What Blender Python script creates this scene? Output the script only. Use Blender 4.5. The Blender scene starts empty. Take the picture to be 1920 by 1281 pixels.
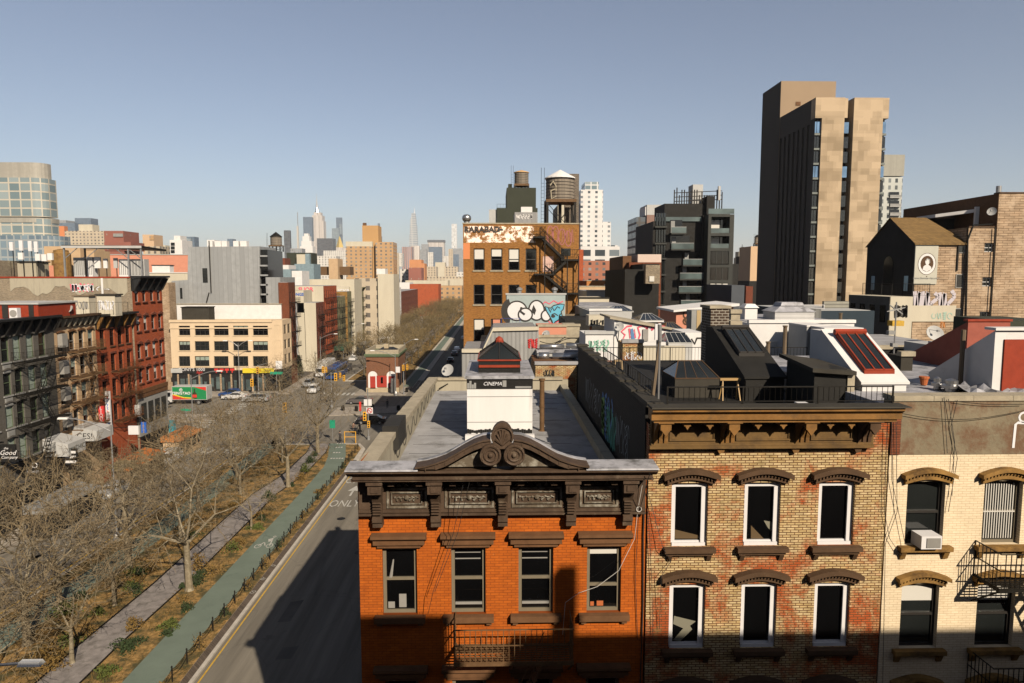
import bpy, math, random
from math import sin, cos, tan, radians as rad, pi, sqrt, atan2, floor
from mathutils import Vector, Matrix
random.seed(7)
D = bpy.data
SC = bpy.context.scene
COL = SC.collection
R = random.random
def U(a, b): return a + (b - a) * random.random()

CAMH = 24.0; FPX = 1280.0; PITCH = rad(5.4); YAW = rad(1.34)
cam = D.objects.new('camera', D.cameras.new('camera')); COL.objects.link(cam)
cam.location = (0, 0, CAMH); cam.rotation_euler = (pi/2 - PITCH, 0, -YAW)
cam.data.sensor_width = 36; cam.data.lens = 24.0; cam.data.clip_end = 30000; cam.data.clip_start = .2
SC.camera = cam
_F = Vector((sin(YAW)*cos(PITCH), cos(YAW)*cos(PITCH), -sin(PITCH)))
_R = Vector((cos(YAW), -sin(YAW), 0)); _U = Vector((sin(YAW)*sin(PITCH), cos(YAW)*sin(PITCH), cos(PITCH)))
def ray(u, v): return _F + _R*((u-960)/FPX) + _U*((640.5-v)/FPX)
def WY(u, v, y): r = ray(u, v); return Vector((0, 0, CAMH)) + r*(y/r.y)
def WX(u, v, x): r = ray(u, v); return Vector((0, 0, CAMH)) + r*(x/r.x)
def WZ(u, v, z=0.0): r = ray(u, v); return Vector((0, 0, CAMH)) + r*((z-CAMH)/r.z)

SUN_AZ = 26.0; SUN_EL = 33.5     # degrees east of straight behind the camera
w = D.worlds.new('World'); SC.world = w; w.use_nodes = True
nt = w.node_tree; bg = nt.nodes['Background']
sky = nt.nodes.new('ShaderNodeTexSky'); sky.sky_type = 'NISHITA'; sky.sun_disc = False
sky.sun_elevation = rad(SUN_EL); sky.sun_rotation = rad(180 - SUN_AZ)
sky.altitude = 0; sky.air_density = 1.0; sky.dust_density = .8; sky.ozone_density = 2.5
hs = nt.nodes.new('ShaderNodeHueSaturation'); hs.inputs['Saturation'].default_value = .75; hs.inputs['Value'].default_value = .88
nt.links.new(sky.outputs[0], hs.inputs['Color']); tm = nt.nodes.new('ShaderNodeMix'); tm.data_type = 'RGBA'; tm.blend_type = 'MULTIPLY'; tm.inputs[0].default_value = 1; tm.inputs[7].default_value = (1.0, .985, 1.0, 1); nt.links.new(hs.outputs[0], tm.inputs[6]); nt.links.new(tm.outputs[2], bg.inputs[0])
bg.inputs[1].default_value = .05
sl = D.lights.new('sun', 'SUN'); sl.energy = 5.0; sl.angle = rad(.5); sl.color = (1, .86, .68)
so = D.objects.new('sun', sl); COL.objects.link(so)
_sd = Vector((sin(rad(SUN_AZ))*cos(rad(SUN_EL)), -cos(rad(SUN_AZ))*cos(rad(SUN_EL)), sin(rad(SUN_EL))))
so.rotation_euler = _sd.to_track_quat('Z', 'Y').to_euler(); so.location = (30, -40, 60)
SC.view_settings.view_transform = 'Standard'; SC.view_settings.look = 'None'
SC.view_settings.exposure = 1.1; SC.view_settings.gamma = 1
SC.cycles.max_bounces = 5; SC.cycles.diffuse_bounces = 1; SC.cycles.glossy_bounces = 2; SC.cycles.transparent_max_bounces = 6
SC.cycles.volume_bounces = 0; SC.cycles.use_denoising = True

class NT:
    def __init__(s, name):
        s.m = D.materials.new(name); s.m.use_nodes = True; s.t = s.m.node_tree
        s.b = s.t.nodes['Principled BSDF']; s.co = None
    def n(s, typ, **kw):
        x = s.t.nodes.new('ShaderNode' + typ)
        for k, v in kw.items():
            if k.startswith('i_'):
                k2 = k[2:]; k2 = int(k2) if k2.isdigit() else k2.replace('_', ' ')
                s.set(x.inputs[k2], v)
            else: setattr(x, k, v)
        return x
    def set(s, inp, v):
        if isinstance(v, bpy.types.NodeSocket): s.t.links.new(v, inp)
        elif isinstance(v, (tuple, list)) and len(v) == 3 and inp.type == 'RGBA': inp.default_value = (*v, 1)
        else: inp.default_value = v
    def obj(s):
        if not s.co: s.co = s.n('TexCoord').outputs['Object']
        return s.co
    def wallv(s):
        sp = s.n('SeparateXYZ', i_0=s.obj()); a = s.n('Math', operation='ADD', i_0=sp.outputs[0], i_1=sp.outputs[1])
        return s.n('CombineXYZ', i_0=a.outputs[0], i_1=sp.outputs[2]).outputs[0]
    def noise(s, scale, detail=4, rough=.6, vec=None, dist=0):
        return s.n('TexNoise', i_Vector=vec or s.obj(), i_Scale=scale, i_Detail=detail, i_Roughness=rough, i_Distortion=dist).outputs[0]
    def ramp(s, fac, a, b):
        return s.n('MapRange', i_0=fac, i_1=a, i_2=b).outputs[0]
    def mix(s, fac, c1, c2, mode='MIX'):
        x = s.n('Mix', data_type='RGBA', blend_type=mode)
        s.set(x.inputs[0], fac); s.set(x.inputs[6], c1); s.set(x.inputs[7], c2)
        return x.outputs[2]
    def bump(s, h, strength=.3, dist=.02):
        s.set(s.b.inputs['Normal'], s.n('Bump', i_Height=h, i_Strength=strength, i_Distance=dist).outputs[0])
    def out(s, col, rough=.8, metal=0, spec=None):
        s.set(s.b.inputs['Base Color'], col); s.set(s.b.inputs['Roughness'], rough); s.set(s.b.inputs['Metallic'], metal)
        if spec is not None: s.b.inputs['Specular IOR Level'].default_value = spec
        return s.m

def mul(c, k): return tuple(min(1, x*k) for x in c)
def paint(name, c, rough=.75, var=.22, scale=1.5, c2=None, thr=(.55, .7), metal=0, bump=.15, streak=False, spec=.15, patch=1.2):
    s = NT(name); c = mul(c, KA); c2 = mul(c2, KA) if c2 else None
    v = s.obj()
    if streak: v = s.n('Mapping', i_Vector=v, i_Scale=(1, 1, .12)).outputs[0]
    n1 = s.noise(scale, 6, .65, v)
    col = s.mix(s.ramp(n1, .3, .7), mul(c, 1-var), mul(c, 1+var*.6))
    if c2: col = s.mix(s.ramp(s.noise(patch, 7, .7, v), *thr), col, c2)
    if bump: s.bump(s.noise(14, 4), bump, .02)
    return s.out(col, rough, metal, spec)
def brick(name, c1, c2, mortar, bw=.215, bh=.0675, ms=.011, patches=(), rough=.85, bump=.5, var=.3, msm=.1):
    s = NT(name); v = s.wallv(); c1, c2, mortar = mul(c1, KA), mul(c2, KA), mul(mortar, KA); patches = [(mul(q[0], KA), *q[1:]) for q in patches]
    b = s.n('TexBrick', i_Vector=v, i_Scale=1.0, i_Brick_Width=bw, i_Row_Height=bh, i_Mortar_Size=ms, i_Mortar_Smooth=msm, i_Color1=c1, i_Color2=c2, i_Mortar=mortar, i_Bias=0.0)
    b.offset = .5
    col = b.outputs[0]
    wn = s.n('TexNoise', i_Vector=s.n('Mapping', i_Vector=v, i_Scale=(1/bw, 1/bh, 1)).outputs[0], i_Scale=.9, i_Detail=1.0).outputs[0]
    col = s.mix(s.ramp(wn, .35, .65), col, s.mix(1.0, col, (1-var, 1-var, 1-var), 'MULTIPLY'))
    for (pc, sc, a, b2, keep) in patches:
        f = s.ramp(s.noise(sc, 8, .72, v, .3), a, b2)
        if keep:   # the patch takes the brick faces only, mortar joints stay visible
            inv = s.n('Math', operation='SUBTRACT', i_0=1.0, i_1=b.outputs[1]).outputs[0]
            f = s.n('Math', operation='MULTIPLY', i_0=f, i_1=inv).outputs[0]
        col = s.mix(f, col, pc)
    n2 = s.noise(.5, 5, .6)
    col = s.mix(s.ramp(n2, .3, .75), s.mix(1.0, col, (.78, .78, .78), 'MULTIPLY'), col)
    if bump:
        h = s.n('Math', operation='SUBTRACT', i_0=s.n('Math', operation='MULTIPLY', i_0=s.noise(30, 3), i_1=.4).outputs[0], i_1=b.outputs[1]).outputs[0]
        s.bump(h, bump, .012)
    return s.out(col, rough, 0, .15)
def ribbed(name, c, pitch=.3, rough=.45, metal=.3, axis='wall', depth=.03, var=.12, dark=.75, width=.12):
    s = NT(name); v = s.wallv(); c = mul(c, KA)
    sp = s.n('SeparateXYZ', i_0=v)
    fr = s.n('Math', operation='FRACT', i_0=s.n('Math', operation='DIVIDE', i_0=sp.outputs[0 if axis == 'wall' else 1], i_1=pitch).outputs[0]).outputs[0]
    line = s.n('Math', operation='LESS_THAN', i_0=fr, i_1=width).outputs[0]
    pan = s.n('TexWhiteNoise', noise_dimensions='1D', i_W=s.n('Math', operation='FLOOR', i_0=s.n('Math', operation='DIVIDE', i_0=sp.outputs[0], i_1=pitch).outputs[0]).outputs[0]).outputs[0]
    col = s.mix(pan, mul(c, 1-var), mul(c, 1+var))
    col = s.mix(s.ramp(s.noise(.8, 5), .35, .75), col, mul(c, .85))
    col = s.mix(line, col, mul(c, dark)); s.bump(line, .6, depth)
    return s.out(col, rough, metal)
def flat(name, c, rough=.6, metal=0, spec=.4): return NT(name).out(mul(c, KA), rough, metal, spec)
def glass(name, c=(.012, .014, .016), rough=.06, spec=.5):
    s = NT(name); n = s.noise(.35, 3, .5)
    s.bump(s.noise(.9, 2), .04, .05)
    return s.out(s.mix(s.ramp(n, .35, .7), c, mul(c, 2.2)), rough, 0, spec)
def gridwall(name, wall, win, fw, fh, ww=.5, wh=.5, win2=None, rough=.7, band=None, bandp=0):
    """a far-off facade: rows of windows as a pattern of the wall, with real metre pitch"""
    s = NT(name); v = s.wallv(); wall, win = mul(wall, KA), mul(win, KA); win2 = mul(win2, KA) if win2 else None; sp = s.n('SeparateXYZ', i_0=v)
    def cell(o, pitch, frac):
        d = s.n('Math', operation='DIVIDE', i_0=o, i_1=pitch).outputs[0]
        f = s.n('Math', operation='FRACT', i_0=d).outputs[0]
        a = s.n('Math', operation='ABSOLUTE', i_0=s.n('Math', operation='SUBTRACT', i_0=f, i_1=.5).outputs[0]).outputs[0]
        return s.n('Math', operation='LESS_THAN', i_0=a, i_1=frac/2).outputs[0], s.n('Math', operation='FLOOR', i_0=d).outputs[0]
    a, ia = cell(sp.outputs[0], fw, ww); b, ib = cell(sp.outputs[1], fh, wh)
    m = s.n('Math', operation='MULTIPLY', i_0=a, i_1=b).outputs[0]
    nz = s.n('SeparateXYZ', i_0=s.n('NewGeometry').outputs['Normal']).outputs[2]
    m = s.n('Math', operation='MULTIPLY', i_0=m, i_1=s.n('Math', operation='LESS_THAN', i_0=nz, i_1=.5).outputs[0]).outputs[0]
    wn = s.n('TexWhiteNoise', noise_dimensions='2D', i_Vector=s.n('CombineXYZ', i_0=ia, i_1=ib).outputs[0]).outputs[0]
    wc = s.mix(wn, win, win2 or mul(win, 2.5))
    base = s.mix(s.ramp(s.noise(.12, 4), .3, .7), mul(wall, .88), mul(wall, 1.08))
    rr = s.n('MapRange', i_0=m, i_3=rough, i_4=.15).outputs[0]
    return s.out(s.mix(m, base, wc), rr)

HAZE = 6.5e-5
KA = .54   # painted and masonry surfaces are a little darker than their bright sunlit look
M = {}
def mm(k, f, *a, **kw): M[k] = f(k, *a, **kw); return M[k]

WL = {}      # world location of every root, so children may be built in world coordinates
def tag(o, label=None, cat=None, group=None, kind=None):
    if label: o['label'] = label
    if cat: o['category'] = cat
    if group: o['group'] = group
    if kind: o['kind'] = kind
    return o
def thing(name, label, cat, loc=(0, 0, 0), rz=0.0, group=None):
    o = D.objects.new(name, None); COL.objects.link(o); o.empty_display_size = .3
    o.location = loc; o.rotation_euler = (0, 0, rz); WL[o.name] = (Vector(loc), rz)
    return tag(o, label, cat, group)
class MB:
    def __init__(s): s.v = []; s.f = []; s.m = []; s.slot = 0
    def face(s, pts, m=None):
        i = len(s.v); s.v += [tuple(p) for p in pts]; s.f.append(tuple(range(i, i+len(pts)))); s.m.append(s.slot if m is None else m); return s
    def mesh(s, vs, fs, m=None):
        i = len(s.v); s.v += [tuple(p) for p in vs]
        for f in fs: s.f.append(tuple(i+j for j in f)); s.m.append(s.slot if m is None else m)
        return s
    def box(s, x0, x1, y0, y1, z0, z1, m=None):
        if x0 > x1: x0, x1 = x1, x0
        if y0 > y1: y0, y1 = y1, y0
        if z0 > z1: z0, z1 = z1, z0
        v = [(x0,y0,z0),(x1,y0,z0),(x1,y1,z0),(x0,y1,z0),(x0,y0,z1),(x1,y0,z1),(x1,y1,z1),(x0,y1,z1)]
        return s.mesh(v, [(0,3,2,1),(4,5,6,7),(0,1,5,4),(1,2,6,5),(2,3,7,6),(3,0,4,7)], m)
    def hexa(s, b, t, m=None):   # bottom 4 points, top 4 points, both counter-clockwise from above
        return s.mesh(list(b)+list(t), [(0,3,2,1),(4,5,6,7),(0,1,5,4),(1,2,6,5),(2,3,7,6),(3,0,4,7)], m)
    def taper(s, x0, x1, y0, y1, z0, z1, k, m=None, ky=None):    # box whose top is inset by k
        ky = k if ky is None else ky
        return s.hexa([(x0,y0,z0),(x1,y0,z0),(x1,y1,z0),(x0,y1,z0)], [(x0+k,y0+ky,z1),(x1-k,y0+ky,z1),(x1-k,y1-ky,z1),(x0+k,y1-ky,z1)], m)
    def prism(s, pts, y0, y1, m=None):      # outline in (x, z), extruded in y
        n = len(pts)
        a = sum(pts[i][0]*pts[(i+1) % n][1]-pts[(i+1) % n][0]*pts[i][1] for i in range(n))
        if a < 0: pts = pts[::-1]
        if y0 > y1: y0, y1 = y1, y0
        v = [(p[0], y0, p[1]) for p in pts]+[(p[0], y1, p[1]) for p in pts]
        return s.mesh(v, [tuple(range(n)), tuple(range(2*n-1, n-1, -1))]+[(i, n+i, n+(i+1) % n, (i+1) % n) for i in range(n)], m)
    def prismx(s, pts, x0, x1, m=None):     # outline in (y, z), extruded in x
        n = len(pts)
        a = sum(pts[i][0]*pts[(i+1) % n][1]-pts[(i+1) % n][0]*pts[i][1] for i in range(n))
        if a > 0: pts = pts[::-1]
        if x0 > x1: x0, x1 = x1, x0
        v = [(x0, p[0], p[1]) for p in pts]+[(x1, p[0], p[1]) for p in pts]
        return s.mesh(v, [tuple(range(n)), tuple(range(2*n-1, n-1, -1))]+[(i, n+i, n+(i+1) % n, (i+1) % n) for i in range(n)], m)
    def prismz(s, pts, z0, z1, m=None):     # outline in (x, y)
        n = len(pts)
        a = sum(pts[i][0]*pts[(i+1) % n][1]-pts[(i+1) % n][0]*pts[i][1] for i in range(n))
        if a < 0: pts = pts[::-1]
        v = [(p[0], p[1], z0) for p in pts]+[(p[0], p[1], z1) for p in pts]
        return s.mesh(v, [tuple(range(n-1, -1, -1)), tuple(range(n, 2*n))]+[(i, (i+1) % n, n+(i+1) % n, n+i) for i in range(n)], m)
    def tube(s, p, q, r, r2=None, n=6, m=None, cap=True):
        p = Vector(p); q = Vector(q); r2 = r if r2 is None else r2
        d = q-p
        if d.length < 1e-6: return s
        d.normalize(); a = d.orthogonal().normalized(); b = d.cross(a)
        v = []
        for c, rr in ((p, r), (q, r2)):
            for i in range(n):
                t = 2*pi*i/n; v.append(c + a*(rr*cos(t)) + b*(rr*sin(t)))
        f = [(i, (i+1) % n, n+(i+1) % n, n+i) for i in range(n)]
        if cap: f += [tuple(range(n-1, -1, -1)), tuple(range(n, 2*n))]
        return s.mesh(v, f, m)
    def path(s, pts, r, n=5, m=None):
        for a, b in zip(pts, pts[1:]): s.tube(a, b, r, n=n, m=m)
        return s
    def ring(s, c, rad_, r, axis='y', n=14, m=None, a0=0, a1=2*pi):
        c = Vector(c); pts = []
        for i in range(n+1):
            t = a0+(a1-a0)*i/n
            o = {'y': (cos(t), 0, sin(t)), 'z': (cos(t), sin(t), 0), 'x': (0, cos(t), sin(t))}[axis]
            pts.append(c+Vector(o)*rad_)
        return s.path(pts, r, 5, m)
    def lathe(s, c, prof, n=16, m=None, cap=True):    # prof: (radius, z) from bottom to top
        v = []
        for (r, z) in prof:
            for i in range(n): t = 2*pi*i/n; v.append((c[0]+r*cos(t), c[1]+r*sin(t), c[2]+z))
        f = [(k*n+i, k*n+(i+1) % n, (k+1)*n+(i+1) % n, (k+1)*n+i) for k in range(len(prof)-1) for i in range(n)]
        if cap: f += [tuple(range(n-1, -1, -1)), tuple(range((len(prof)-1)*n, len(prof)*n))]
        return s.mesh(v, f, m)
    def disc(s, c, r, th=.03, axis='y', n=20, m=None, rz=1.0):
        pts = [(r*cos(2*pi*i/n), r*rz*sin(2*pi*i/n)) for i in range(n)]
        if axis == 'y': return s.prism([(c[0]+a, c[2]+b) for a, b in pts], c[1]-th/2, c[1]+th/2, m)
        if axis == 'x': return s.prismx([(c[1]+a, c[2]+b) for a, b in pts], c[0]-th/2, c[0]+th/2, m)
        return s.prismz([(c[0]+a, c[1]+b) for a, b in pts], c[2]-th/2, c[2]+th/2, m)
    def ball(s, c, r, n=8, m=None, sz=1.0):
        return s.lathe(c, [(max(.001, r*sin(pi*k/n)), -r*sz*cos(pi*k/n)) for k in range(n+1)], n+2, m)
    def wall(s, O, Ux, N, w, h, holes=(), rev=.22, m=None, rm=None):
        """wall face with real rectangular openings; holes are (x0, x1, z0, z1) with optional arch rise"""
        O = Vector(O); Ux = Vector(Ux); N = Vector(N); Z = Vector((0, 0, 1))
        P = lambda x, z, n=0: O+Ux*x+Z*z+N*n
        xs = sorted({0, w, *[min(w, max(0, q)) for hh in holes for q in hh[:2]]}); zs = sorted({0, h, *[min(h, max(0, q)) for hh in holes for q in hh[2:4]]})
        for zi in range(len(zs)-1):
            z0, z1 = zs[zi], zs[zi+1]; zc = (z0+z1)/2; run = None
            for xi in range(len(xs)-1):
                xc = (xs[xi]+xs[xi+1])/2
                inh = any(a < xc < b and c < zc < d for a, b, c, d in [q[:4] for q in holes])
                if not inh and run is None: run = xs[xi]
                if run is not None and (inh or xi == len(xs)-2):
                    e = xs[xi] if inh else xs[xi+1]
                    s.face([P(run, z0), P(e, z0), P(e, z1), P(run, z1)], m); run = None
        for q in holes:
            a, b, c, d = q[:4]; k = rm if rm is not None else m
            s.face([P(a, c), P(a, c, -rev), P(a, d, -rev), P(a, d)][::-1], k); s.face([P(b, c), P(b, c, -rev), P(b, d, -rev), P(b, d)], k)
            s.face([P(a, c), P(b, c), P(b, c, -rev), P(a, c, -rev)][::-1], k); s.face([P(a, d), P(b, d), P(b, d, -rev), P(a, d, -rev)], k)
        return s
    def build(s, name, mats, parent=None, smooth=False, world=True, base=None):
        me = D.meshes.new(name)
        if not isinstance(mats, (list, tuple)): mats = [mats]
        off = Vector((0, 0, 0)); rz = 0
        if parent is not None:
            if world: off, rz = WL[parent.name]
        elif base is not None: off = Vector(base)
        elif s.v:
            xs = [p[0] for p in s.v]; ys = [p[1] for p in s.v]; zs = [p[2] for p in s.v]
            off = Vector(((min(xs)+max(xs))/2, (min(ys)+max(ys))/2, min(zs)))
        if rz: Ri = Matrix.Rotation(-rz, 3, 'Z'); vs = [Ri @ (Vector(p)-off) for p in s.v]
        else: vs = [(p[0]-off[0], p[1]-off[1], p[2]-off[2]) for p in s.v]
        me.from_pydata(vs, [], s.f)
        for x in mats: me.materials.append(M[x] if isinstance(x, str) else x)
        if len(mats) > 1: me.polygons.foreach_set('material_index', s.m)
        if smooth: me.polygons.foreach_set('use_smooth', [True]*len(s.f))
        me.update()
        o = D.objects.new(name, me); COL.objects.link(o)
        if parent is not None: o.parent = parent; WL[o.name] = WL[parent.name] if world else WL.get(parent.name, (Vector(), 0))
        else: o.location = off; WL[o.name] = (off, 0)
        return o
def copy_tree(o, parent=None):
    c = o.copy(); COL.objects.link(c)
    if parent is not None: c.parent = parent
    if o.name in WL: WL[c.name] = WL[o.name]
    for ch in o.children: copy_tree(ch, c)
    return c
def local(parent, loc):   # loc given in the parent's own frame
    return loc
TXT = {}
def text(s, size, mat, parent, loc, rot=(pi/2, 0, 0), ext=.008, name='lettering', sx=1.0, align='CENTER', shear=0, bold=0, sp=1.0):
    """lettering turned into a mesh and placed in the parent's frame"""
    cu = D.curves.new(name, 'FONT'); cu.body = s; cu.size = size; cu.align_x = align; cu.align_y = 'CENTER'; cu.extrude = ext; cu.shear = shear; cu.offset = bold; cu.resolution_u = 2; cu.space_character = sp
    t = D.objects.new(name, cu); COL.objects.link(t)
    bpy.context.view_layer.update()
    me = D.meshes.new_from_object(t); D.objects.remove(t); D.curves.remove(cu)
    me.name = name; me.materials.clear(); me.materials.append(M[mat] if isinstance(mat, str) else mat)
    o = D.objects.new(name, me); COL.objects.link(o); o.parent = parent; o.location = loc; o.rotation_euler = rot; o.scale = (sx, 1, 1)
    return o
def scribble(mb, x0, x1, z0, z1, y, r=.03, n=5, seed=0, m=None, loops=True):
    """a hand-sprayed tag: a run of rounded letter-like strokes lying on a wall that faces -y"""
    rg = random.Random(seed); k = (x1-x0)/n
    for i in range(n):
        cx = x0+k*(i+.5); pts = []; a = rg.uniform(0, 6.28); zc = (z0+z1)/2; hh = (z1-z0)/2*rg.uniform(.7, 1)
        kind = rg.randrange(4)
        for j in range(9):
            t = j/8
            if kind == 0: px, pz = cos(a+t*5)*.42, sin(a+t*5)*.9
            elif kind == 1: px, pz = (-.4 if j % 2 else .4)*(1-.3*t), 1-2*t
            elif kind == 2: px, pz = -.4+.8*t, cos(t*9)*.9
            else: px, pz = sin(t*6.3)*.4, 1-2*t
            pts.append((cx+px*k, y, zc+pz*hh))
        for p, q in zip(pts, pts[1:]):
            dx, dz = q[0]-p[0], q[2]-p[2]; L = sqrt(dx*dx+dz*dz) or 1; nx, nz = -dz/L*r, dx/L*r
            mb.face([(p[0]-nx, y, p[2]-nz), (p[0]+nx, y, p[2]+nz), (q[0]+nx, y, q[2]+nz), (q[0]-nx, y, q[2]-nz)], m)
    return mb
def ribbon(mb, pts, r, y, m=None, close=False):
    """flat painted stroke on a wall facing -y; pts in (x, z)"""
    if close: pts = list(pts)+[pts[0]]
    L = []; Rr = []
    for i, p in enumerate(pts):
        a = pts[max(0, i-1)]; b = pts[min(len(pts)-1, i+1)]
        if close and i in (0, len(pts)-1): a = pts[-2]; b = pts[1]
        dx, dz = b[0]-a[0], b[1]-a[1]; l = sqrt(dx*dx+dz*dz) or 1; nx, nz = -dz/l*r, dx/l*r
        L.append((p[0]-nx, y, p[1]-nz)); Rr.append((p[0]+nx, y, p[1]+nz))
    for i in range(len(pts)-1): mb.face([L[i], L[i+1], Rr[i+1], Rr[i]], m)
    return mb
def blob(mb, pts, y, m=None):
    mb.face([(a, y, b) for a, b in pts], m); return mb
def ell(cx, cz, rx, rz, n=22, a0=0, a1=2*pi): return [(cx+rx*cos(a0+(a1-a0)*i/n), cz+rz*sin(a0+(a1-a0)*i/n)) for i in range(n+(0 if abs(a1-a0-2*pi) < 1e-6 else 1))]

WC = {}
def _cached(key, fn):
    if key not in WC: WC[key] = fn()
    return WC[key]
def _mk(name, mb, mats):
    me = D.meshes.new(name); me.from_pydata(mb.v, [], mb.f)
    for x in mats: me.materials.append(M[x] if isinstance(x, str) else x)
    if len(mats) > 1: me.polygons.foreach_set('material_index', mb.m)
    me.update(); return me
def put(name, me, parent, loc=(0, 0, 0), rz=0):
    o = D.objects.new(name, me); COL.objects.link(o); o.parent = parent; o.location = loc; o.rotation_euler = (0, 0, rz); return o
def win(parent, x, z, w, h, fr='frame_dark', pane='glass', style='sash', y=.16, sill=None, lint=None, blind=None, rz=0, t=.06, loc=None, ph=.5, lbl=None, bars=0):
    """a window in the parent's frame: part 'window' (its frame) with pane, blind, sill and lintel as sub-parts.
       x, z = lower left corner; wall face at y = 0, looking to -y"""
    def f():
        b = MB(); d = .07
        b.box(0, t, 0, d, 0, h); b.box(w-t, w, 0, d, 0, h); b.box(t, w-t, 0, d, 0, t); b.box(t, w-t, 0, d, h-t, h)
        if style == 'sash': b.box(t, w-t, .0, d-.01, h*ph-t*.45, h*ph+t*.45)
        if style == 'pair': b.box(w/2-t/2, w/2+t/2, 0, d, t, h-t)
        if style == 'tri':
            for k in (1, 2): b.box(w*k/3-t/2, w*k/3+t/2, 0, d, t, h-t)
            b.box(t, w-t, .01, d-.01, h*.5-t*.4, h*.5+t*.4)
        if bars:
            for k in range(1, bars): b.box(w*k/bars-t/3, w*k/bars+t/3, .005, d, t, h-t)
        return _mk('window', b, [fr])
    def g(): return _mk('pane', MB().face([(t*.5, .05, t*.5), (w-t*.5, .05, t*.5), (w-t*.5, .05, h-t*.5), (t*.5, .05, h-t*.5)]), [pane])
    o = put('window', _cached(('w', w, h, fr, style, t, ph, bars), f), parent, loc or (x, y, z), rz)
    if lbl: o['label'] = lbl
    put('pane', _cached(('p', w, h, pane, t), g), o)
    if blind:
        bz, mat = blind
        def bb(): return _mk('blind', MB().box(t, w-t, .035, .045, max(t, h*(1-bz)), h-t), [mat])
        put('blind', _cached(('b', w, h, bz, mat, t), bb), o)
    if sill:
        mat, ex, dp = sill
        def ss(): return _mk('sill', MB().box(-ex, w+ex, -dp, 0, -.14, -.004), [mat])
        q = put('sill', _cached(('s', w, mat, ex, dp), ss), o, (0, -y, 0))
    if lint:
        mat, ex, dp, lh, kind = lint
        def ll():
            b = MB()
            if kind == 'flat': b.box(-ex, w+ex, -dp, 0, .004, lh)
            elif kind == 'arch':
                n = 8; top = [(-ex+(w+2*ex)*i/n, lh*.45+lh*.75*sin(pi*i/n)) for i in range(n+1)]; bot = [(-ex*.4+(w+.8*ex)*i/n, -.02+lh*.5*sin(pi*i/n)) for i in range(n+1)]
                b.prism(top+bot[::-1], -dp, 0)
            elif kind == 'gable': b.prism([(-ex, .02), (w+ex, .02), (w+ex, .12), (w/2, lh), (-ex, .12)], -dp, 0)
            return _mk('lintel', b, [mat])
        put('lintel', _cached(('l', w, mat, ex, dp, lh, kind), ll), o, (0, -y, h))
    return o
mm('orange_brick', brick, (.60, .145, .014), (.50, .115, .011), (.30, .07, .010), .23, .075, .007, patches=[((.36, .08, .010), .7, .52, .72, 0), ((.22, .06, .015), 1.6, .62, .76, 0), ((.66, .24, .06), 2.4, .66, .72, 1)], var=.14, bump=.5)
mm('buff_brick', brick, (.82, .64, .36), (.64, .46, .21), (.18, .08, .035), .22, .07, .011, patches=[((.46, .10, .025), .55, .48, .58, 1), ((.30, .22, .09), 1.1, .56, .74, 0)], var=.3, bump=.8)
mm('cream_brick', brick, (.98, .82, .58), (.92, .76, .53), (.70, .55, .36), .22, .07, .007, patches=[((.55, .38, .18), 1.3, .60, .75, 0), ((.42, .13, .03), 1.9, .66, .71, 1)], var=.1, bump=.4)
mm('cornice_brown', paint, (.085, .055, .036), .65, .35, 3, c2=(.17, .13, .09), thr=(.58, .74), patch=2.2, bump=.4)
mm('cornice_panel', paint, (.13, .105, .075), .65, .4, 4, c2=(.32, .30, .25), thr=(.45, .62), patch=3.5, bump=.5)
mm('cornice_ochre', paint, (.25, .125, .035), .6, .3, 2, c2=(.12, .07, .03), thr=(.5, .7), patch=1.5, bump=.3)
mm('ochre_dull', paint, (.17, .10, .035), .65, .3, 2, c2=(.07, .045, .025), thr=(.5, .7))
mm('brownstone', paint, (.15, .075, .035), .8, .25, 3)
mm('brownstone_dark', paint, (.095, .055, .03), .8, .25, 3)
mm('yellow_stone', paint, (.30, .17, .05), .8, .35, 3, c2=(.09, .05, .02), thr=(.5, .65))
mm('render_patched', paint, (.24, .20, .135), .9, .2, 1.4, c2=(.17, .10, .06), thr=(.46, .62), patch=1.3, bump=.6)
mm('coping_stone', paint, (.40, .35, .26), .9, .25, 2.5, c2=(.16, .14, .11), thr=(.6, .8), bump=.4)
mm('parapet_wall', paint, (.42, .38, .29), .9, .25, 1.2, c2=(.20, .18, .14), thr=(.52, .75), streak=True, bump=.4)
mm('roof_grey', paint, (.36, .36, .37), .8, .25, .9, c2=(.19, .185, .18), thr=(.52, .7), patch=1.1, bump=.3)
mm('roof_silver', paint, (.40, .40, .43), .55, .35, 1.6, c2=(.12, .12, .12), thr=(.50, .64), bump=.4)
mm('roof_dark', paint, (.035, .033, .03), .8, .3, 1.2, bump=.3)
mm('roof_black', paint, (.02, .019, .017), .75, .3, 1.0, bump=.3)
mm('roof_olive', paint, (.048, .043, .034), .8, .2, 1.2, bump=.3)
mm('tar', paint, (.015, .014, .013), .7, .3, 6, bump=.4)
mm('white_paint', paint, (.74, .73, .72), .7, .08, 1.5, c2=(.45, .44, .42), thr=(.62, .85), streak=True, patch=1.3)
mm('white_wall', paint, (.72, .71, .70), .8, .1, 1.0, c2=(.48, .46, .43), thr=(.6, .85))
mm('white_trim', paint, (.72, .71, .72), .5, .05, 2, bump=.05)
mm('cream_wall', paint, (.58, .53, .42), .85, .12, .6, c2=(.42, .37, .28), thr=(.55, .8), streak=True)
mm('grey_wall', paint, (.30, .30, .29), .85, .15, .8)
mm('lightgrey', paint, (.46, .46, .45), .7, .12, 1)
mm('frame_dark', flat, (.022, .019, .016), .5)
mm('frame_taupe', paint, (.20, .17, .12), .55, .1, 3, bump=.05)
mm('frame_grey', paint, (.30, .29, .27), .5, .1, 3, bump=.05)
mm('frame_green', flat, (.05, .06, .045), .5)
mm('glass', glass, (.0014, .0015, .0017))
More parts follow.
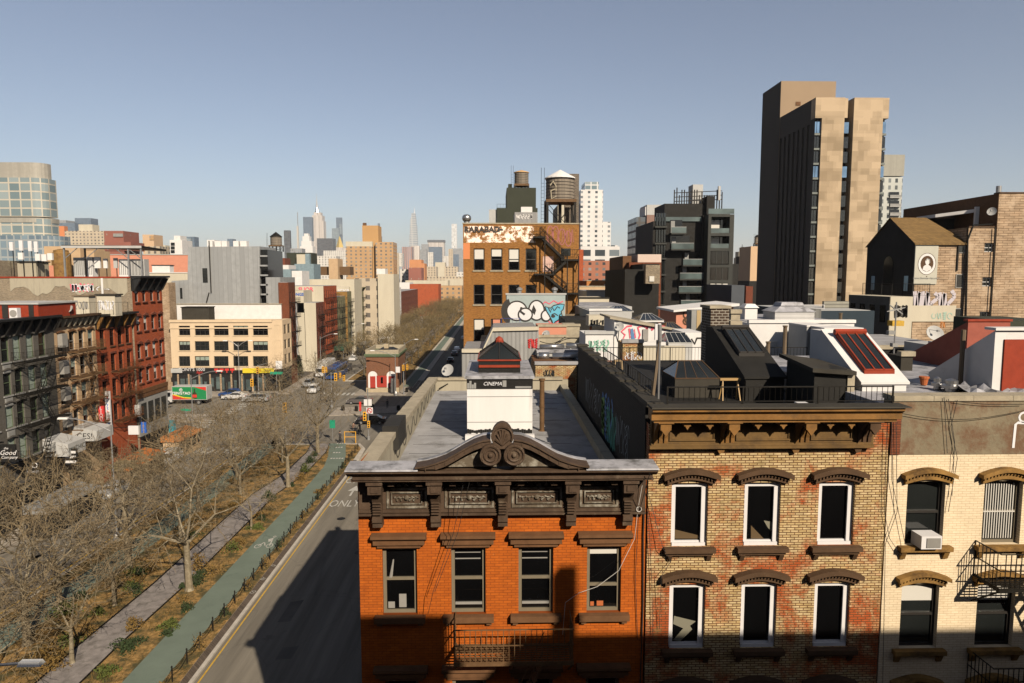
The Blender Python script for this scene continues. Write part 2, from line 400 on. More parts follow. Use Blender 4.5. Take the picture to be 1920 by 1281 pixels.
mm('glass_soft', glass, (.006, .007, .007), .1)
mm('glass_sky', glass, (.12, .17, .20), .08)
mm('glass_rail', glass, (.03, .04, .04), .1)
mm('glass_blue', glass, (.05, .09, .15), .08)
mm('blind_white', flat, (.62, .60, .55), .8)
mm('curtain', paint, (.30, .36, .31), .8, .3, 5)
mm('iron', paint, (.018, .016, .013), .55, .3, 5, metal=.2)
mm('iron_rust', paint, (.12, .05, .02), .7, .4, 4, metal=.1)
mm('iron_brown', paint, (.15, .085, .04), .7, .3, 4)
mm('galv', paint, (.42, .42, .42), .4, .15, 4, metal=.6)
mm('steel', flat, (.55, .55, .55), .3, .9)
mm('rust_red', paint, (.30, .045, .02), .55, .2, 3)
mm('terracotta', flat, (.45, .12, .03), .8)
mm('pink_wall', paint, (.62, .27, .18), .85, .1, 1.2)
mm('wood', paint, (.20, .15, .10), .85, .35, 3, streak=True)
mm('cable', flat, (.012, .011, .01), .7)
mm('cable_white', flat, (.6, .58, .55), .7)
mm('spray_white', flat, (.75, .75, .78), .8)
mm('spray_dim', flat, (.26, .30, .34), .8)
mm('spray_blue', flat, (.05, .16, .40), .8)
mm('spray_teal', flat, (.04, .30, .24), .8)
mm('spray_green', flat, (.12, .28, .07), .8)
mm('spray_black', flat, (.015, .014, .013), .8)
mm('spray_red', flat, (.60, .03, .03), .8)
mm('spray_pink', flat, (.70, .10, .16), .8)
mm('sky_blue', flat, (.11, .42, .58), .7)

OX0, OX1, FY = -3.73, 4.07, 18.0
ob = thing('apartment_building', 'bright orange brick corner building with a brown scrolled cornice', 'building', (OX0, FY, 0))
W8 = OX1-OX0
wins = [(-3.11, .94), (-1.24, .94), (.60, .95), (2.48, .94)]
rows = [14.78, 11.0, 7.25, 3.4]
mb = MB(); holes = [(x-OX0, x-OX0+w_, z, z+1.88) for x, w_ in wins for z in rows]
mb.wall((OX0, FY, 0), (1, 0, 0), (0, -1, 0), W8, 19.0, holes, .2)
mb.box(OX0, OX1, FY+.25, 38.5, 0, 17.3)
mb.face([(OX0, 38.5, 0), (OX0, FY, 0), (OX0, FY, 19), (OX0, 38.5, 18)][::-1]);
mb.box(OX0, OX1, FY+.21, FY+.3, 0, 18.7)
mb.build('wall', 'orange_brick', ob)
mb = MB(); mb.box(OX0+.3, OX1-.05, FY+.4, 38.2, 17.3, 17.6)
rf = mb.build('roof', 'roof_grey', ob)
b = MB()   # overlapping roofing-felt seams
for k in range(13): b.box(OX0+.5+U(0, 1), OX1-.3-U(0, 2), 20.2+k*1.4, 20.225+k*1.4, 17.6, 17.606)
b.build('felt_seam', 'roof_dark', rf)
mb = MB(); mc = MB(); md = MB()
mb.hexa([(OX0, 18.4, 17.3), (OX0+.32, 18.4, 17.3), (OX0+.32, 38.5, 17.3), (OX0, 38.5, 17.3)], [(OX0, 18.4, 18.75), (OX0+.32, 18.4, 18.75), (OX0+.32, 38.5, 18.15), (OX0, 38.5, 18.15)])
mb.box(OX0, OX1, 38.2, 38.5, 17.3, 18.2); mb.box(OX1-.45, OX1-.1, 18.6, 38.2, 17.3, 17.95)
y = 18.62; k = 0
while y < 38.4:
    L = 3.6 if k == 0 else 1.25; y1 = min(38.5, y+L); z = 18.98-(y-18.5)*.033 - (.06 if k == 0 else 0)
    mc.box(OX0-.1, OX0+.42, y, y1-.012, z-.17, z); y = y1; k += 1
    if k == 1:
        md.box(OX0-.03, OX0+.5, y+.005, y+1.9, 18.3, 19.1); y += 1.92
mc.box(OX0+.43, OX1-.3, 38.12, 38.56, 18.2, 18.34)
pp = mb.build('parapet', 'parapet_wall', ob); mc.build('coping', 'coping_stone', pp)
md.build('pier_cap', 'roof_dark', pp)
b = MB()
for k in range(9):   # cable loops hanging inside the parapet
    y = 22.5+k*1.7; pts = [(OX0+.345, y+1.5*t, 18.35-.55*sin(pi*t)) for t in [i/8 for i in range(9)]]; b.path(pts, .011, 4)
b.build('cable_loop', 'cable', pp)
cn = MB(); CY = 17.08
cn.box(OX0-.02, OX1+.02, 17.25, 18.0, 18.74, 18.80)
cn.box(OX0+.03, OX1-.02, 17.20, 18.0, 18.80, 18.90); cn.prismx([(17.2, 18.9), (17.02, 19.02), (17.02, 19.08), (17.74, 19.08), (17.74, 18.9)], OX0-.1, OX1+.08)
cn.box(OX0+.05, OX1-.05, 17.86, 18.0, 17.66, 18.74)
cn.box(OX0+.05, OX1-.05, 17.78, 17.86, 17.64, 17.70); cn.box(OX0+.05, OX1-.05, 17.81, 17.86, 17.72, 17.80)
cor = cn.build('cornice', 'cornice_brown', ob)
b = MB()
for xa, xb, ya in ((OX0-.12, -2.0, 16.98), (-2.0, 2.3, 17.5), (2.3, OX1+.1, 16.98)): b.hexa([(xa, ya, 19.085), (xb, ya, 19.085), (xb, 17.75, 19.085), (xa, 17.75, 19.085)], [(xa, ya+.02, 19.12), (xb, ya+.02, 19.12), (xb, 17.72, 19.17), (xa, 17.72, 19.17)])
b.build('metal_flashing', 'roof_silver', cor)
cx = .15
prof = [(2.22, -.05), (1.95, -.01), (1.7, .06), (1.45, .15), (1.2, .29), (.95, .44), (.72, .56), (.5, .64), (.3, .66)]
for s_ in (-1, 1):
    b = MB(); top = [(cx+s_*a, 19.21+z) for a, z in prof]
    inner = [(cx+s_*a, 19.21+z-.15) for a, z in prof[2:]]
    b.prism(top+inner[::-1]+[(cx+s_*1.7, 19.14), (cx+s_*2.22, 19.14)], 16.98, 17.5); b.prism([(cx+s_*a, 19.13+z) for a, z in prof]+[(cx+s_*.2, 19.09), (cx+s_*2.2, 19.09)], 17.3, 17.48)
    b.prism([(cx+s_*a, 19.25+z) for a, z in prof]+[(cx+s_*a, 19.21+z) for a, z in prof][::-1], 16.93, 17.5)
    for a, z in prof[1:]: b.box(cx+s_*a-.012, cx+s_*a+.012, 16.965, 16.985, 19.1+z, 19.2+z)
    b.build('pediment_scroll', 'cornice_brown', cor)
    q_ = MB(); q_.prism([(cx+s_*a, 19.27+z) for a, z in prof]+[(cx+s_*a, 19.18+z) for a, z in prof][::-1], 17.502, 17.72); q_.build('scroll_flashing', 'roof_silver', cor)
    v = MB(); vx, vz = cx+s_*.30, 19.53
    v.disc((vx, 16.95, vz), .27, .22); v.ring((vx, 16.83, vz), .24, .035, n=20); v.ring((vx, 16.83, vz), .15, .03, n=16); v.ball((vx, 16.84, vz), .07, 7)
    v.build('volute', 'cornice_brown', cor)
b = MB(); b.prism([(cx+s*a, 19.14+z) for s, a, z in [(-1, 1.7, 0), (1, 1.7, 0), (1, 1.2, .14), (1, .6, .42), (1, .3, .5), (-1, .3, .5), (-1, .6, .42), (-1, 1.2, .14)]], 17.2, 17.4)
b.build('tympanum', 'cornice_panel', cor)
b = MB(); out = ell(cx, 19.98, .27, .36, 20, -.5, pi+.5)
b.prism(out+[(cx-.1, 19.66), (cx+.1, 19.66)], 16.97, 17.2)
for k in range(7):
    a = pi*(k+.5)/7; b.tube((cx, 16.95, 19.76), (cx+.17*cos(a), 16.95, 19.84+.38*sin(a)*.85), .02, .04, 5)
b.ring((cx, 16.95, 19.98), .26, .035, n=16, a0=-.4, a1=pi+.4)
b.build('crest_shell', 'cornice_brown', cor)
BX = [-3.17, -1.62, .17, 2.0, 3.52]
for x in BX:
    b = MB(); b.prismx([(18, 17.35), (17.72, 17.35), (17.72, 17.46), (17.66, 17.5), (17.66, 17.62), (17.76, 17.66), (17.74, 18.0), (17.6, 18.24), (17.42, 18.4), (17.42, 18.62), (18, 18.62)], x-.13, x+.13)
    b.box(x-.18, x+.18, 17.36, 17.9, 18.36, 18.62); b.box(x-.21, x+.21, 17.3, 17.95, 18.62, 18.74)
    for k in range(5): b.box(x-.11, x+.11, 17.64-k*.0, 17.76, 17.72+k*.075, 17.755+k*.075)
    b.box(x-.1, x+.1, 17.33, 17.36, 18.41, 18.57)
    b.build('bracket', 'cornice_brown', cor)
for i in range(4):
    a, c = BX[i]+.2, BX[i+1]-.2
    b = MB();
    for (e, zz0, zz1, yy) in ((.04, 17.84, 18.40, 17.82),):
        b.box(a+e, c-e, yy, yy+.04, zz0, zz0+.06); b.box(a+e, c-e, yy, yy+.04, zz1-.06, zz1); b.box(a+e, a+e+.06, yy, yy+.04, zz0+.06, zz1-.06); b.box(c-e-.06, c-e, yy, yy+.04, zz0+.06, zz1-.06)
    e = .16; b.box(a+e, c-e, 17.8, 17.83, 17.95, 17.98); b.box(a+e, c-e, 17.8, 17.83, 18.26, 18.29); b.box(a+e, a+e+.03, 17.8, 17.83, 17.98, 18.26); b.box(c-e-.03, c-e, 17.8, 17.83, 17.98, 18.26)
    b.build('frieze_panel', 'cornice_panel', cor)
    b = MB(); mx = (a+c)/2; hw = (c-a)/2-.3
    for k in range(-5, 6):
        if k: xx = mx+hw*k/5; b.tube((xx-.04, 17.84, 18.1+(.05 if k % 2 else -.05)), (xx+.05*(1 if k > 0 else -1), 17.81, 18.12), .035, .012, 5)
    b.ball((mx, 17.84, 18.12), .07, 6); b.tube((mx-hw, 17.85, 18.12), (mx+hw, 17.85, 18.12), .02, n=5)
    b.build('leaf_ornament', 'cornice_panel', cor)
    b = MB(); n = 2
    for k in range(n):
        xx = a+(c-a)*(k+.5+(.0))/n+(-.08 if k == 0 else .08); b.box(xx-.11, xx+.11, 17.45, 17.9, 18.66, 18.74); b.taper(xx-.08, xx+.08, 17.5, 17.86, 18.54, 18.66, -.015)
    b.build('dentil_block', 'cornice_brown', cor)
    b = MB()
    k = a+.1
    while k < c-.15:
        b.prism([(k, 18.44), (k+.14, 18.44), (k+.07, 18.52)], 17.8, 17.86); b.prism([(k, 18.62), (k+.14, 18.62), (k+.07, 18.54)], 17.8, 17.86); k += .2
    b.build('diamond_band', 'cornice_panel', cor)
bl = [None, None, None, (.14, 'blind_white')]
for j, z in enumerate(rows):
    for i, (x, w_) in enumerate(wins):
        o = win(ob, x-OX0, z, w_, 1.88, 'frame_taupe', 'glass', 'sash', .12, t=.10 if 0 else .09, blind=bl[i] if j == 0 else None, ph=.52 if i < 3 else .4,
            lint=('brownstone', .24, .17, .30, 'flat') if 0 else None)
        q = MB(); X = x; zt = z+1.88
        q.box(X-.12, X+w_+.12, FY-.09, FY-.001, zt+.04, zt+.14); q.box(X-.22, X+w_+.22, FY-.15, FY-.001, zt+.14, zt+.26); q.prismx([(FY-.15, zt+.26), (FY-.25, zt+.34), (FY-.25, zt+.42), (FY-.001, zt+.44), (FY-.001, zt+.26)], X-.27, X+w_+.27)
        q.build('lintel', 'brownstone', ob)
        q = MB(); q.box(X-.22, X+w_+.22, FY-.2, FY-.001, z-.17, z-.003)
        q.box(X-.16, X-.02, FY-.12, FY-.001, z-.27, z-.17); q.box(X+w_+.02, X+w_+.16, FY-.12, FY-.001, z-.27, z-.17)
        q.build('sill', 'brownstone', ob)
        if j == 0 and i < 4:     # things seen just inside the glass: rails, sash bars, pots
            c_ = MB()
            if i == 0: c_.tube((X+.2, FY+.155, z+1.0), (X+.28, FY+.155, z+1.5), .05, .02, 6); c_.box(X+.12, X+.3, FY+.15, FY+.16, z+.12, z+.3); c_.box(X+.42, X+.62, FY+.15, FY+.16, z+.14, z+.52)
            if i in (1, 2): c_.box(X+.1, X+.8, FY+.15, FY+.16, z+1.5, z+1.53); c_.box(X+.1, X+.8, FY+.15, FY+.16, z+1.68, z+1.70); c_.box(X+.1, X+w_-.1, FY+.11, FY+.16, z+.22, z+.28)
            if i == 3: c_.box(X+.12, X+.22, FY+.15, FY+.16, z+.12, z+.24); c_.box(X+.3, X+.48, FY+.15, FY+.16, z+.12, z+.26)
            c_.build('inner_rail' if i in (1, 2) else 'window_contents', 'frame_grey' if i != 3 else 'terracotta', ob)
def fire_escape(parent, x0, x1, y0, out, floors, mat='iron', ladder=1, stepx=.55, rail=.95, dens=.13, flat_slats=True, name='fire_escape', px=0):
    """balconies with railings, brackets and slanting ladders; wall plane at y0, projecting to -y"""
    f = D.objects.new(name, None); COL.objects.link(f); f.parent = parent; WL[f.name] = WL[parent.name]
    fo, frz = WL[parent.name]
    def bd(m_, nm):
        me = _mk(nm, m_, [mat]); put(nm, me, f)
    for i, z in enumerate(floors):
        b = MB(); y1 = y0-out
        b.box(x0, x1, y1, y1+.05, z-.05, z+.03); b.box(x0, x0+.05, y1+.05, y0, z-.05, z+.03); b.box(x1-.05, x1, y1+.05, y0, z-.05, z+.03)
        y = y1+.1
        while y < y0: b.box(x0+.05, x1-.05, y, y+.035, z-.01, z+.01); y += .11
        bd(b, 'platform')
        b = MB()
        for zz in (rail, rail*.55, .06):
            b.box(x0, x1, y1, y1+.025, z+zz-.025, z+zz); b.box(x0, x0+.025, y1+.025, y0, z+zz-.025, z+zz); b.box(x1-.025, x1, y1+.025, y0, z+zz-.025, z+zz)
        x = x0+dens
        while x < x1-.05: b.box(x-.009, x+.009, y1+.003, y1+.02, z, z+rail-.02); x += dens
        y = y1+dens
        while y < y0: b.box(x0+.003, x0+.02, y-.009, y+.009, z, z+rail-.02); b.box(x1-.02, x1-.003, y-.009, y+.009, z, z+rail-.02); y += dens
        bd(b, 'railing')
        b = MB()
        for x in (x0+.02, (x0+x1)/2, x1-.02): b.tube((x, y1+.05, z-.05), (x, y0, z-.75), .03, n=4)
        bd(b, 'brace')
        if i+1 < len(floors) and ladder:
            zn = floors[i+1]; s_ = 1 if (i % 2 == 0) == (ladder > 0) else -1
            xm = (x0+x1)/2+px; xa = xm-s_*stepx; xb = xm+s_*stepx; b = MB(); ys = y1+.14
            za, zb = min(z, zn), max(z, zn)
            for yy in (ys, ys+.45): b.tube((xa, yy, za), (xb, yy, zb), .035, n=4)
            n = int((zb-za)/.28)
            for k in range(1, n): t = k/n; b.box(xa+(xb-xa)*t-.07, xa+(xb-xa)*t+.07, ys, ys+.45, za+(zb-za)*t-.01, za+(zb-za)*t+.01)
            for yy in (ys,): b.tube((xa, yy, za+.8), (xb, yy, zb+.8), .015, n=4)
            bd(b, 'ladder')
    return f
fe = fire_escape(ob, 2.6, 5.75, 0, 1.0, [13.9, 10.2, 6.4], 'iron_brown', 1, .8, .95, .145)
b = MB(); b.path([WY(1208, 890, 17.7), WY(1196, 955, 17.8), WY(1190, 1010, 17.85), WY(1160, 1070, 17.85), WY(1120, 1100, 17.85), WY(1085, 1112, 17.85), WY(1060, 1130, 17.85), WY(1055, 1190, 17.9)], .007, 4); b.ring(WY(1198, 955, 17.78), .07, .01, n=10)
tag(b.build('cable', 'cable_white'), 'thin white cable looping down the orange wall past the right-hand window', 'cable')
b = MB(); b.path([WY(868, 910, 17.0), WY(850, 1000, 17.3), WY(812, 1110, 17.4), WY(803, 1150, 17.6)], .009, 4); b.path([WY(880, 905, 17.0), WY(858, 1000, 17.3), WY(815, 1110, 17.4)], .009, 4)
tag(b.build('cable', 'cable'), 'pair of dark cables slanting down from the scrolled cornice of the orange building', 'cable')
b = MB(); b.path([(4.04, 17.93, 19), (4.0, 17.95, 17), (4.03, 17.95, 15), (3.98, 17.95, 12)], .02, 4); b.path([(3.93, 17.0, 19), (3.85, 17.9, 17.6), (3.8, 17.95, 15.8), (3.9, 17.95, 14)], .01, 4)
tag(b.build('cable', 'cable'), 'black cable hanging in the joint between the orange and the buff brick fronts', 'cable')

bk = thing('stair_bulkhead', 'white painted stair bulkhead with a black lettered band, on the orange building\'s grey roof', 'bulkhead', (.14, 26.6, 17.6))
mb = MB(); mb.box(-1.15, 1.43, 26.6, 31.6, 17.6, 20.02); mb.build('wall', 'white_paint', bk)
mb = MB(); mb.box(-1.16, 1.44, 26.57, 31.4, 19.62, 20.0); mb.build('dark_band', 'tar', bk)
b = MB()
for k in range(30):
    x = -1.15+k*.086; b.box(x, x+.08, 26.575, 26.6, 17.86+U(-.04, .03), 17.98+U(-.03, .05))
b.build('tar_edge', 'tar', bk)
b = MB(); b.box(-1.22, 1.5, 26.3, 26.58, 17.6, 17.82); b.build('kerb', 'white_paint', bk)
b = MB(); b.box(-1.14, 1.42, 26.585, 26.6, 18.28, 18.295); b.box(-1.14, 1.42, 26.585, 26.6, 19.3, 19.315); b.build('seam', 'grey_wall', bk)
b = MB();
for k in range(5): b.box(-1.14+k*.09, -1.06+k*.09, 26.56, 26.57, 19.63, 19.63+U(.15, .33)) if k < 4 else None
b.box(.25, .4, 26.56, 26.57, 19.7, 19.95); b.box(.75, 1.38, 26.56, 26.57, 19.64, 19.72); b.build('paint_smear', 'grey_wall', bk)
text('CINEMA', .2, 'spray_white', bk, (-.29+.0, -.055, 2.22), rot=(pi/2, 0, -.0), shear=.3)
b = MB(); b.box(-1.24, 1.5, 26.5, 31.7, 20.02, 20.14); rs = b.build('roof_slab', 'roof_silver', bk)
sk = thing('roof_skylight', 'dark hipped skylight with a red cap and red frame, on top of the white bulkhead', 'skylight', (.13, 28.6, 20.14))
b = MB(); b.box(-.72, .98, 27.4, 30.2, 20.14, 20.62); b.build('base', 'tar', sk)
b = MB(); b.box(-.76, 1.02, 27.36, 30.24, 20.62, 20.68); b.box(-.7, .96, 27.35, 27.4, 20.36, 20.46); b.build('frame', 'rust_red', sk)
b = MB(); b.mesh([(-.72, 27.4, 20.68), (.98, 27.4, 20.68), (.98, 30.2, 20.68), (-.72, 30.2, 20.68), (.13, 28.3, 21.32), (.13, 29.5, 21.32)], [(0, 1, 4), (1, 2, 5, 4), (2, 3, 5), (3, 0, 4, 5)]); b.build('glazing', 'glass_soft', sk)
b = MB()
for q in [((-.72, 27.4), (.13, 28.3)), ((.98, 27.4), (.13, 28.3)), ((.98, 30.2), (.13, 29.5)), ((-.72, 30.2), (.13, 29.5)), ((.13, 27.4), (.13, 28.3))]: b.tube((*q[0], 20.7), (*q[1], 21.34), .03, n=4)
for k in range(1, 5):
    for s_ in (-.72, .98): b.tube((s_, 27.4+k*.56, 20.7), (.13, 28.3+k*.24, 21.34), .018, n=4)
b.build('glazing_bar', 'frame_dark', sk)
b = MB(); b.lathe((.13, 28.4, 21.28), [(.18, 0), (.18, .1), (.12, .2), (.02, .26)], 8); b.box(-.02, .28, 28.4, 29.5, 21.28, 21.38); b.build('cap', 'rust_red', sk)
p = WZ(1016, 808, 17.6)
b = MB(); b.lathe(p, [(.16, 0), (.1, .03), (.1, 1.0), (.12, 1.0), (.12, 1.06), (.1, 1.06), (.1, 2.1), (.13, 2.12), (.13, 2.2)], 12)
tag(b.build('vent_pipe', 'iron_brown', smooth=False), 'rusty brown vent pipe standing on the grey roof right of the white bulkhead', 'pipe')
dp = WY(840, 695, 38.3); ds = thing('satellite_dish', 'round white satellite dish on the rear left corner of the grey roof parapet', 'satellite dish', (dp.x, dp.y, 18.34))
def dish(parent, c, r, mat='lightgrey', face='y', arm=True, dirv=(-.35, -.8, .5)):
    c = Vector(c); d = Vector(dirv).normalized(); a = d.orthogonal().normalized(); bb = d.cross(a); v = [c]; f = []
    n = 18
    for k in (1, 2, 3):
        for i in range(n): t = 2*pi*i/n; rr = r*k/3; v.append(c+a*rr*cos(t)+bb*rr*sin(t)+d*(.22*rr*rr/r))
    f += [(0, 1+i, 1+(i+1) % n) for i in range(n)]
    for k in (0, 1): f += [(1+k*n+i, 1+(k+1)*n+i, 1+(k+1)*n+(i+1) % n, 1+k*n+(i+1) % n) for i in range(n)]
    m_ = MB(); m_.mesh(v, f); m_.mesh([Vector(q)-d*.02 for q in v], [q[::-1] for q in f]); m_.build('dish', mat, parent)
    if arm:
        m_ = MB(); e = c+d*r*.9; m_.tube(c-bb*r*.9, e, .015, n=4); m_.box(e.x-.05, e.x+.05, e.y-.05, e.y+.05, e.z-.06, e.z+.04); m_.build('receiver', 'galv', parent)
dish(ds, dp, .36, 'lightgrey'); b = MB(); b.tube((dp.x, dp.y+.05, dp.z-.05), (dp.x, 38.3, 18.3), .03, n=5); b.tube((dp.x, 38.2, 18.0), (dp.x-.5, 38.0, 17.75), .03, n=5); b.build('mast', 'iron', ds)

B0, B1 = 4.12, 10.68
bb_ = thing('apartment_building', 'buff brick building with red patches, white arched windows and an ochre cornice', 'building', (B0, FY, 0))
bw = [(4.77, 1.0), (6.77, 1.0), (8.82, 1.0)]; br = [(16.64, 1.78), (13.70, 1.86), (10.6, 1.86), (7.5, 1.86), (4.2, 1.86)]
mb = MB(); mb.wall((B0, FY, 0), (1, 0, 0), (0, -1, 0), B1-B0, 20.05, [(x-B0, x-B0+w_, z, z+h) for x, w_ in bw for z, h in br], .24)
mb.box(B0, B1, FY+.245, FY+.35, 0, 19.8)
mb.face([(B0, FY, 0), (B0, FY+.3, 0), (B0, FY+.3, 20.05), (B0, FY, 20.05)]); mb.face([(B1, FY, 0), (B1, FY+.3, 0), (B1, FY+.3, 20.05), (B1, FY, 20.05)])
mb.build('front_wall', 'buff_brick', bb_)
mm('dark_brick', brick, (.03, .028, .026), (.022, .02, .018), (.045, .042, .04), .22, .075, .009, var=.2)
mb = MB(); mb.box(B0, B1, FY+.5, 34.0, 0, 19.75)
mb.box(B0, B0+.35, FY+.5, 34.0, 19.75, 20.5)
mb.build('side_wall', 'dark_brick', bb_)  # west wall coloured near black for the shade it stands in
for i, (z, h) in enumerate(br):
    for j, (x, w_) in enumerate(bw):
        wx = x-B0
        o = win(bb_, wx, z, w_, h, 'white_trim', 'glass', 'plain', .10, t=.13)
        q = MB(); n = 8; q.prism([(x+w_*k/n, z+h-.02+.10*sin(pi*k/n)) for k in range(n+1)], FY+.08, FY+.18); q.box(x+.04, x+w_-.04, FY+.04, FY+.10, z+.0, z+.09)
        q.box(x+w_-.17, x+w_-.13, FY+.05, FY+.1, z+.1, z+h-.14)
        q.build('window_head', 'white_trim', bb_)
        q = MB(); ex = .26; zt = z+h; n = 10
        bot = [(x-ex*.55+(w_+1.1*ex)*k/n, zt-.02+.13*sin(pi*k/n)) for k in range(n+1)]
        mid = [(x-ex*.55+(w_+1.1*ex)*k/n, zt+.12+.16*sin(pi*k/n)) for k in range(n+1)]
        q.prism(mid+bot[::-1], FY-.1, FY-.001)
        mid2 = [(x-ex+(w_+2*ex)*k/n, zt+.13+.17*sin(pi*k/n)) for k in range(n+1)]; top = [(x-ex+(w_+2*ex)*k/n, zt+.26+.17*sin(pi*k/n)) for k in range(n+1)]
        q.prism(top+mid2[::-1], FY-.24, FY-.001)
        for k in range(15):
            t = (k+.5)/15; xx = x-ex*.7+(w_+1.4*ex)*t; q.box(xx-.022, xx+.022, FY-.16, FY-.1, zt+.05+.16*sin(pi*t), zt+.11+.165*sin(pi*t))
        q.build('window_hood', 'brownstone_dark', bb_)
        q = MB(); q.box(x-.2, x+w_+.2, FY-.2, FY-.001, z-.13, z-.003); q.box(x-.14, x+w_+.14, FY-.12, FY-.001, z-.22, z-.13)
        for xx in (x-.1, x+w_-.02): q.prismx([(FY-.001, z-.4), (FY-.04, z-.4), (FY-.14, z-.22), (FY-.001, z-.22)], xx, xx+.12)
        q.build('sill', 'brownstone_dark', bb_)
flat('floor_inside', (.10, .06, .02), .7)  # sunlit floor and paper inside are flat colour patches set on the panes
for q in ([(1262, 992), (1310, 1004), (1312, 1010), (1266, 1010)], [(1408, 985), (1432, 1010), (1408, 1010)]): MB().face([WY(*p, 18.147) for p in q]).build('painted_lit_floor', D.materials['floor_inside'], bb_)
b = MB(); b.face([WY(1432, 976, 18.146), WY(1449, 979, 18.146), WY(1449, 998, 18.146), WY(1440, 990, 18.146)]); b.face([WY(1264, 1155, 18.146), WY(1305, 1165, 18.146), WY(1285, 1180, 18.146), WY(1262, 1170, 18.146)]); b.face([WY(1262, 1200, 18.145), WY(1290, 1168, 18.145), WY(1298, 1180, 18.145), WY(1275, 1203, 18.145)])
b.build('painted_lit_paper', flat('paper_inside', (.20, .19, .14), .7), bb_)
cn = MB()
cn.prismx([(17.32, 20.46), (17.2, 20.54), (17.2, 20.62), (17.7, 20.62), (17.7, 20.3), (17.32, 20.3)], 4.02, 10.6)
cn.box(4.1, 10.5, 17.38, 17.7, 20.22, 20.3); c2_ = cn.build('cornice', 'cornice_ochre', bb_)
q = MB(); q.hexa([(3.98, 17.14, 20.625), (10.75, 17.14, 20.625), (10.75, 17.72, 20.625), (3.98, 17.72, 20.625)], [(4.0, 17.16, 20.66), (10.72, 17.16, 20.66), (10.7, 17.7, 20.67), (4.0, 17.7, 20.67)]); q.build('roof_edge', 'roof_olive', c2_)
q = MB(); q.box(4.15, 10.2, 17.9, 18.0, 19.42, 20.22); q.box(4.1, 10.15, 17.78, 17.9, 19.42, 19.5); q.box(4.15, 10.1, 17.84, 17.9, 19.5, 19.56)
bx2 = [4.42, 6.22, 8.25, 9.95]
for i in range(3):
    a, c = bx2[i]+.22, bx2[i+1]-.34
    q.box(a, c, 17.86, 17.9, 19.62, 19.67); q.box(a, c, 17.86, 17.9, 20.0, 20.05); q.box(a, a+.05, 17.86, 17.9, 19.67, 20.0); q.box(c-.05, c, 17.86, 17.9, 19.67, 20.0)
q.build('frieze', 'ochre_dull', c2_)
for i, x in enumerate(bx2):
    q = MB()
    pr = [(18, 19.5), (17.86, 19.5), (17.84, 19.7), (17.76, 19.9), (17.6, 20.08), (17.42, 20.2), (18, 20.2)]
    for dx in (-.16, -.02, .12): q.prismx(pr, x+dx-.045, x+dx+.045)
    q.box(x-.14, x+.14, 17.38, 17.5, 20.02, 20.2); q.prism([(x-.12, 20.02), (x+.12, 20.02), (x, 19.86)], 17.38, 17.5); q.box(x-.2, x+.2, 17.34, 17.9, 20.2, 20.22)
    if i: q.prism([(x-.3, 19.42), (x-.06, 19.42), (x-.1, 19.3), (x-.22, 19.26)], 17.86, 17.99)
    q.build('bracket', 'cornice_ochre' if i < 3 else 'brownstone_dark', c2_)
q = MB()
for i in range(3):
    for t in (.33, .66):
        xx = bx2[i]+(bx2[i+1]-bx2[i])*t; q.box(xx-.09, xx+.09, 17.5, 17.8, 20.1, 20.2); q.prism([(xx-.06, 20.1), (xx+.06, 20.1), (xx, 20.0)], 17.5, 17.6)
q.build('pendant', 'cornice_ochre', c2_)
q = MB(); q.box(B0+.36, B1-.02, 18.36, 34, 19.75, 19.82); q.build('roof', 'roof_black', bb_)
q = MB(); q.hexa([(B0-.06, 18.1, 20.5), (B0+.42, 18.1, 20.5), (B0+.42, 34, 20.5), (B0-.06, 34, 20.5)], [(B0-.04, 18.1, 20.62), (B0+.4, 18.1, 20.62), (B0+.4, 34, 20.58), (B0-.04, 34, 20.58)])
for k in range(8): q.box(B0-.1, B0+.45, 20+k*1.9, 20.8+k*1.9, 20.6, 20.66)
q.build('coping', 'roof_olive', bb_)
def side_scribble(x, y0, y1, z0, z1, mat, seed, n=6, r=.03):
    m_ = MB(); scribble(m_, y0, y1, z0, z1, 0, r, n, seed)
    m_.v = [(x, -a+y0+y1, c) for a, b2, c in m_.v]; return m_.build('graffiti', mat, bb_)
side_scribble(B0-.012, 26.5, 31, 18.2, 19.6, 'spray_dim', 3, 8, .035); side_scribble(B0-.012, 23.6, 26.2, 17.9, 19.7, 'spray_blue', 5, 4, .09); side_scribble(B0-.014, 22.9, 25.0, 17.8, 19.4, 'spray_teal', 9, 5, .06)
side_scribble(B0-.016, 20.6, 23, 18.1, 19.5, 'spray_dim', 12, 7, .02); side_scribble(B0-.015, 25.4, 26.3, 18.0, 19.4, 'spray_green', 14, 1, .13)

C0, C1 = 10.72, 18.3
cb = thing('apartment_building', 'cream painted brick building with patched grey render at the top and yellow stone window hoods', 'building', (C0, FY, 0))
cw = [(11.27, 1.06), (13.42, 1.08), (15.6, 1.08)]; cr = [(16.62, 1.80), (13.63, 1.87), (10.6, 1.87), (7.4, 1.87), (4.2, 1.87)]
hl = [(x-C0, x-C0+w_, z, z+h) for x, w_ in cw for z, h in cr]
mb = MB(); mb.wall((C0, FY, 0), (1, 0, 0), (0, -1, 0), C1-C0, 19.18, hl, .26); mb.box(C0, C1, FY+.265, 30.0, 0, 19.18); mb.face([(C0, FY, 0), (C0, FY+.3, 0), (C0, FY+.3, 19.18), (C0, FY, 19.18)])
mb.build('wall', 'cream_brick', cb)
mb = MB(); mb.box(C0, C1, FY-.02, FY+.4, 19.18, 20.66); mb.build('render_band', 'render_patched', cb)
mm('red_brick_old', brick, (.30, .09, .04), (.22, .07, .035), (.12, .05, .03), .22, .07, .01)
mb = MB(); mb.box(C0+.0, C0+.26, FY-.035, FY-.02, 19.18, 20.5); mb.build('exposed_brick', 'red_brick_old', cb)
mb = MB();
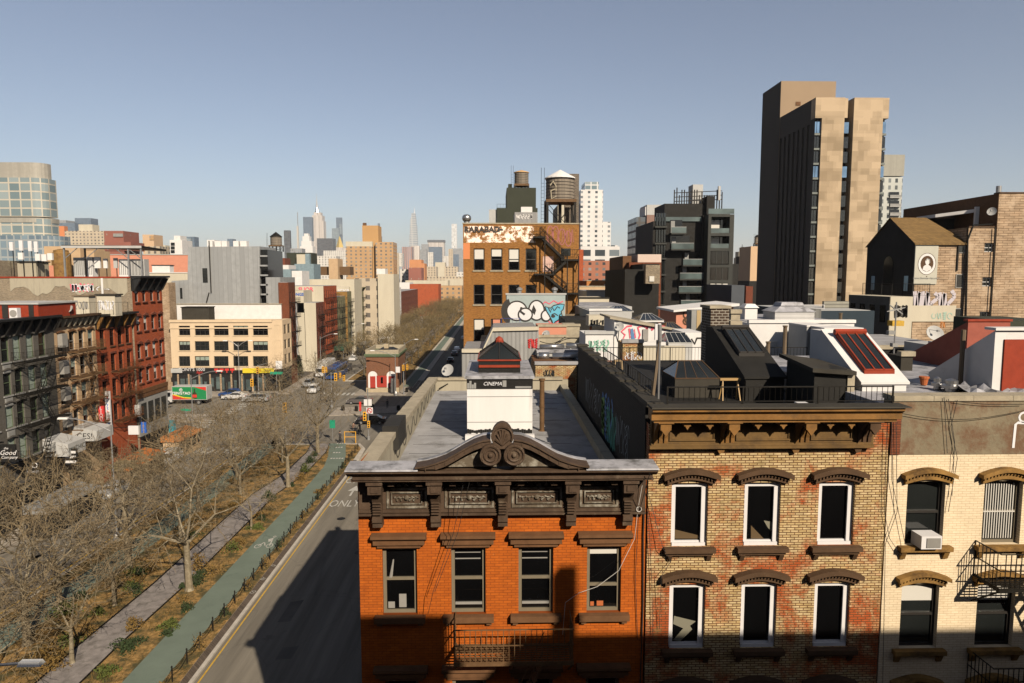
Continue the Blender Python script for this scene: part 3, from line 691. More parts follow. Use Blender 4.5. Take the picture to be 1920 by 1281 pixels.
for k in range(7): mb.box(C0+.02+k*1.09, C0+1.10+k*1.09, FY-.06, FY+.5, 20.66, 20.80)
mb.build('coping', 'coping_stone', cb)
mb = MB(); mb.box(C0, C1, FY+.5, 30, 20.2, 20.5); mb.box(C0, C0+.5, FY+.5, 30, 19.1, 20.2); mb.build('roof', 'roof_silver', cb)
for i, (z, h) in enumerate(cr):
    for j, (x, w_) in enumerate(cw):
        win(cb, x-C0, z, w_, h, 'frame_dark' if (i, j) != (0, 1) else 'frame_taupe', 'glass_soft', 'sash', .14, t=.08, blind=(.3, 'blind_white') if i == 1 else None)
        q = MB(); ex = .2; zt = z+h; n = 10
        bot = [(x-ex*.6+(w_+1.2*ex)*k/n, zt-.05+.13*sin(pi*k/n)) for k in range(n+1)]; mid = [(x-ex*.6+(w_+1.2*ex)*k/n, zt+.1+.17*sin(pi*k/n)) for k in range(n+1)]; q.prism(mid+bot[::-1], FY-.1, FY-.001)
        mid2 = [(x-ex+(w_+2*ex)*k/n, zt+.11+.18*sin(pi*k/n)) for k in range(n+1)]; top = [(x-ex+(w_+2*ex)*k/n, zt+.22+.18*sin(pi*k/n)) for k in range(n+1)]; q.prism(top+mid2[::-1], FY-.22, FY-.001)
        for k in range(15): t = (k+.5)/15; xx = x-ex*.7+(w_+1.4*ex)*t; q.box(xx-.022, xx+.022, FY-.15, FY-.1, zt+.04+.17*sin(pi*t), zt+.1+.175*sin(pi*t))
        q.build('window_hood', 'yellow_stone', cb)
        q = MB(); q.box(x-.2, x+w_+.2, FY-.2, FY-.001, z-.13, z-.003)
        for xx in (x-.14, x+w_): q.prismx([(FY-.001, z-.38), (FY-.05, z-.38), (FY-.16, z-.13), (FY-.001, z-.13)], xx, xx+.14)
        q.build('sill', 'yellow_stone', cb)
b = MB()
for k in range(12): b.box(13.56+k*.07, 13.585+k*.07, 18.13, 18.15, 16.75, 18.3)
b.box(13.52, 14.4, 18.12, 18.15, 17.5, 17.53); b.build('window_grille', 'blind_white', cb)
fire_escape(cb, 13.25-C0, 16.4-C0, 0, 1.0, [15.75, 12.6, 9.4], 'iron', -1, .8, 1.0, .14, px=.7)
b = MB(); ribbon(b, [(14.12, 19.35), (14.14, 20.0), (14.2, 20.05), (14.62, 20.02), (14.66, 19.5)], .035, FY-.03); ribbon(b, ell(14.36, 20.2, .13, .13, 14), .028, FY-.03, close=True)
b.build('graffiti', 'spray_white', cb)
ac = thing('air_conditioner', 'white window air conditioner under the left sash of the cream building', 'air conditioner', (11.85, FY, 16.62))
b = MB(); b.box(11.52, 12.08, 17.65, 18.12, 16.64, 17.0); b.build('body', 'white_trim', ac); b = MB(); b.box(11.66, 12.04, 17.635, 17.65, 16.68, 16.95)
for k in range(9): b.box(11.66, 12.04, 17.625, 17.636, 16.69+k*.029, 16.7+k*.029)
b.build('grille', 'frame_grey', ac)
def cables(pp, lab, r=.009, mat='cable'):
    b = MB()
    for p in pp: b.path(p, r, 3)
    return tag(b.build('cable', mat), lab, 'cable')
def sag(a, c, dz, n=8): a = Vector(a); c = Vector(c); return [a+(c-a)*(i/n)-Vector((0, 0, dz*sin(pi*i/n))) for i in range(n+1)]
cables([[WY(1795, 750, 17.9), WY(1783, 800, 17.92), WY(1795, 860, 17.92), WY(1778, 960, 17.92)], [WY(1778, 748, 17.9), WY(1790, 830, 17.92), WY(1785, 930, 17.92)], [WY(1770, 745, 17.9), WY(1776, 850, 17.92)]], 'bundle of black cables hanging over the patched render left of the sprayed figure')
cables([sag(WY(1665, 770, 17.88), WY(1920, 770, 17.88), .25), sag(WY(1790, 752, 17.88), WY(1920, 758, 17.88), .05)], 'black cable sagging sideways across the patched render under the coping')
cables([[WY(1663, 800, 17.9), WY(1658, 960, 17.92), WY(1668, 1010, 17.92), WY(1688, 1040, 17.9)], [WY(1680, 790, 17.9), WY(1682, 960, 17.92), WY(1660, 1020, 17.92), WY(1655, 1281, 17.92)], [WY(1672, 780, 17.9), WY(1672, 900, 17.92), WY(1697, 1020, 17.9)]], 'loops of black cable where the buff and cream fronts meet')
cables([[WY(1214, 920, 17.92), WY(1243, 1028, 17.75), WY(1258, 1052, 17.9), WY(1240, 1080, 17.75), WY(1236, 1180, 17.92)], [WY(1215, 960, 17.92), WY(1222, 1090, 17.92), WY(1224, 1200, 17.92)]], 'thin black cable slanting across the left edge of the buff brick front')
nb = thing('apartment_building', 'tall brick building across the side street that shades the lower fronts', 'building', (-5, -1.5, 0)); b = MB(); b.box(-14, 8.2, -14, -1.6, 0, 29.2); b.build('wall', 'red_brick_old', nb)
nb = thing('apartment_building', 'brick building across the side street with a chimney above its roof', 'building', (18, -1.5, 0)); b = MB(); b.box(10.0, 42, -14, -1.6, 0, 28.6); b.build('wall', 'red_brick_old', nb); b = MB(); b.box(11.3, 11.8, -2.1, -1.65, 28.6, 30.6); b.build('chimney', 'red_brick_old', nb)
def X(u, y, v=600): return WY(u, v, y).x
def Zv(v, y, u=930): return WY(u, v, y).z
def slab(label, u0, u1, vt, y, dep, mat, z0=0, cat='building', name='low_building', roof=None, cop=None, group=None, vref=None):
    """a plain mass from the ground up: wall + roof, seen at pixels u0..u1 with its front top edge at vt"""
    x0, x1, z = X(u0, y, vt), X(u1, y, vt), Zv(vt, y, u0)
    t = thing(name, label, cat, ((x0+x1)/2, y, z0), 0, group)
    b = MB(); b.box(x0, x1, y, y+dep, z0, z); b.build('wall', mat, t)
    if roof: b = MB(); b.box(x0+.2, x1-.2, y+.25, y+dep-.2, z, z+.03); b.build('roof', roof, t)
    if cop: b = MB(); b.box(x0-.05, x1+.05, y-.08, y+.22, z, z+.18); b.build('coping', cop, t)
    return t, x0, x1, z
def railing(label, pts, z0, z1, mat='iron', gap=.14, posts=1.6, r=.012, name='roof_railing'):
    t = thing(name, label, 'railing', (pts[0][0], pts[0][1], z0))
    a = MB(); c = MB(); d = MB()
    for p, q in zip(pts, pts[1:]):
        p = Vector((*p, 0)); q = Vector((*q, 0)); L = (q-p).length; n = max(1, int(L/gap)); m_ = max(1, int(L/posts))
        a.tube((p.x, p.y, z1), (q.x, q.y, z1), .022, n=4); a.tube((p.x, p.y, z0+.08), (q.x, q.y, z0+.08), .014, n=4)
        for k in range(n): s_ = p+(q-p)*(k/n); c.tube((s_.x, s_.y, z0+.08), (s_.x, s_.y, z1), r*.8, n=3, cap=False)
        for k in range(m_+1): s_ = p+(q-p)*(k/m_); d.tube((s_.x, s_.y, z0), (s_.x, s_.y, z1+.02), .026, n=4)
    a.build('rail', mat, t); c.build('baluster', mat, t); d.build('post', mat, t); return t
railing('black iron railing along the front edge of the dark roof above the ochre cornice', [(4.5, 17.62), (10.5, 17.62)], 20.66, 21.12)
railing('black railing running back along the left side of the dark roof beside two small stools', [(4.45, 19.2), (4.5, 23), (4.45, 28)], 20.6, 21.05, gap=.4)
railing('black railing along the back edge of the dark roof behind the brick chimney', [(4.5, 33.2), (10.6, 33.2)], 19.82, 20.55, gap=.16)
p = X(1237, 20); b = MB(); b.tube((p, 20, 19.8), (p+.02, 20, 22.1), .03, n=6); b.tube((p+.02, 20, 22.1), (p, 20, 22.6), .06, n=8)
tag(b.build('mast', 'galv'), 'slim grey mast with a white head, strapped to the roof railing of the dark roof', 'mast')
b = MB(); b.tube((p+.03, 21, 19.8), (p+.32, 21.2, 22.2), .05, n=6); tag(b.build('pipe', 'wood'), 'leaning brown pipe just behind the slim mast on the dark roof', 'pipe')
t = thing('brick_chimney', 'brick chimney with white mortar behind the black sloping bulkhead', 'chimney', (8.9, 27, 19.8))
mm('chimney_brick', brick, (.07, .045, .03), (.10, .065, .04), (.42, .38, .32), .24, .11, .018)
b = MB(); b.box(8.56, 9.3, 27, 28.2, 19.82, 22.75); b.build('shaft', 'chimney_brick', t); b = MB(); b.box(8.5, 9.36, 26.94, 28.26, 22.75, 22.86); b.build('cap', 'coping_stone', t)
def wedge(name, label, x0, x1, yf, yb, z0, zf, zb, mat, sky=None, glassmat='glass_soft', framemat='frame_dark', n=3, side=None):
    t = thing(name, label, 'bulkhead', ((x0+x1)/2, yf, z0))
    b = MB(); b.prismx([(yf, z0), (yf, zf), (yb, zb), (yb+.9, zb), (yb+.9, z0)], x0, x1); b.build('wall', mat, t)
    b = MB(); b.hexa([(x0-.07, yf-.06, zf+.0), (x1+.07, yf-.06, zf), (x1+.07, yb, zb), (x0-.07, yb, zb)], [(x0-.07, yf-.06, zf+.07), (x1+.07, yf-.06, zf+.07), (x1+.07, yb, zb+.07), (x0-.07, yb, zb+.07)]); b.build('sloping_roof', mat, t)
    if sky:
        a0, a1 = sky; x2, x3 = x0+(x1-x0)*.16, x1-(x1-x0)*.14
        P = lambda x, s_, h: Vector((x, yf+(yb-yf)*s_, zf+(zb-zf)*s_+h))
        q = MB(); q.hexa([P(x2, a0, .07), P(x3, a0, .07), P(x3, a1, .07), P(x2, a1, .07)], [P(x2, a0, .2), P(x3, a0, .2), P(x3, a1, .24), P(x2, a1, .24)]); g = q.build('skylight_kerb', framemat, t)
        q = MB(); q.face([P(x2+.05, a0+.02, .225), P(x3-.05, a0+.02, .225), P(x3-.05, a1-.04, .262), P(x2+.05, a1-.04, .262)]); q.build('glazing', glassmat, t)
        q = MB()
        for k in range(n+1): xx = x2+.03+(x3-x2-.06)*k/n; q.tube(P(xx, a0, .23), P(xx, a1, .27), .028, n=4)
        q.tube(P(x2, a0+.01, .22), P(x3, a0+.01, .22), .03, n=4); q.tube(P(x2-.05, a1, .26), P(x3+.05, a1, .26), .11, n=6); q.build('skylight_frame', framemat, t)
    return t
wedge('stair_bulkhead', 'black sloping stair bulkhead with a dark three-pane skylight, right of the brick chimney', 8.38, 9.68, 22.5, 26.1, 19.82, 20.6, 22.05, 'roof_black', (.36, .85))
wedge('stair_bulkhead', 'white sloping stair bulkhead carrying an orange framed skylight', 11.25, 12.62, 20.5, 23.2, 20.5, 20.72, 22.15, 'white_wall', (.12, .82), 'glass_soft', 'rust_red')
def hipsky(label, x0, x1, y0, y1, z0, zk, zt, kerb='roof_dark', frame='galv', gl='glass_soft', name='roof_skylight', ridge=.35):
    t = thing(name, label, 'skylight', ((x0+x1)/2, (y0+y1)/2, z0)); b = MB(); b.box(x0, x1, y0, y1, z0, zk); b.build('kerb', kerb, t)
    cx, cy = (x0+x1)/2, (y0+y1)/2; rx = (x1-x0)/2*ridge
    v = [(x0, y0, zk), (x1, y0, zk), (x1, y1, zk), (x0, y1, zk), (cx-rx, cy, zt), (cx+rx, cy, zt)]
    b = MB(); b.mesh(v, [(0, 1, 5, 4), (1, 2, 5), (2, 3, 4, 5), (3, 0, 4)]); b.build('glazing', gl, t); b = MB()
    for i, j in ((0, 4), (1, 5), (2, 5), (3, 4), (4, 5), (0, 1), (1, 2), (3, 0)): b.tube(v[i], v[j], .025, n=4)
    for k in (1, 2, 3): b.tube(Vector(v[0]).lerp(Vector(v[1]), k/4), Vector(v[4]).lerp(Vector(v[5]), k/4), .015, n=4)
    b.build('glazing_bar', frame, t); return t
hipsky('low hipped skylight with white glazing bars on the dark roof behind the front railing', 6.2, 7.75, 23.3, 25.2, 19.82, 20.5, 21.0, 'roof_olive', 'brownstone_dark', ridge=.55)
t = thing('roof_hut', 'small black hut with an overhanging lid at the right end of the dark roof', 'hut', (10.2, 20.6, 20)); b = MB(); b.box(9.75, 10.75, 20.5, 22.5, 19.82, 21.2); b.build('wall', 'roof_black', t); b = MB(); b.hexa([(9.6, 20.3, 21.12), (10.95, 20.3, 21.02), (10.95, 22.8, 21.1), (9.6, 22.8, 21.3)], [(9.6, 20.3, 21.24), (10.95, 20.3, 21.14), (10.95, 22.8, 21.22), (9.6, 22.8, 21.42)]); b.build('lid', 'roof_olive', t); b = MB(); b.box(10.76, 10.98, 20.45, 20.7, 20.3, 21.0); b.build('pier', 'coping_stone', t)
def stool(label, x, y, z, mat, s=1.0, back=False):
    t = thing('stool', label, 'stool', (x, y, z)); b = MB(); b.box(x-.16*s, x+.16*s, y-.16*s, y+.16*s, z+.42*s, z+.46*s); b.build('seat', mat, t)
    for i in (-1, 1):
        for j in (-1, 1): b = MB(); b.tube((x+i*.17*s, y+j*.17*s, z), (x+i*.13*s, y+j*.13*s, z+.42*s), .022, n=4); b.build('leg', mat, t)
    b = MB()
    for i in (-1, 1): b.tube((x+i*.16*s, y-.16*s, z+.15), (x+i*.16*s, y+.16*s, z+.15), .015, n=4)
    b.build('stretcher', mat, t)
stool('pinkish plastic stool, left of two standing together on the dark roof', 4.98, 30.2, 19.82, flat('pink_plastic', (.42, .22, .15))); stool('tan plastic stool, right of two standing together on the dark roof', 5.42, 30.0, 19.82, flat('tan_plastic', (.38, .27, .14)), 1.1)
stool('white plastic stool behind the front railing near the right end of the dark roof', 8.9, 19.4, 19.9, 'white_trim')
t = thing('sawhorse', 'yellow wooden sawhorse between the small skylight and the black bulkhead', 'sawhorse', (7.9, 22.8, 19.82)); wy = flat('yellow_wood', (.40, .25, .09)); b = MB()
for i in (-1, 1): b.tube((7.95+i*.3, 22.6, 19.82), (7.95+i*.25, 22.8, 20.5), .025, n=4); b.tube((7.95+i*.3, 23.0, 19.82), (7.95+i*.25, 22.8, 20.5), .025, n=4)
b.build('leg', wy, t); b = MB(); b.box(7.6, 8.3, 22.75, 22.85, 20.5, 20.58); b.build('beam', wy, t)
for i, (u, v, s_) in enumerate([(1757, 722, .17), (1783, 726, .3)]):
    p = WZ(u, v+8, 20.52); t = thing('roof_vent', ['small domed metal vent beside a larger flat one on the white roof', 'large flat-capped metal vent on the white roof left of the rusty pole'][i], 'vent', p)
    b = MB(); b.lathe(p, [(s_*.6, 0), (s_*.6, .14)], 12); b.build('neck', 'steel', t); b = MB(); b.lathe(p, [(s_, .12), (s_*1.05, .2), (s_*.6, .24), (s_*.6, .34), (s_*.1, .4)], 14); b.build('cap', 'steel', t, smooth=False)
p = WZ(1732, 722, 20.52); b = MB(); b.lathe(p, [(.09, 0), (.13, .22), (.15, .22), (.15, .28)], 12); tag(b.build('flower_pot', 'terracotta'), 'empty orange clay flower pot on the white roof beside the metal vents', 'flower pot')
p = WZ(1800, 728, 20.5); b = MB(); b.tube(p, p+Vector((0, 0, 1.85)), .07, n=8); tag(b.build('vent_pipe', 'wood'), 'tall rusty brown pole standing on the white roof in front of the grey wedge bulkhead', 'pipe')
t = thing('stair_bulkhead', 'white bulkhead with a red door and a grey side sloping down to the back', 'bulkhead', (15.8, 19.9, 20.5))
b = MB(); b.prismx([(19.9, 20.5), (19.9, 22.42), (22.9, 20.75), (22.9, 20.5)], 14.85, 17.2); b.build('wall', 'white_wall', t); b = MB(); b.box(15.12, 16.2, 19.85, 19.9, 20.55, 22.15); b.build('door', 'rust_red', t); b = MB(); b.box(14.8, 17.25, 19.82, 20.3, 22.42, 22.5); b.build('coping', 'white_wall', t)
t = thing('stair_bulkhead', 'red sided bulkhead standing behind the white bulkhead at the right edge', 'bulkhead', (17.9, 26, 20))
b = MB(); b.prismx([(25, 19.5), (25, 22.35), (29.5, 20.3), (29.5, 19.5)], 17.6, 19.2); b.build('wall', mm('red_wall', paint, (.34, .10, .07), .8, .15, 2), t); b = MB(); b.box(17.55, 19.25, 24.95, 25.2, 22.35, 22.43); b.build('coping', 'rust_red', t)
for i, (u, w_) in enumerate([(1812, .9), (1855, .5)]):
    p = WZ(u, 700, 20.6); b = MB(); b.hexa([(p.x-w_, p.y-.15, 20.5), (p.x+w_, p.y-.15, 20.5), (p.x+w_, p.y+.15, 20.5), (p.x-w_, p.y+.15, 20.5)], [(p.x-w_-.04, p.y-.2, 20.78), (p.x+w_+.04, p.y-.2, 20.78), (p.x+w_+.04, p.y+.2, 20.78), (p.x-w_-.04, p.y+.2, 20.78)]); b.box(p.x-w_, p.x+w_, p.y-.16, p.y+.16, 20.78, 20.8)
    tag(b.build('planter_box', 'terracotta' if i == 0 else 'lightgrey'), ['long terracotta planter trough beside the rusty pole', 'grey planter trough next to the red door'][i], 'planter')
tarp = MB(); n = 26
vs = []; rg = random.Random(4)
for j in range(7):
    for i in range(n): vs.append((13.9+i*.2, 19.2+j*.28, 20.52+.3*abs(sin(i*.9+j*.4))*rg.uniform(.4, 1)*(1 if 0 < j < 6 else .05)))
tarp.mesh(vs, [(j*n+i, j*n+i+1, (j+1)*n+i+1, (j+1)*n+i) for j in range(6) for i in range(n-1)])
tag(tarp.build('tarpaulin', 'roof_silver'), 'crumpled grey tarpaulin with cables lying on the roof below the red door', 'tarpaulin')
p = WY(1676, 660, 27); t = thing('tv_antenna', 'roof antenna with small vanes on a thin pole right of the orange framed skylight', 'antenna', (p.x, 27, 20)); b = MB(); b.tube((p.x, 27, 19.5), (p.x, 27, 23.0), .03, n=5); b.build('pole', 'galv', t); b = MB()
for k in range(4): a = k*pi/2+.4; b.tube((p.x, 27, 22.7), (p.x+.45*cos(a), 27+.2*sin(a), 22.7+.2*sin(a)), .04, .02, n=4)
b.box(p.x-.12, p.x+.1, 26.9, 27.1, 21.2, 21.35); b.box(p.x-.3, p.x-.05, 26.9, 27.1, 21.7, 21.85); b.build('vane', 'grey_wall', t)
slab('long dark walled roof building behind the antenna and the rusty pole', 1628, 1840, 655, 31, 8, 'roof_black', roof='roof_grey', cop='coping_stone')
slab('white walled low building behind the rusty pole', 1748, 1830, 648, 28.5, 2, 'lightgrey', cop='white_wall')
slab('brick chimney block with peeling white corner behind the white bulkhead', 1690, 1712, 668, 25, .9, 'roof_olive', 19.5, 'chimney', 'chimney_block', cop='coping_stone')
slab('broad low brick building under the jumble of white rooftops', 1100, 1900, 700, 36, 30, 'dark_brick', roof='roof_grey')
t, x0, x1, z = slab('white stuccoed rooftop house with vents on its flat roof', 1405, 1602, 606, 38, 9, 'white_wall', 15, 'rooftop house', 'rooftop_house', roof='roof_silver', cop='white_paint')
b = MB(); xa, xb = X(1478, 38), X(1508, 38); b.box(xa, xb, 37.96, 38, 18.9, 21.0); b.box(X(1442, 38), X(1456, 38), 37.8, 38, 19.5, 20.4); b.build('door', 'lightgrey', t)
t = thing('roof_vent', 'square white capped chimney vent on the white rooftop house', 'vent', (X(1406, 41), 41, z)); xa, xb = X(1394, 41), X(1422, 41); b = MB(); b.box(xa+.08, xb-.08, 41, 41.8, z, z+.72); b.build('shaft', 'white_wall', t); b = MB(); b.taper(xa, xb, 40.9, 41.9, z+.72, z+.95, .2); b.build('cap', 'white_paint', t)
t = thing('roof_vent', 'large louvred white vent with a hipped grey cover on the white rooftop house', 'vent', (X(1480, 41), 41, z)); xa, xb = X(1448, 41), X(1520, 41); b = MB(); b.box(xa, xb, 40.6, 42.4, z, z+.5)
for k in range(6): b.box(xa-.03, xb+.03, 40.56, 42.44, z+.08*k+.02, z+.08*k+.05)
b.build('louvre', 'white_paint', t); b = MB(); b.taper(xa-.1, xb+.1, 40.5, 42.5, z+.5, z+.85, .6, ky=.5); b.taper(xa+.45, xb-.45, 40.9, 42.1, z+.85, z+1.05, .1); b.build('cap', 'roof_silver', t)
for i, (u0, u1, vt, y, m_) in enumerate([(1513, 1556, 613, 35, 'lightgrey'), (1546, 1618, 618, 33.5, 'lightgrey')]):
    t, x0, x1, z = slab(['tall grey equipment cabinet in front of the white rooftop house', 'wide grey equipment cabinet with a white top behind the orange framed skylight'][i], u0, u1, vt, y, 2.2, m_, 17, 'cabinet', 'equipment_cabinet')
    b = MB(); b.box(x0-.02, x1+.02, y-.03, y+2.2, z, z+.08); b.build('top', 'white_wall', t); b = MB(); b.box(x0+.05, x0+.25, y-.02, y, z-2.0, z-.3); b.box(x1-.4, x1-.1, y-.02, y, z-.9, z-.2); b.build('panel', 'frame_grey', t)
for i, (u, vt, y) in enumerate([(1473, 612, 33.8), (1442, 642, 34), (1576, 588, 44), (1592, 600, 44)]):
    xx = X(u, y); zz = Zv(vt, y, u); b = MB(); b.tube((xx, y, 17.5), (xx, y, zz), .1, n=7); b.lathe((xx, y, zz-.02), [(.13, 0), (.13, .06)], 7)
    tag(b.build('vent_pipe', 'wood'), ['tallest brown pipe in front of the white rooftop house', 'short brown pipe left of the tallest one before the white rooftop house', 'taller of two brown pipes before the blue-black hall', 'shorter of two brown pipes before the blue-black hall'][i], 'pipe')
railing('thin white railing in front of the white rooftop house', [(X(1430, 34.5), 34.5), (X(1515, 34.5), 34.5)], 19.5, 20.4, 'iron', gap=.16)
t, x0, x1, z = slab('pink rooftop house with a slanting white roof edge and a sprayed scrawl', 1268, 1375, 585, 50, 5, 'pink_wall', 15, 'rooftop house', 'rooftop_house')
b = MB(); b.hexa([(x0-.3, 49.6, z), (x1+.3, 49.6, z+.45), (x1+.3, 55, z+.45), (x0-.3, 55, z)], [(x0-.3, 49.6, z+.16), (x1+.3, 49.6, z+.63), (x1+.3, 55, z+.63), (x0-.3, 55, z+.16)]); b.build('roof_edge', 'white_paint', t); b = MB(); b.prism([(x0, z-.01), (x1, z-.01), (x1, z+.44)], 50, 50.2); b.build('gable', 'pink_wall', t)
b = MB(); ribbon(b, [(X(1285, 49.98), Zv(582, 49.98)), (X(1292, 49.98), Zv(590, 49.98)), (X(1284, 49.98), Zv(600, 49.98)), (X(1292, 49.98), Zv(612, 49.98)), (X(1282, 49.98), Zv(628, 49.98))], .09, 49.97); ribbon(b, ell(X(1288, 50), Zv(590, 50), .28, .32, 12), .05, 49.975, close=True); ribbon(b, ell(X(1288, 50), Zv(603, 50), .28, .25, 12), .05, 49.975, close=True); b.build('graffiti', 'brownstone_dark', t)
t, x0, x1, z = slab('pair of grey sheet metal lockers against the pink rooftop house', 1297, 1326, 582, 46, 1.2, 'grey_wall', 17, 'cabinet', 'metal_locker'); b = MB(); b.box(x0+.35, x0+.62, 45.97, 46, 17.5, z); b.build('yellow_panel', flat('ochre_panel', (.42, .30, .14)), t)
slab('grey concrete block chimney stub right of the brick chimney', 1371, 1388, 588, 30, .8, 'coping_stone', 17, 'chimney', 'chimney_stub', cop='coping_stone'); slab('stained stone chimney base beside the concrete stub', 1370, 1392, 602, 29, .8, 'coping_stone', 17, 'chimney', 'stone_chimney')
x0, x1 = X(1152, 42), X(1275, 42); za, zb = Zv(598, 42), Zv(622, 42)
t = thing('rooftop_house', 'white rooftop house with a sloping top and a pink sprayed tag', 'rooftop house', ((x0+x1)/2, 42, 15)); b = MB(); b.prism([(x0, 15), (x1, 15), (x1, zb), (x0, za)], 42, 46); b.build('wall', 'white_wall', t)
b = MB(); b.hexa([(x0-.3, 41.8, za), (x1, 41.8, zb), (x1, 46, zb), (x0-.3, 46, za)], [(x0-.3, 41.8, za+.12), (x1, 41.8, zb+.12), (x1, 46, zb+.12), (x0-.3, 46, za+.12)]); b.build('roof', 'coping_stone', t)
b = MB(); P = lambda u, v: (X(u, 41.97, v), Zv(v, 41.97, u)); ribbon(b, [P(*q) for q in [(1185, 611), (1176, 612), (1165, 622), (1172, 628), (1168, 636), (1180, 642), (1196, 640), (1200, 628), (1196, 614), (1206, 611), (1214, 616), (1212, 632)]], .05, 41.97); ribbon(b, [P(*q) for q in [(1180, 616), (1181, 634), (1190, 618), (1191, 634)]], .06, 41.97)
for u in (1212, 1224, 1236): ribbon(b, [P(u, 618), P(u+3, 612), P(u+9, 612), P(u+11, 620)], .05, 41.97)
b.build('graffiti', 'spray_pink', t); b = MB(); blob(b, [P(*q) for q in [(1182, 617), (1187, 616), (1191, 640), (1184, 641)]], 41.96); b.build('painted_patch', flat('denim', (.08, .2, .4)), t)
b = MB(); b.box(X(1206, 41.9), X(1216, 41.9), 41.9, 42, Zv(640, 42), Zv(618, 42)); b.build('door', 'frame_grey', t)
t, x0, x1, z = slab('white block with a green sprayed tag in front of the dark railing', 1098, 1150, 627, 40, 3, 'white_wall', 15, 'rooftop house', 'rooftop_house', cop='lightgrey'); b = MB(); scribble(b, x0+.2, x1-.25, z-1.05, z-.3, 39.97, .045, 6, 21); b.build('graffiti', flat('mint', (.25, .5, .38)), t)
t = thing('ac_unit', 'beige rooftop air handling box with black scribbles raised on orange legs', 'air conditioner', (X(1124, 47), 47, 18.5)); b = MB(); x0, x1 = X(1104, 47), X(1146, 47); b.box(x0, x1, 47, 48.6, Zv(612, 47), Zv(592, 47)); b.build('body', 'cream_wall', t); b = MB(); scribble(b, x0+.1, x1-.1, Zv(610, 47), Zv(600, 47), 46.97, .03, 7, 8); b.build('graffiti', 'spray_black', t)
for xx in (x0+.1, x1-.25): b = MB(); b.box(xx, xx+.13, 47.1, 47.3, 18, Zv(612, 47)); b.build('leg', 'terracotta', t)
slab('black bay beneath the raised air handling box', 1060, 1150, 600, 56, 6, 'roof_black')
slab('grey roof terrace with a dark awning behind the air handling box', 1105, 1165, 583, 60, 8, 'lightgrey', roof='roof_grey', cop='white_wall'); slab('pale grey flat roofed house behind the white tagged wall', 1086, 1185, 575, 70, 12, 'lightgrey', roof='roof_silver')
hipsky('hipped skylight with a white frame behind the pink tagged wall', X(1192, 46.5), X(1236, 46.5), 45.2, 48, Zv(603, 46), Zv(600, 46), Zv(589, 46), 'white_wall', 'lightgrey'); hipsky('dark hipped skylight sagging over the right end of the white tagged house', X(1240, 43.5), X(1275, 43.5), 42.4, 45, Zv(622, 43), Zv(618, 43), Zv(606, 43), 'wood', 'wood')
hipsky('long grey glazed skylight behind the leaning brown pipe', X(1246, 38.5), X(1290, 38.5), 37.5, 40, 18.3, Zv(642, 38), Zv(626, 38), 'lightgrey', 'lightgrey', ridge=.85); hipsky('low grey skylight on the pale grey flat roofed house', X(1140, 66), X(1180, 66), 64, 68, Zv(586, 64), Zv(584, 64), Zv(575, 64), 'lightgrey', 'frame_grey')
t, x0, x1, z = slab('white block with a black looping sprayed tag left of the brick chimney', 1285, 1320, 624, 38.5, 3, 'white_wall', 15, 'rooftop house', 'rooftop_house'); b = MB(); P = lambda u, v: (X(u, 38.46, v), Zv(v, 38.46, u)); ribbon(b, [P(*q) for q in [(1292, 652), (1290, 642), (1297, 636), (1303, 645), (1307, 634), (1316, 634), (1320, 646), (1322, 652)]], .05, 38.46); b.build('graffiti', 'spray_black', t)
t, x0, x1, z = slab('square brick chimney stack behind the back railing of the dark roof', 1168, 1205, 643, 36, 1.5, 'buff_brick', 16, 'chimney', 'brick_chimney', cop='roof_grey'); b = MB(); scribble(b, x0+.1, x1-.05, z-.95, z-.45, 35.97, .02, 6, 31); b.build('graffiti', 'spray_white', t)
slab('cream box beside the square brick chimney stack', 1207, 1246, 648, 36.2, 2, 'cream_wall', 16, 'rooftop house', 'rooftop_box', cop='white_wall'); slab('small cream parapet block behind the looping black tag', 1246, 1285, 650, 37, 1, 'cream_wall', 16, 'rooftop house', 'rooftop_box')
t = thing('panel_antenna', 'white twin panel antenna on a pole above the cream box', 'antenna', (X(1231, 35), 35, 19)); b = MB(); b.tube((X(1233, 35), 35, 18), (X(1233, 35), 35, 21.2), .05, n=6); b.build('pole', 'galv', t)
for u, v0, v1 in ((1228, 608, 638), (1234, 607, 640)): b = MB(); b.box(X(u, 34.8), X(u+5, 34.8), 34.7, 34.85, Zv(v1, 34.8), Zv(v0, 34.8)); b.build('panel', 'white_trim', t)
p = WY(1161, 613, 41.6); t = thing('satellite_dish', 'grey satellite dish at the left corner of the pink tagged wall', 'satellite dish', p); dish(t, p, .3); b = MB(); b.tube(p, (p.x, 42, 20), .03, n=4); b.build('mast', 'iron', t)
p = WY(1024, 627, 50.4); t = thing('satellite_dish', 'small satellite dish on the pink and grey parapet beside the corrugated wall', 'satellite dish', p); dish(t, p, .3); b = MB(); b.tube(p, (p.x-.3, 51, p.z-.6), .03, n=4); b.build('mast', 'iron', t)
for i, (u, v, y, r_) in enumerate([(1248, 577, 62, .45), (1246, 592, 60, .35), (1250, 606, 50, .3)]):
    p = WY(u, v+12, y); t = thing('roof_exhaust', ['wide drum-shaped exhaust hood behind the white skylights', 'blue grey exhaust duct under the drum hood', 'small round metal exhaust cap on the dark glazed skylight roof'][i], 'vent', (p.x, y, p.z)); b = MB(); b.lathe((p.x, y, p.z-1.5), [(r_*.6, 0), (r_*.6, 1.5)], 10); b.build('duct', 'galv' if i != 1 else mm('duct_blue', paint, (.22, .30, .34)), t); b = MB(); b.lathe((p.x, y, p.z), [(r_, 0), (r_*1.15, .1), (r_*1.15, .5), (r_*.9, .55)], 12); b.build('hood', 'galv', t)
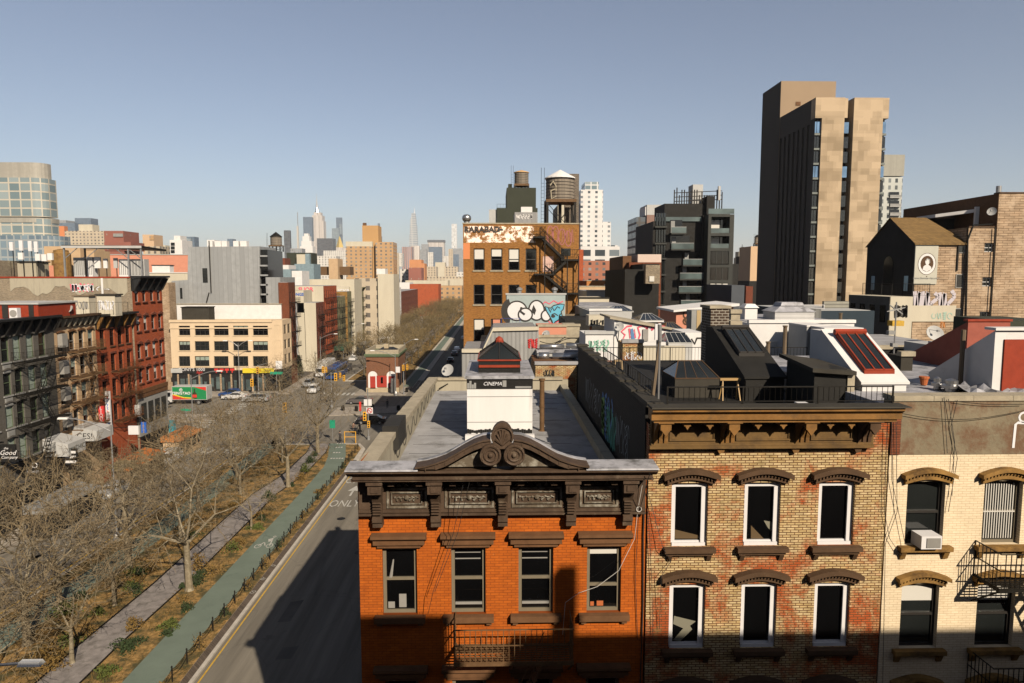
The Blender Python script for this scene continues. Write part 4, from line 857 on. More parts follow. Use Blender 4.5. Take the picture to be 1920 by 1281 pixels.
t, x0, x1, z = slab('low orange brick wall with a black tag behind the grey roof', 1004, 1082, 684, 40, 5, 'buff_brick', cop='roof_grey', name='brick_building'); b = MB(); scribble(b, X(1020, 40), X(1040, 40), z-.75, z-.25, 39.97, .03, 4, 44); b.build('graffiti', 'spray_black', t)
t = thing('low_building', 'grey corrugated metal building with a stepped cream coping behind the white bulkhead', 'building', (1, 46, 0)); mm('corrugated', ribbed, (.38, .38, .37), .28, .5, .3, width=.35, dark=.72)
P = lambda u, v: (X(u, 46, v), Zv(v, 46, u)); pr = [P(866, 661), P(905, 661), P(924, 621), P(1010, 619)]; xl, xr = pr[0][0]-.0, pr[-1][0]
b = MB(); b.prism([(xl, 0)]+pr+[(xr, 0)], 46, 54); b.build('wall', 'corrugated', t); b = MB()
for (a, c) in zip(pr, pr[1:]): b.hexa([(a[0], 45.85, a[1]), (c[0], 45.85, c[1]), (c[0], 46.4, c[1]), (a[0], 46.4, a[1])], [(a[0], 45.85, a[1]+.22), (c[0], 45.85, c[1]+.22), (c[0], 46.4, c[1]+.22), (a[0], 46.4, a[1]+.22)])
b.build('coping', 'cream_wall', t); b = MB(); x_, z_ = P(1000, 645); scribble(b, x_-.4, x_+.32, z_-.35, z_+.4, 45.96, .04, 3, 77); b.build('graffiti', 'spray_red', t)
slab('pink and grey parapet wall right of the corrugated building', 1010, 1062, 613, 51, 4, 'pink_wall', cop='coping_stone'); slab('short grey concrete parapet beside the pink one', 1062, 1087, 612, 51.2, 4, 'coping_stone', cop='coping_stone')
slab('stained grey low wall hung with cables right of the corrugated building', 1010, 1098, 633, 48, 2, 'parapet_wall', cop='coping_stone'); slab('flat grey roof with silver ducts behind the orange brick wall', 1008, 1100, 662, 43.5, 3, 'lightgrey', roof='roof_silver', cop='roof_silver')
slab('dark walled roof behind the silver ducts', 1008, 1100, 652, 46.2, 1.5, 'grey_wall')
for i, (u0, u1, v, y) in enumerate([(1012, 1058, 650, 45.5), (1062, 1098, 648, 45.6), (1010, 1030, 668, 43), (1036, 1096, 669, 43)]):
    b = MB(); z = Zv(v, y, u0); b.tube((X(u0, y), y, z), (X(u1, y), y, z), .26 if i > 1 else .16, n=10); b.tube((X(u0, y)+.3, y, z-.9), (X(u0, y)+.3, y, z), .05, n=4)
    tag(b.build('roof_duct', 'steel', smooth=True), ['silver duct on the upper ledge next to the corrugated wall', 'silver duct at the right end of the upper ledge', 'short thick silver duct on the lower ledge', 'long thick silver duct on the lower ledge above the orange brick wall'][i], 'duct')
cables([sag(WY(1012, 640, 47.5), WY(1060, 632, 47.5), .3), sag(WY(1040, 645, 47.5), WY(1100, 640, 47.5), -.3)], 'tangled cables on the stained grey low wall', .03)
mm('asphalt', paint, (.20, .18, .15), .85, .22, .35, c2=(.13, .12, .10), thr=(.5, .7), patch=.25, bump=.3)
s = NT('asphalt'); M['asphalt'] = s.m; vs_ = s.n('Mapping', i_Vector=s.obj(), i_Scale=(1.3, .06, 1)).outputs[0]
cc = s.mix(s.ramp(s.noise(.9, 5, .6, vs_), .35, .68), mul((.155, .14, .115), KA), mul((.25, .225, .185), KA)); cc = s.mix(s.ramp(s.noise(.35, 8, .75), .60, .72), cc, mul((.12, .11, .095), KA))
vo = s.n('TexVoronoi', feature='DISTANCE_TO_EDGE', i_Vector=s.n('Mapping', i_Vector=s.obj(), i_Scale=(.22, .12, 1)).outputs[0]); vo.inputs['Scale'].default_value = 1.0
cc = s.mix(s.n('MapRange', i_0=vo.outputs[0], i_1=0.0, i_2=.008, i_3=.22, i_4=0.0).outputs[0], cc, (.03, .03, .028)); s.out(cc, .85, 0, .15)
mm('asphalt_dark', paint, (.155, .14, .12), .85, .25, .5, bump=.3)
mm('pavement', paint, (.36, .32, .27), .9, .2, .7, c2=(.17, .15, .13), thr=(.5, .75))
mm('path_stone', paint, (.27, .245, .235), .9, .3, 1.5, c2=(.12, .11, .10), thr=(.5, .7), bump=.3)
mm('green_lane', paint, (.16, .20, .165), .85, .12, .5, c2=(.10, .14, .115), thr=(.58, .8), patch=.7, bump=.15)
mm('mulch', paint, (.36, .22, .08), .95, .6, 5, c2=(.08, .07, .03), thr=(.44, .58), patch=.8, bump=1)
mm('kerb_stone', paint, (.50, .46, .40), .85, .2, 2)
mm('paver', brick, (.17, .13, .10), (.14, .11, .085), (.08, .065, .05), .2, .2, .012, bump=.3)
mm('road_white', paint, (.50, .49, .45), .7, .25, 3, c2=(.25, .24, .22), thr=(.55, .72), bump=0)
mm('road_yellow', paint, (.58, .36, .05), .7, .25, 3, c2=(.35, .24, .08), thr=(.55, .75), bump=0)
mm('ground', paint, (.10, .09, .08), .95, .3, .02)
def sheet(name, pts, z, mat, th=0, kind='structure', parent=None):
    b = MB()
    if th: b.prismz(pts, z-th, z)
    else: b.face([(p[0], p[1], z) for p in pts])
    o = b.build(name, mat, parent, base=(0, 0, 0) if parent is None else None)
    if kind: o['kind'] = kind
    return o
def rect(x0, x1, y0, y1): return [(x0, y0), (x1, y0), (x1, y1), (x0, y1)]
G = sheet('ground', rect(-9000, 9000, -400, 12000), -.03, 'ground')
sheet('road', rect(-46, -3, -30, 1400), 0, 'asphalt')
sheet('cross_road', rect(-400, -46, 97, 137.5), 0, 'asphalt'); sheet('cross_road', rect(-3, 300, 99, 137.5), 0, 'asphalt'); sheet('side_street', rect(-3, 200, 0, 13), 0, 'asphalt_dark'); sheet('side_street', rect(-400, -46, 0, 13), 0, 'asphalt_dark')
for n, p in (('pavement', rect(-46, -43.2, 13, 95)), ('pavement', rect(-140, -46, 93.3, 97)), ('pavement', rect(-8, 4, 13, 98)), ('pavement', rect(-4, 60, 13, 18)), ('pavement', rect(-46, -42.5, 140, 1400)), ('pavement', rect(-8, -3, 139, 1400)), ('pavement', rect(-140, -46, 137.5, 143.5))): sheet(n, p, .14, 'pavement', .14)
def lane(cs, w0, w1): return [(x+w0, y) for x, y in cs]+[(x+w1, y) for x, y in cs[::-1]]
med = [(-35, -30), (-35, 90), (-34, 95), (-31, 97), (-19.6, 97), (-18.3, 94), (-18.0, 88), (-18.0, -30)]
sheet('median', med, .13, 'kerb_stone', .13)
sheet('mulch_bed', [(-34.8, -30), (-34.8, 90), (-33.6, 94.5), (-31, 96.5), (-19.8, 96.5), (-18.9, 94), (-18.75, 88), (-18.75, -30)], .134, 'mulch')
sheet('paver_strip', rect(-18.74, -18.25, -30, 88), .135, 'paver')
cs = [(-20.95, -30), (-20.95, 40), (-20.7, 60), (-20.5, 78), (-20.6, 85), (-21.3, 90), (-22.4, 95), (-22.8, 97.05)]
sheet('bike_path', lane(cs, -1.2, 1.15), .139, 'green_lane')
csw = [(-32.9, -30), (-32.9, 40), (-32.4, 52), (-31.9, 60), (-31.9, 80), (-32.3, 97.05)]
sheet('bike_path', lane(csw, -1.15, 1.15), .139, 'green_lane')
csp = [(-26, -30), (-25.9, 43), (-25.5, 52), (-25.6, 65), (-25.6, 74), (-24.6, 81), (-24.6, 92), (-25.3, 97.05)]
sheet('path', lane(csp, -1.25, 1.3), .1385, 'path_stone')
kb = MB()
for s_ in (-1.33, 1.3):
    for (a, c) in zip(csp, csp[1:]): kb.hexa([(a[0]+s_, a[1], .13), (a[0]+s_+.07, a[1], .13), (c[0]+s_+.07, c[1], .13), (c[0]+s_, c[1], .13)], [(a[0]+s_, a[1], .22), (a[0]+s_+.07, a[1], .22), (c[0]+s_+.07, c[1], .22), (c[0]+s_, c[1], .22)])
kb.build('path_edging', 'iron', base=(0, 0, 0))['kind'] = 'structure'
sheet('road_marking', rect(-17.80, -17.69, -30, 90), .005, 'road_yellow')
sheet('road_marking', rect(-35.6, -35.45, -30, 90), .005, 'road_yellow')
for k in range(0): sheet('lane_line', rect(-14.35, -14.22, 20+k*6, 23+k*6), .005, 'road_white') if k < 12 else None
for k in range(0): sheet('lane_line', rect(-11.05, -10.92, 20+k*9, 23+k*9), .005, 'road_white')
b = MB()
for k in range(14): b.face([(-17.2+k*.95, 93.5, .006), (-16.7+k*.95, 93.5, .006), (-16.7+k*.95, 97, .006), (-17.2+k*.95, 97, .006)])
for k in range(9): b.face([(-42.5+k*.95, 92.5, .006), (-42+k*.95, 92.5, .006), (-42+k*.95, 96, .006), (-42.5+k*.95, 96, .006)])
for k in range(22): b.face([(-49, 99+k*1.6, .006), (-46.5, 99+k*1.6, .006), (-46.5, 99.8+k*1.6, .006), (-49, 99.8+k*1.6, .006)])
b.build('crosswalk', 'road_white', base=(0, 0, 0))['kind'] = 'structure'
def gtext(s, x, y, size, sy, z=.012, rz=0, sh=0):
    t = text(s, size, 'road_white', None, (x, y, z), rot=(0, 0, rz), ext=.001); t.scale = (1, sy, 1); t.name = 'road_lettering'; t['kind'] = 'structure'; return t
def text_noparent(): pass
gtext('ONLY', -16.15, 71.0, 1.2, 2.5); gtext('ONLY', -16.2, 79.2, 1.2, 2.5)
b = MB(); b.face([(-16.25, 73.6, .011), (-16.02, 73.6, .011), (-16.02, 75.4, .011), (-16.25, 75.4, .011)]); b.face([(-16.75, 75.4, .011), (-15.5, 75.4, .011), (-16.13, 77.3, .011)]); b.build('road_arrow', 'road_white', base=(0, 0, 0))['kind'] = 'structure'
def bikemark(x, y, z=.150, s=1.0):
    b = MB()
    def rg_(cx, cy, r):
        n = 14
        for i in range(n):
            a, c = 2*pi*i/n, 2*pi*(i+1)/n; b.face([(cx+r*cos(a), cy+r*1.6*sin(a), z), (cx+r*cos(c), cy+r*1.6*sin(c), z), (cx+(r-.07)*cos(c), cy+(r-.07)*1.6*sin(c), z), (cx+(r-.07)*cos(a), cy+(r-.07)*1.6*sin(a), z)][::-1])
    def st(p, q, w=.05): b.face([(p[0]-w, p[1], z+.001), (p[0]+w, p[1], z+.001), (q[0]+w, q[1], z+.001), (q[0]-w, q[1], z+.001)])
    rg_(x-.5*s, y, .3*s); rg_(x+.5*s, y+.1, .3*s); st((x-.5, y), (x-.2, y+.9)); st((x-.2, y+.9), (x+.1, y+.1)); st((x-.1, y+.9), (x+.4, y+1.0)); st((x+.5, y+.1), (x+.35, y+1.3)); b.face([(x+.1, y+1.0, z), (x+.4, y+1.2, z), (x+.3, y+1.9, z), (x-.1, y+1.6, z)]); rg_(x+.3, y+2.2, .14)
    b.build('bike_marking', 'road_white', base=(0, 0, 0))['kind'] = 'structure'
bikemark(-20.75, 59.3)
for k, (y, n) in enumerate([(88.6, 5), (91.6, 3), (94.5, 3), (96.8, 4)]):
    b = MB(); x = -21.9-k*.35
    for i in range(n): b.face([(x+i*.36, y, .146), (x+i*.36+.24, y, .146), (x+i*.36+.24, y+.5, .146), (x+i*.36, y+.5, .146)])
    b.build('lane_marking', 'road_white', base=(0, 0, 0))['kind'] = 'structure'
for y, t_ in ((50.3, 'CO'), (52.6, 'NY'), (55.1, 'CI')): gtext(t_, -18.5, y, .34, 1.6, .16, 1.2)
sheet('traffic_island', [(-29, 117.2), (-17.5, 119.5), (-17.5, 125.5), (-29, 124.4)], .14, 'pavement', .14)
sheet('traffic_island', rect(-60, -48, 113, 119), .14, 'pavement', .14)
sheet('station_plaza', [(-29, 138), (-18.4, 138), (-18.2, 156), (-16.9, 157), (-16.9, 139)][:3]+[(-18.2, 157), (-29, 157)], .14, 'pavement', .14)
sheet('median', rect(-35, -16.8, 157, 1300), .13, 'kerb_stone', .13); sheet('mulch_bed', rect(-34.6, -21, 158, 1300), .134, 'mulch'); sheet('path', rect(-29, -26, 158, 1300), .1385, 'path_stone')
sheet('bike_path', rect(-20.4, -18.2, 148, 1300), .145, 'green_lane')
for x in (-20.5, -18.2, -17.3): sheet('lane_line', rect(x, x+.13, 146, 900), .150, 'road_white')
b = MB()
for k in range(30): b.face([(-18.15, 150+k*3.2, .151), (-18.15, 150.2+k*3.2, .151), (-17.3, 151.2+k*3.2, .151), (-17.3, 151.0+k*3.2, .151)][::-1])
b.build('road_hatching', 'road_white', base=(0, 0, 0))['kind'] = 'structure'
for k in range(20): sheet('lane_line', rect(-13.4, -13.25, 150+k*12, 154+k*12), .006, 'road_white')
fr = random.Random(5)
fn = thing('low_fence', 'low black chain fence on short posts between the green bike path and the road', 'fence', (-19.25, 60, .13)); b = MB(); prev = None
for k in range(33):
    y = 31+k*1.95; x = -19.2+.25*max(0, (y-60)/30)*0
    q = MB(); q.tube((x, y, .13), (x, y, 1.05), .045, n=5); q.lathe((x, y, 1.05), [(.07, 0), (.03, .08)], 5); q.build('post', 'iron', fn)
    if prev:
        b.path(sag((x, prev, .95), (x, y, .95), .25, 5), .02, 3); b.path(sag((x, prev, .6), (x, y, .6), .22, 5), .015, 3)
    prev = y
b.build('chain', 'iron', fn)
fn = thing('low_fence', 'low black fence along the tree strip beyond the brick kiosk', 'fence', (-21, 300, .13)); b = MB()
for z in (.5, .95): b.box(-21.02, -20.98, 160, 620, z, z+.04)
b.build('rail', 'iron', fn); b = MB()
for k in range(92): b.box(-21.03, -20.97, 160+k*5, 160.08+k*5, .13, 1.0)
tag(b.build('post', 'iron', fn), kind='stuff')
mm('bark', paint, (.24, .20, .135), .9, .35, 4, c2=(.40, .36, .27), thr=(.55, .66), patch=2.2, bump=.5)
mm('bark_dark', paint, (.12, .10, .07), .9, .35, 4, bump=.5)
mm('twig', paint, (.19, .145, .085), .9, .4, .6, bump=0)
mm('twig_far', paint, (.20, .15, .075), .9, .3, .3, bump=0)
mm('evergreen', paint, (.035, .055, .02), .85, .5, 3, bump=0)
mm('dry_leaf', paint, (.19, .12, .035), .85, .5, 3, bump=0)
mm('grass_leaf', paint, (.09, .11, .025), .85, .5, 3, bump=0)
def grow(seed, H, r0, levels=5, spread=.75, fork=.33, n1=5, twigs=3, tw2=.5, lean=(0, 0), sides=5, rmin=.009, upb=.25):
    rg = random.Random(seed); T = MB(); B = MB(); W = MB()
    def seg(mb, p, q, ra, rb, n): mb.tube(p, q, ra, rb, n, cap=False)
    def branch(p, d, L, r, lv):
        d = d.normalized(); n = 3 if lv < 3 else 2; pts = [p]; rr = r
        for k in range(n):
            d = (d + Vector((rg.uniform(-1, 1), rg.uniform(-1, 1), rg.uniform(-.8, .9)))*(.2 if lv < 2 else .42) + Vector((0, 0, upb*.2 if lv < 3 else 0))).normalized()
            q = p+d*(L/n); r2 = rr*(.82 if k < n-1 else .7)
            seg(B if lv <= 2 else W, p, q, rr, max(rmin*.6, r2), sides if lv <= 1 else (4 if lv == 2 else 3)); p = q; rr = r2
            if lv < levels and k >= 1:
                for _ in range(1 if (lv < levels-1 or rg.random() < tw2) else 0):
                    a = d.orthogonal(); a.rotate(Matrix.Rotation(rg.uniform(0, 2*pi), 3, d)); nd = (d*rg.uniform(.5, .9)+a*rg.uniform(.6, 1.0)*spread*1.2)
                    branch(p, nd, L*rg.uniform(.5, .75), max(rmin, rr*rg.uniform(.4, .6)), lv+1)
        if lv < levels:
            for _ in range(2 if lv < 3 else 1):
                a = d.orthogonal(); a.rotate(Matrix.Rotation(rg.uniform(0, 2*pi), 3, d)); branch(p, d+a*rg.uniform(.3, .7)*spread, L*rg.uniform(.6, .8), max(rmin, rr*.8), lv+1)
    hf = H*fork; p = Vector((0, 0, 0)); d = Vector((lean[0], lean[1], 1)).normalized(); r = r0
    T.tube(p, p+Vector((0, 0, .25)), r0*1.35, r0*1.05, 9, cap=False); p = Vector((0, 0, .25))
    for k in range(4):
        q = p+(d+Vector((rg.uniform(-.06, .06), rg.uniform(-.06, .06), 0)))*(hf/4); seg(T, p, q, r*1.05 if k == 0 else r, r*.93, 9); p = q; r *= .93
    for k in range(n1):
        a = 2*pi*(k+rg.uniform(-.25, .25))/n1; up = .75 if k else 1.6
        branch(p-Vector((0, 0, rg.uniform(0, hf*.15))), Vector((cos(a)*spread*(1 if k else .25), sin(a)*spread*(1 if k else .25), up)), H*rg.uniform(.26, .36), r*rg.uniform(.5, .7), 0)
    return T, B, W
TP = {}
def treeproto(key, bark='bark', twig='twig', **kw):
    T, B, W = grow(**kw); TP[key] = (_mk('trunk', T, [bark]), _mk('branches', B, [bark]), _mk('crown', W, [twig])); return len(W.f)
def tree(key, x, y, z, s, rz, label, group=None, cat='tree', name='bare_tree'):
    t = thing(name, label, cat, (x, y, z), rz, group); t.scale = (s, s, s*random.uniform(.95, 1.06)); put('trunk', TP[key][0], t)
    if key[0] != 'f': put('branches', TP[key][1], t)
    put('crown', TP[key][2], t); return t
NF = 0
for i, sd in enumerate((3, 11, 23)): NF += treeproto('n%d' % i, seed=sd, H=11, r0=.27, levels=4, n1=5, twigs=3, tw2=.5, spread=.95, fork=.34, rmin=.02)
for i, sd in enumerate((5, 17)): NF += treeproto('m%d' % i, 'bark', 'twig', seed=sd, H=9.4, r0=.18, levels=4, n1=6, twigs=3, tw2=.45, spread=1.1, fork=.28, rmin=.02)
for i, sd in enumerate((7, 19, 29)):
    T, B, W = grow(sd, 12, .3, levels=4, n1=6, tw2=1, twigs=3, spread=.8, fork=.25, sides=4, rmin=.028); T.v_ = 0
    i0 = len(T.v); T.mesh(B.v, B.f, 0); TP['f%d' % i] = (_mk('trunk', T, ['bark_dark']), None, _mk('crown', W, ['twig_far'])); NF += len(W.f)
print('tree faces', NF)
near = [('n0', -23.52, 50.8, 1.0, 0, 'large bare plane tree with pale bark and forked trunk beside the green bike path'),
 ('n1', -23.8, 76.7, .9, 1.2, 'bare tree with a leaning trunk between the stone path and far bike path'),
 ('n2', -24.4, 92.2, .95, 2.0, 'tall bare tree at the end of the bike path, nearest the crossing'),
 ('n1', -30.6, 43.2, .95, 3.0, 'bare tree with a thick trunk at the lower left, beside the western bike path'),
 ('m0', -26.4, 41.0, .8, .5, 'low spreading bare tree over the stone path at the bottom of the view'),
 ('n2', -30.3, 55, .9, 4.1, 'bare tree between the western bike path and the stone path, behind the street lamp foot'),
 ('n0', -30.2, 93, .95, 2.6, 'bare tree at the crossing on the western side of the planted strip'),
 ('m1', -30.4, 68.5, 1.0, 1.0, 'broad low bare tree in the middle of the planted strip'), ('m0', -31, 80.5, 1.05, 2.4, 'wide bare tree on the western side of the strip, opposite the parked pickup'),
 ('m1', -27.9, 48.5, .75, 3.4, 'small twiggy bare tree beside the western edge of the stone path'), ('m0', -23.3, 63.5, .62, 5, 'small bare tree just right of the stone path, halfway along it'),
 ('m1', -43.6, 62, .85, 0, 'bare street tree in front of the dark grey apartment house'),
 ('n0', -34.5, 33.5, .8, 2.2, 'bare tree reaching in at the bottom left corner'), ('m0', -29, 36.5, .8, 4.4, 'bare treetop poking in at the bottom edge left of the bike path'),
 ('m1', -43.8, 91, .75, 2.9, 'bare street tree beside the ground floor shops of the tall red corner house'),
 ('m1', -34.2, 61.8, .95, .2, 'bare twiggy tree beside the tall street lamp on the western kerb'), ('n2', -33.8, 86, .8, 5.3, 'bare tree on the western kerb close to the crossing'), ('m0', -28.2, 74, .85, 3.9, 'bare twiggy tree between the stone path and western bike path, upper part'), ('m1', -27.6, 87, .8, 1.5, 'bare tree left of the stone path near the crossing'), ('m1', -43.9, 70.5, .8, 4.1, 'bare street tree under the white boxy awnings'),
 ('m1', -33.2, 39.5, 1.15, .9, 'broad bare tree filling the bottom left corner'), ('m1', -31.4, 47.8, 1.1, 5.2, 'twiggy bare tree over the western bike path, lower part'),
 ('m0', -28.6, 60.5, .9, .8, 'bare twiggy tree leaning over the stone path, middle part'), ('m0', -45, 141.5, .8, 1.9, 'bare tree on the far pavement before the beige corner building'), ('m1', -36.5, 144, .85, .9, 'bare tree left of the brick kiosk beyond the crossing')]
for k, x, y, s, rz, lb in near: tree(k, x, y, .13, s, rz, lb, 'bare trees along the planted strip')
tr = random.Random(12); lbf = 'bare brown tree in the double row lining the avenue beyond the brick kiosk'
for k in range(27):
    y = 163+k*12.5*(1+k*.022)
    for x in (-23.6, -31.8):
        tree('f%d' % tr.randrange(3), x+tr.uniform(-.8, .8), y+tr.uniform(-3, 3), .13, tr.uniform(.78, 1.0)*(1.12 if k > 6 else .92), tr.uniform(0, 6.3), lbf, 'bare trees lining the far avenue')
for k in range(10): tree('f%d' % tr.randrange(3), -43.4, 190+k*24+tr.uniform(-3, 3), .13, tr.uniform(.5, .7), tr.uniform(0, 6.3), 'small bare street tree along the western pavement of the far avenue', 'bare street trees before the far western houses')
def shrub(label, x, y, r, h, mat, seed, n=260, name='shrub', twigs=True, cat='shrub', z=.13, group=None):
    rg = random.Random(seed); t = thing(name, label, cat, (x, y, z), 0, group); b = MB(); s = MB()
    for i in range(n):
        a = rg.uniform(0, 2*pi); q = rg.random()**.5; zz = rg.random(); rr = r*q*(1-.55*zz**2)*(.75+.35*sin(3*a+seed)); c = Vector((x+rr*cos(a), y+rr*sin(a), z+h*zz*(.85+.15*sin(5*a)))); d = Vector((rg.uniform(-1, 1), rg.uniform(-1, 1), rg.uniform(-1, 1))).normalized(); e = d.orthogonal().normalized(); k = rg.uniform(.03, .075)*(1+r*.25)
        b.face([c-d*k, c+e*k*.6, c+d*k, c-e*k*.6])
    for i in range(9 if twigs else 1):
        a = rg.uniform(0, 2*pi); s.tube((x, y, z), (x+r*.7*cos(a), y+r*.7*sin(a), z+h*rg.uniform(.7, 1.05)), .018, .006, 3, cap=False)
    b.build('foliage', mat, t); s.build('stem', 'bark_dark', t); return t
sp = [(350, 1145, .55, .7, 'evergreen', 'round dark green bush left of the big pale tree trunk'), (375, 1083, .6, .6, 'evergreen', 'round dark green bush right of the big pale tree trunk'), (342, 1102, .3, .4, 'evergreen', 'small dark green bush just below the big pale tree trunk'),
 (318, 1175, .9, .5, 'grass_leaf', 'low olive spreading bush between the stone path and the bike path'), (315, 1190, .5, .4, 'evergreen', 'flat dark green clump near the edge of the bike path'), (240, 1215, 1.3, .6, 'evergreen', 'broad dark hedge clump at the lower end of the stone path'), (200, 1265, .9, .6, 'grass_leaf', 'olive green clump at the bottom edge left of the bike path'),
 (572, 885, .9, 1.1, 'grass_leaf', 'bright green leafy bush beside the bend of the bike path'), (582, 868, .9, 1.0, 'evergreen', 'dark clipped bush behind the bright green one at the bend'), (565, 900, .8, .9, 'dry_leaf', 'yellowish bush in front of the bright green one at the bend'), (503, 935, .7, .9, 'evergreen', 'dark green bush beside the stone path, upper part'), (548, 912, .35, .5, 'evergreen', 'small dark bush at the foot of the upper path tree'),
 (372, 1070, .8, 1.6, 'dry_leaf', 'tan shrub of upright dry stems behind the big pale tree trunk'), (262, 1080, .5, .8, 'evergreen', 'dark green bush on the western side of the stone path'), (120, 1150, 1.2, .8, 'grass_leaf', 'olive thicket beside the western bike path'), (90, 1230, 1.3, .7, 'dry_leaf', 'tan dry thicket at the lower left corner'), (480, 990, 1.2, .3, 'grass_leaf', 'flat patch of green ground plants beside the bike path'), (590, 855, .6, .7, 'evergreen', 'dark bush at the foot of the tree nearest the crossing'), (600, 925, .8, .5, 'dry_leaf', 'tan grass clump along the outer bend of the bike path'), (250, 1180, .7, .9, 'dry_leaf', 'tan grassy shrub beside the lower stone path')]
for i, (u, v, r_, h_, m_, lb) in enumerate(sp): p = WZ(u, v, .13); shrub(lb, p.x, p.y, r_, h_, m_, i, int(260+300*r_))
for k in range(26):
    y = 58-k*.9+fr.uniform(-1, 1); x = fr.choice((-31.0, -29.5, -28.2, -27.4, -23.9, -23.0))+fr.uniform(-.3, .3); shrub('rough winter undergrowth between the stone path and the bike paths', x, y*1.0+fr.choice((0, 0, 14, 28)), fr.uniform(.5, 1.1), fr.uniform(.4, 1.0), fr.choice(('dry_leaf', 'grass_leaf', 'evergreen', 'dry_leaf')), 90+k, 260, group='clumps of rough undergrowth')
for k in range(14):
    y = 33+k*4.3+fr.uniform(-1, 1); shrub('scraggly dark winter shrub tangled in the low chain fence', -19.25+fr.uniform(-.1, .15), y, fr.uniform(.35, .6), fr.uniform(.6, 1.15), 'dry_leaf' if k % 3 else 'evergreen', 50+k, 130, group='scraggly shrubs in the chain fence')
b = MB(); rg = random.Random(2)
for i in range(6500):
    x = rg.choice((rg.uniform(-34.8, -33.8), rg.uniform(-31.5, -26.9), rg.uniform(-24.6, -22.2), rg.uniform(-19.6, -18.8), rg.uniform(-24.6, -22.2))); y = 30+66*rg.random(); a = rg.uniform(0, 6.3); k = rg.uniform(.05, .14)
    b.face([(x, y, .145), (x+k*cos(a), y+k*sin(a), .15), (x+k*cos(a+1.2), y+k*sin(a+1.2), .17)])
b.build('fallen_leaves', 'dry_leaf', base=(0, 0, 0)); tag(D.objects['fallen_leaves'], 'fallen tan leaves scattered over the planted beds', 'leaves', kind='stuff')
rg = random.Random(31)
g = MB()
for i in range(5200):
    x = rg.choice((rg.uniform(-31.4, -27.0), rg.uniform(-31.4, -27.0), rg.uniform(-24.3, -22.4))); y = 33+62*rg.random()
    if sin(x*1.7+y*.6)+sin(y*.9-x) < .1: continue
    h_ = rg.uniform(.15, .6); a = rg.uniform(0, 6.3); g.face([(x, y, .13), (x+.03, y, .13), (x+h_*.5*cos(a), y+h_*.5*sin(a), .13+h_)])
g.build('dry_grass', 'dry_leaf', base=(0, 0, 0)); tag(D.objects['dry_grass'], 'tufts of dry grass between the trees of the planted strip', 'grass', kind='stuff')
b = MB(); rg = random.Random(6)
for k in range(40):
    x, y = rg.choice((rg.uniform(-17, -8.5), rg.uniform(-41, -36))), rg.uniform(34, 96)
    if k > 30: x, y = rg.uniform(-60, -6), rg.uniform(100, 136)
    w_, l_ = rg.uniform(.3, 1.3), rg.uniform(.5, 4); b.face([(x, y, .003), (x+w_, y+.1, .003), (x+w_*1.1, y+l_, .003), (x+.05, y+l_*.9, .003)])
b.build('asphalt_patch', 'asphalt_dark', base=(0, 0, 0))['kind'] = 'structure'
b = MB()
for x, y in ((-12, 58), (-15.5, 66.5), (-13, 84), (-30, 112), (-40, 106), (-22, 131), (-38, 126), (-13, 104)): b.disc((x, y, .004), .42, .006, 'z', 14)
b.build('manhole_cover', 'iron', base=(0, 0, 0))['kind'] = 'structure'
b = MB()
for k in range(16): b.face([(-34.5+k*.95, 138.2, .006), (-34+k*.95, 138.2, .006), (-34+k*.95, 141.2, .006), (-34.5+k*.95, 141.2, .006)]) if not -29.5 < -34.5+k*.95 < -17.8 else None
for k in range(20): b.face([(-12, 101+k*1.7, .006), (-9, 101+k*1.7, .006), (-9, 101.9+k*1.7, .006), (-12, 101.9+k*1.7, .006)])
for q in ((-400, -46, 108.5), (-400, -62, 122), (-16, 200, 118.0)): b.face([(q[0], q[2], .006), (q[1], q[2], .006), (q[1], q[2]+.15, .006), (q[0], q[2]+.15, .006)])
for y in range(22, 90, 7): b.face([(-38.4, y, .006), (-38.25, y, .006), (-38.25, y+2.5, .006), (-38.4, y+2.5, .006)])
b.build('road_marking', 'road_white', base=(0, 0, 0))['kind'] = 'structure'
WXL = -45.6
def yv(u, v=620): return WX(u, v, WXL).y
def zx(u, v): return WX(u, v, WXL).z
mm('grey_brick', brick, (.17, .16, .14), (.15, .14, .12), (.11, .10, .09), .22, .07, .008, var=.1, bump=.3)
mm('tan_stucco', paint, (.54, .38, .23), .85, .12, .8, c2=(.30, .19, .10), thr=(.6, .75))
mm('red_brick', brick, (.58, .135, .05), (.48, .105, .04), (.32, .09, .045), .22, .07, .008, patches=[((.20, .05, .025), .5, .55, .75, 0)], var=.15)
mm('red_brick_dull', brick, (.27, .075, .04), (.23, .06, .03), (.16, .07, .05), .22, .07, .009, patches=[((.16, .05, .03), .6, .5, .75, 0)])
mm('rubble_brick', brick, (.36, .28, .18), (.22, .17, .12), (.40, .34, .26), .26, .09, .02, patches=[((.45, .40, .28), .25, .58, .66, 0), ((.16, .13, .10), .8, .62, .75, 0)])
mm('beige_wall', paint, (.68, .53, .36), .85, .08, .5, c2=(.52, .37, .21), thr=(.6, .8))
mm('tan_brick', brick, (.56, .41, .27), (.48, .34, .22), (.24, .16, .10), .9, .22, .03, var=.3, patches=[((.62, .48, .34), .5, .5, .7, 0)], msm=.3)
mm('ochre_brick', brick, (.50, .235, .06), (.40, .18, .045), (.24, .12, .05), .24, .08, .012, patches=[((.36, .15, .04), .4, .55, .75, 0)])
mm('olive_paint', paint, (.20, .19, .11), .85, .15, 1); mm('green_frame', flat, (.10, .14, .07), .6)
mm('zinc', ribbed, (.44, .45, .45), .95, .4, .35, width=.06, dark=.7)
mm('black_metal', flat, (.012, .012, .012), .5); mm('orange_shed', paint, (.50, .20, .06), .8, .2, 2)
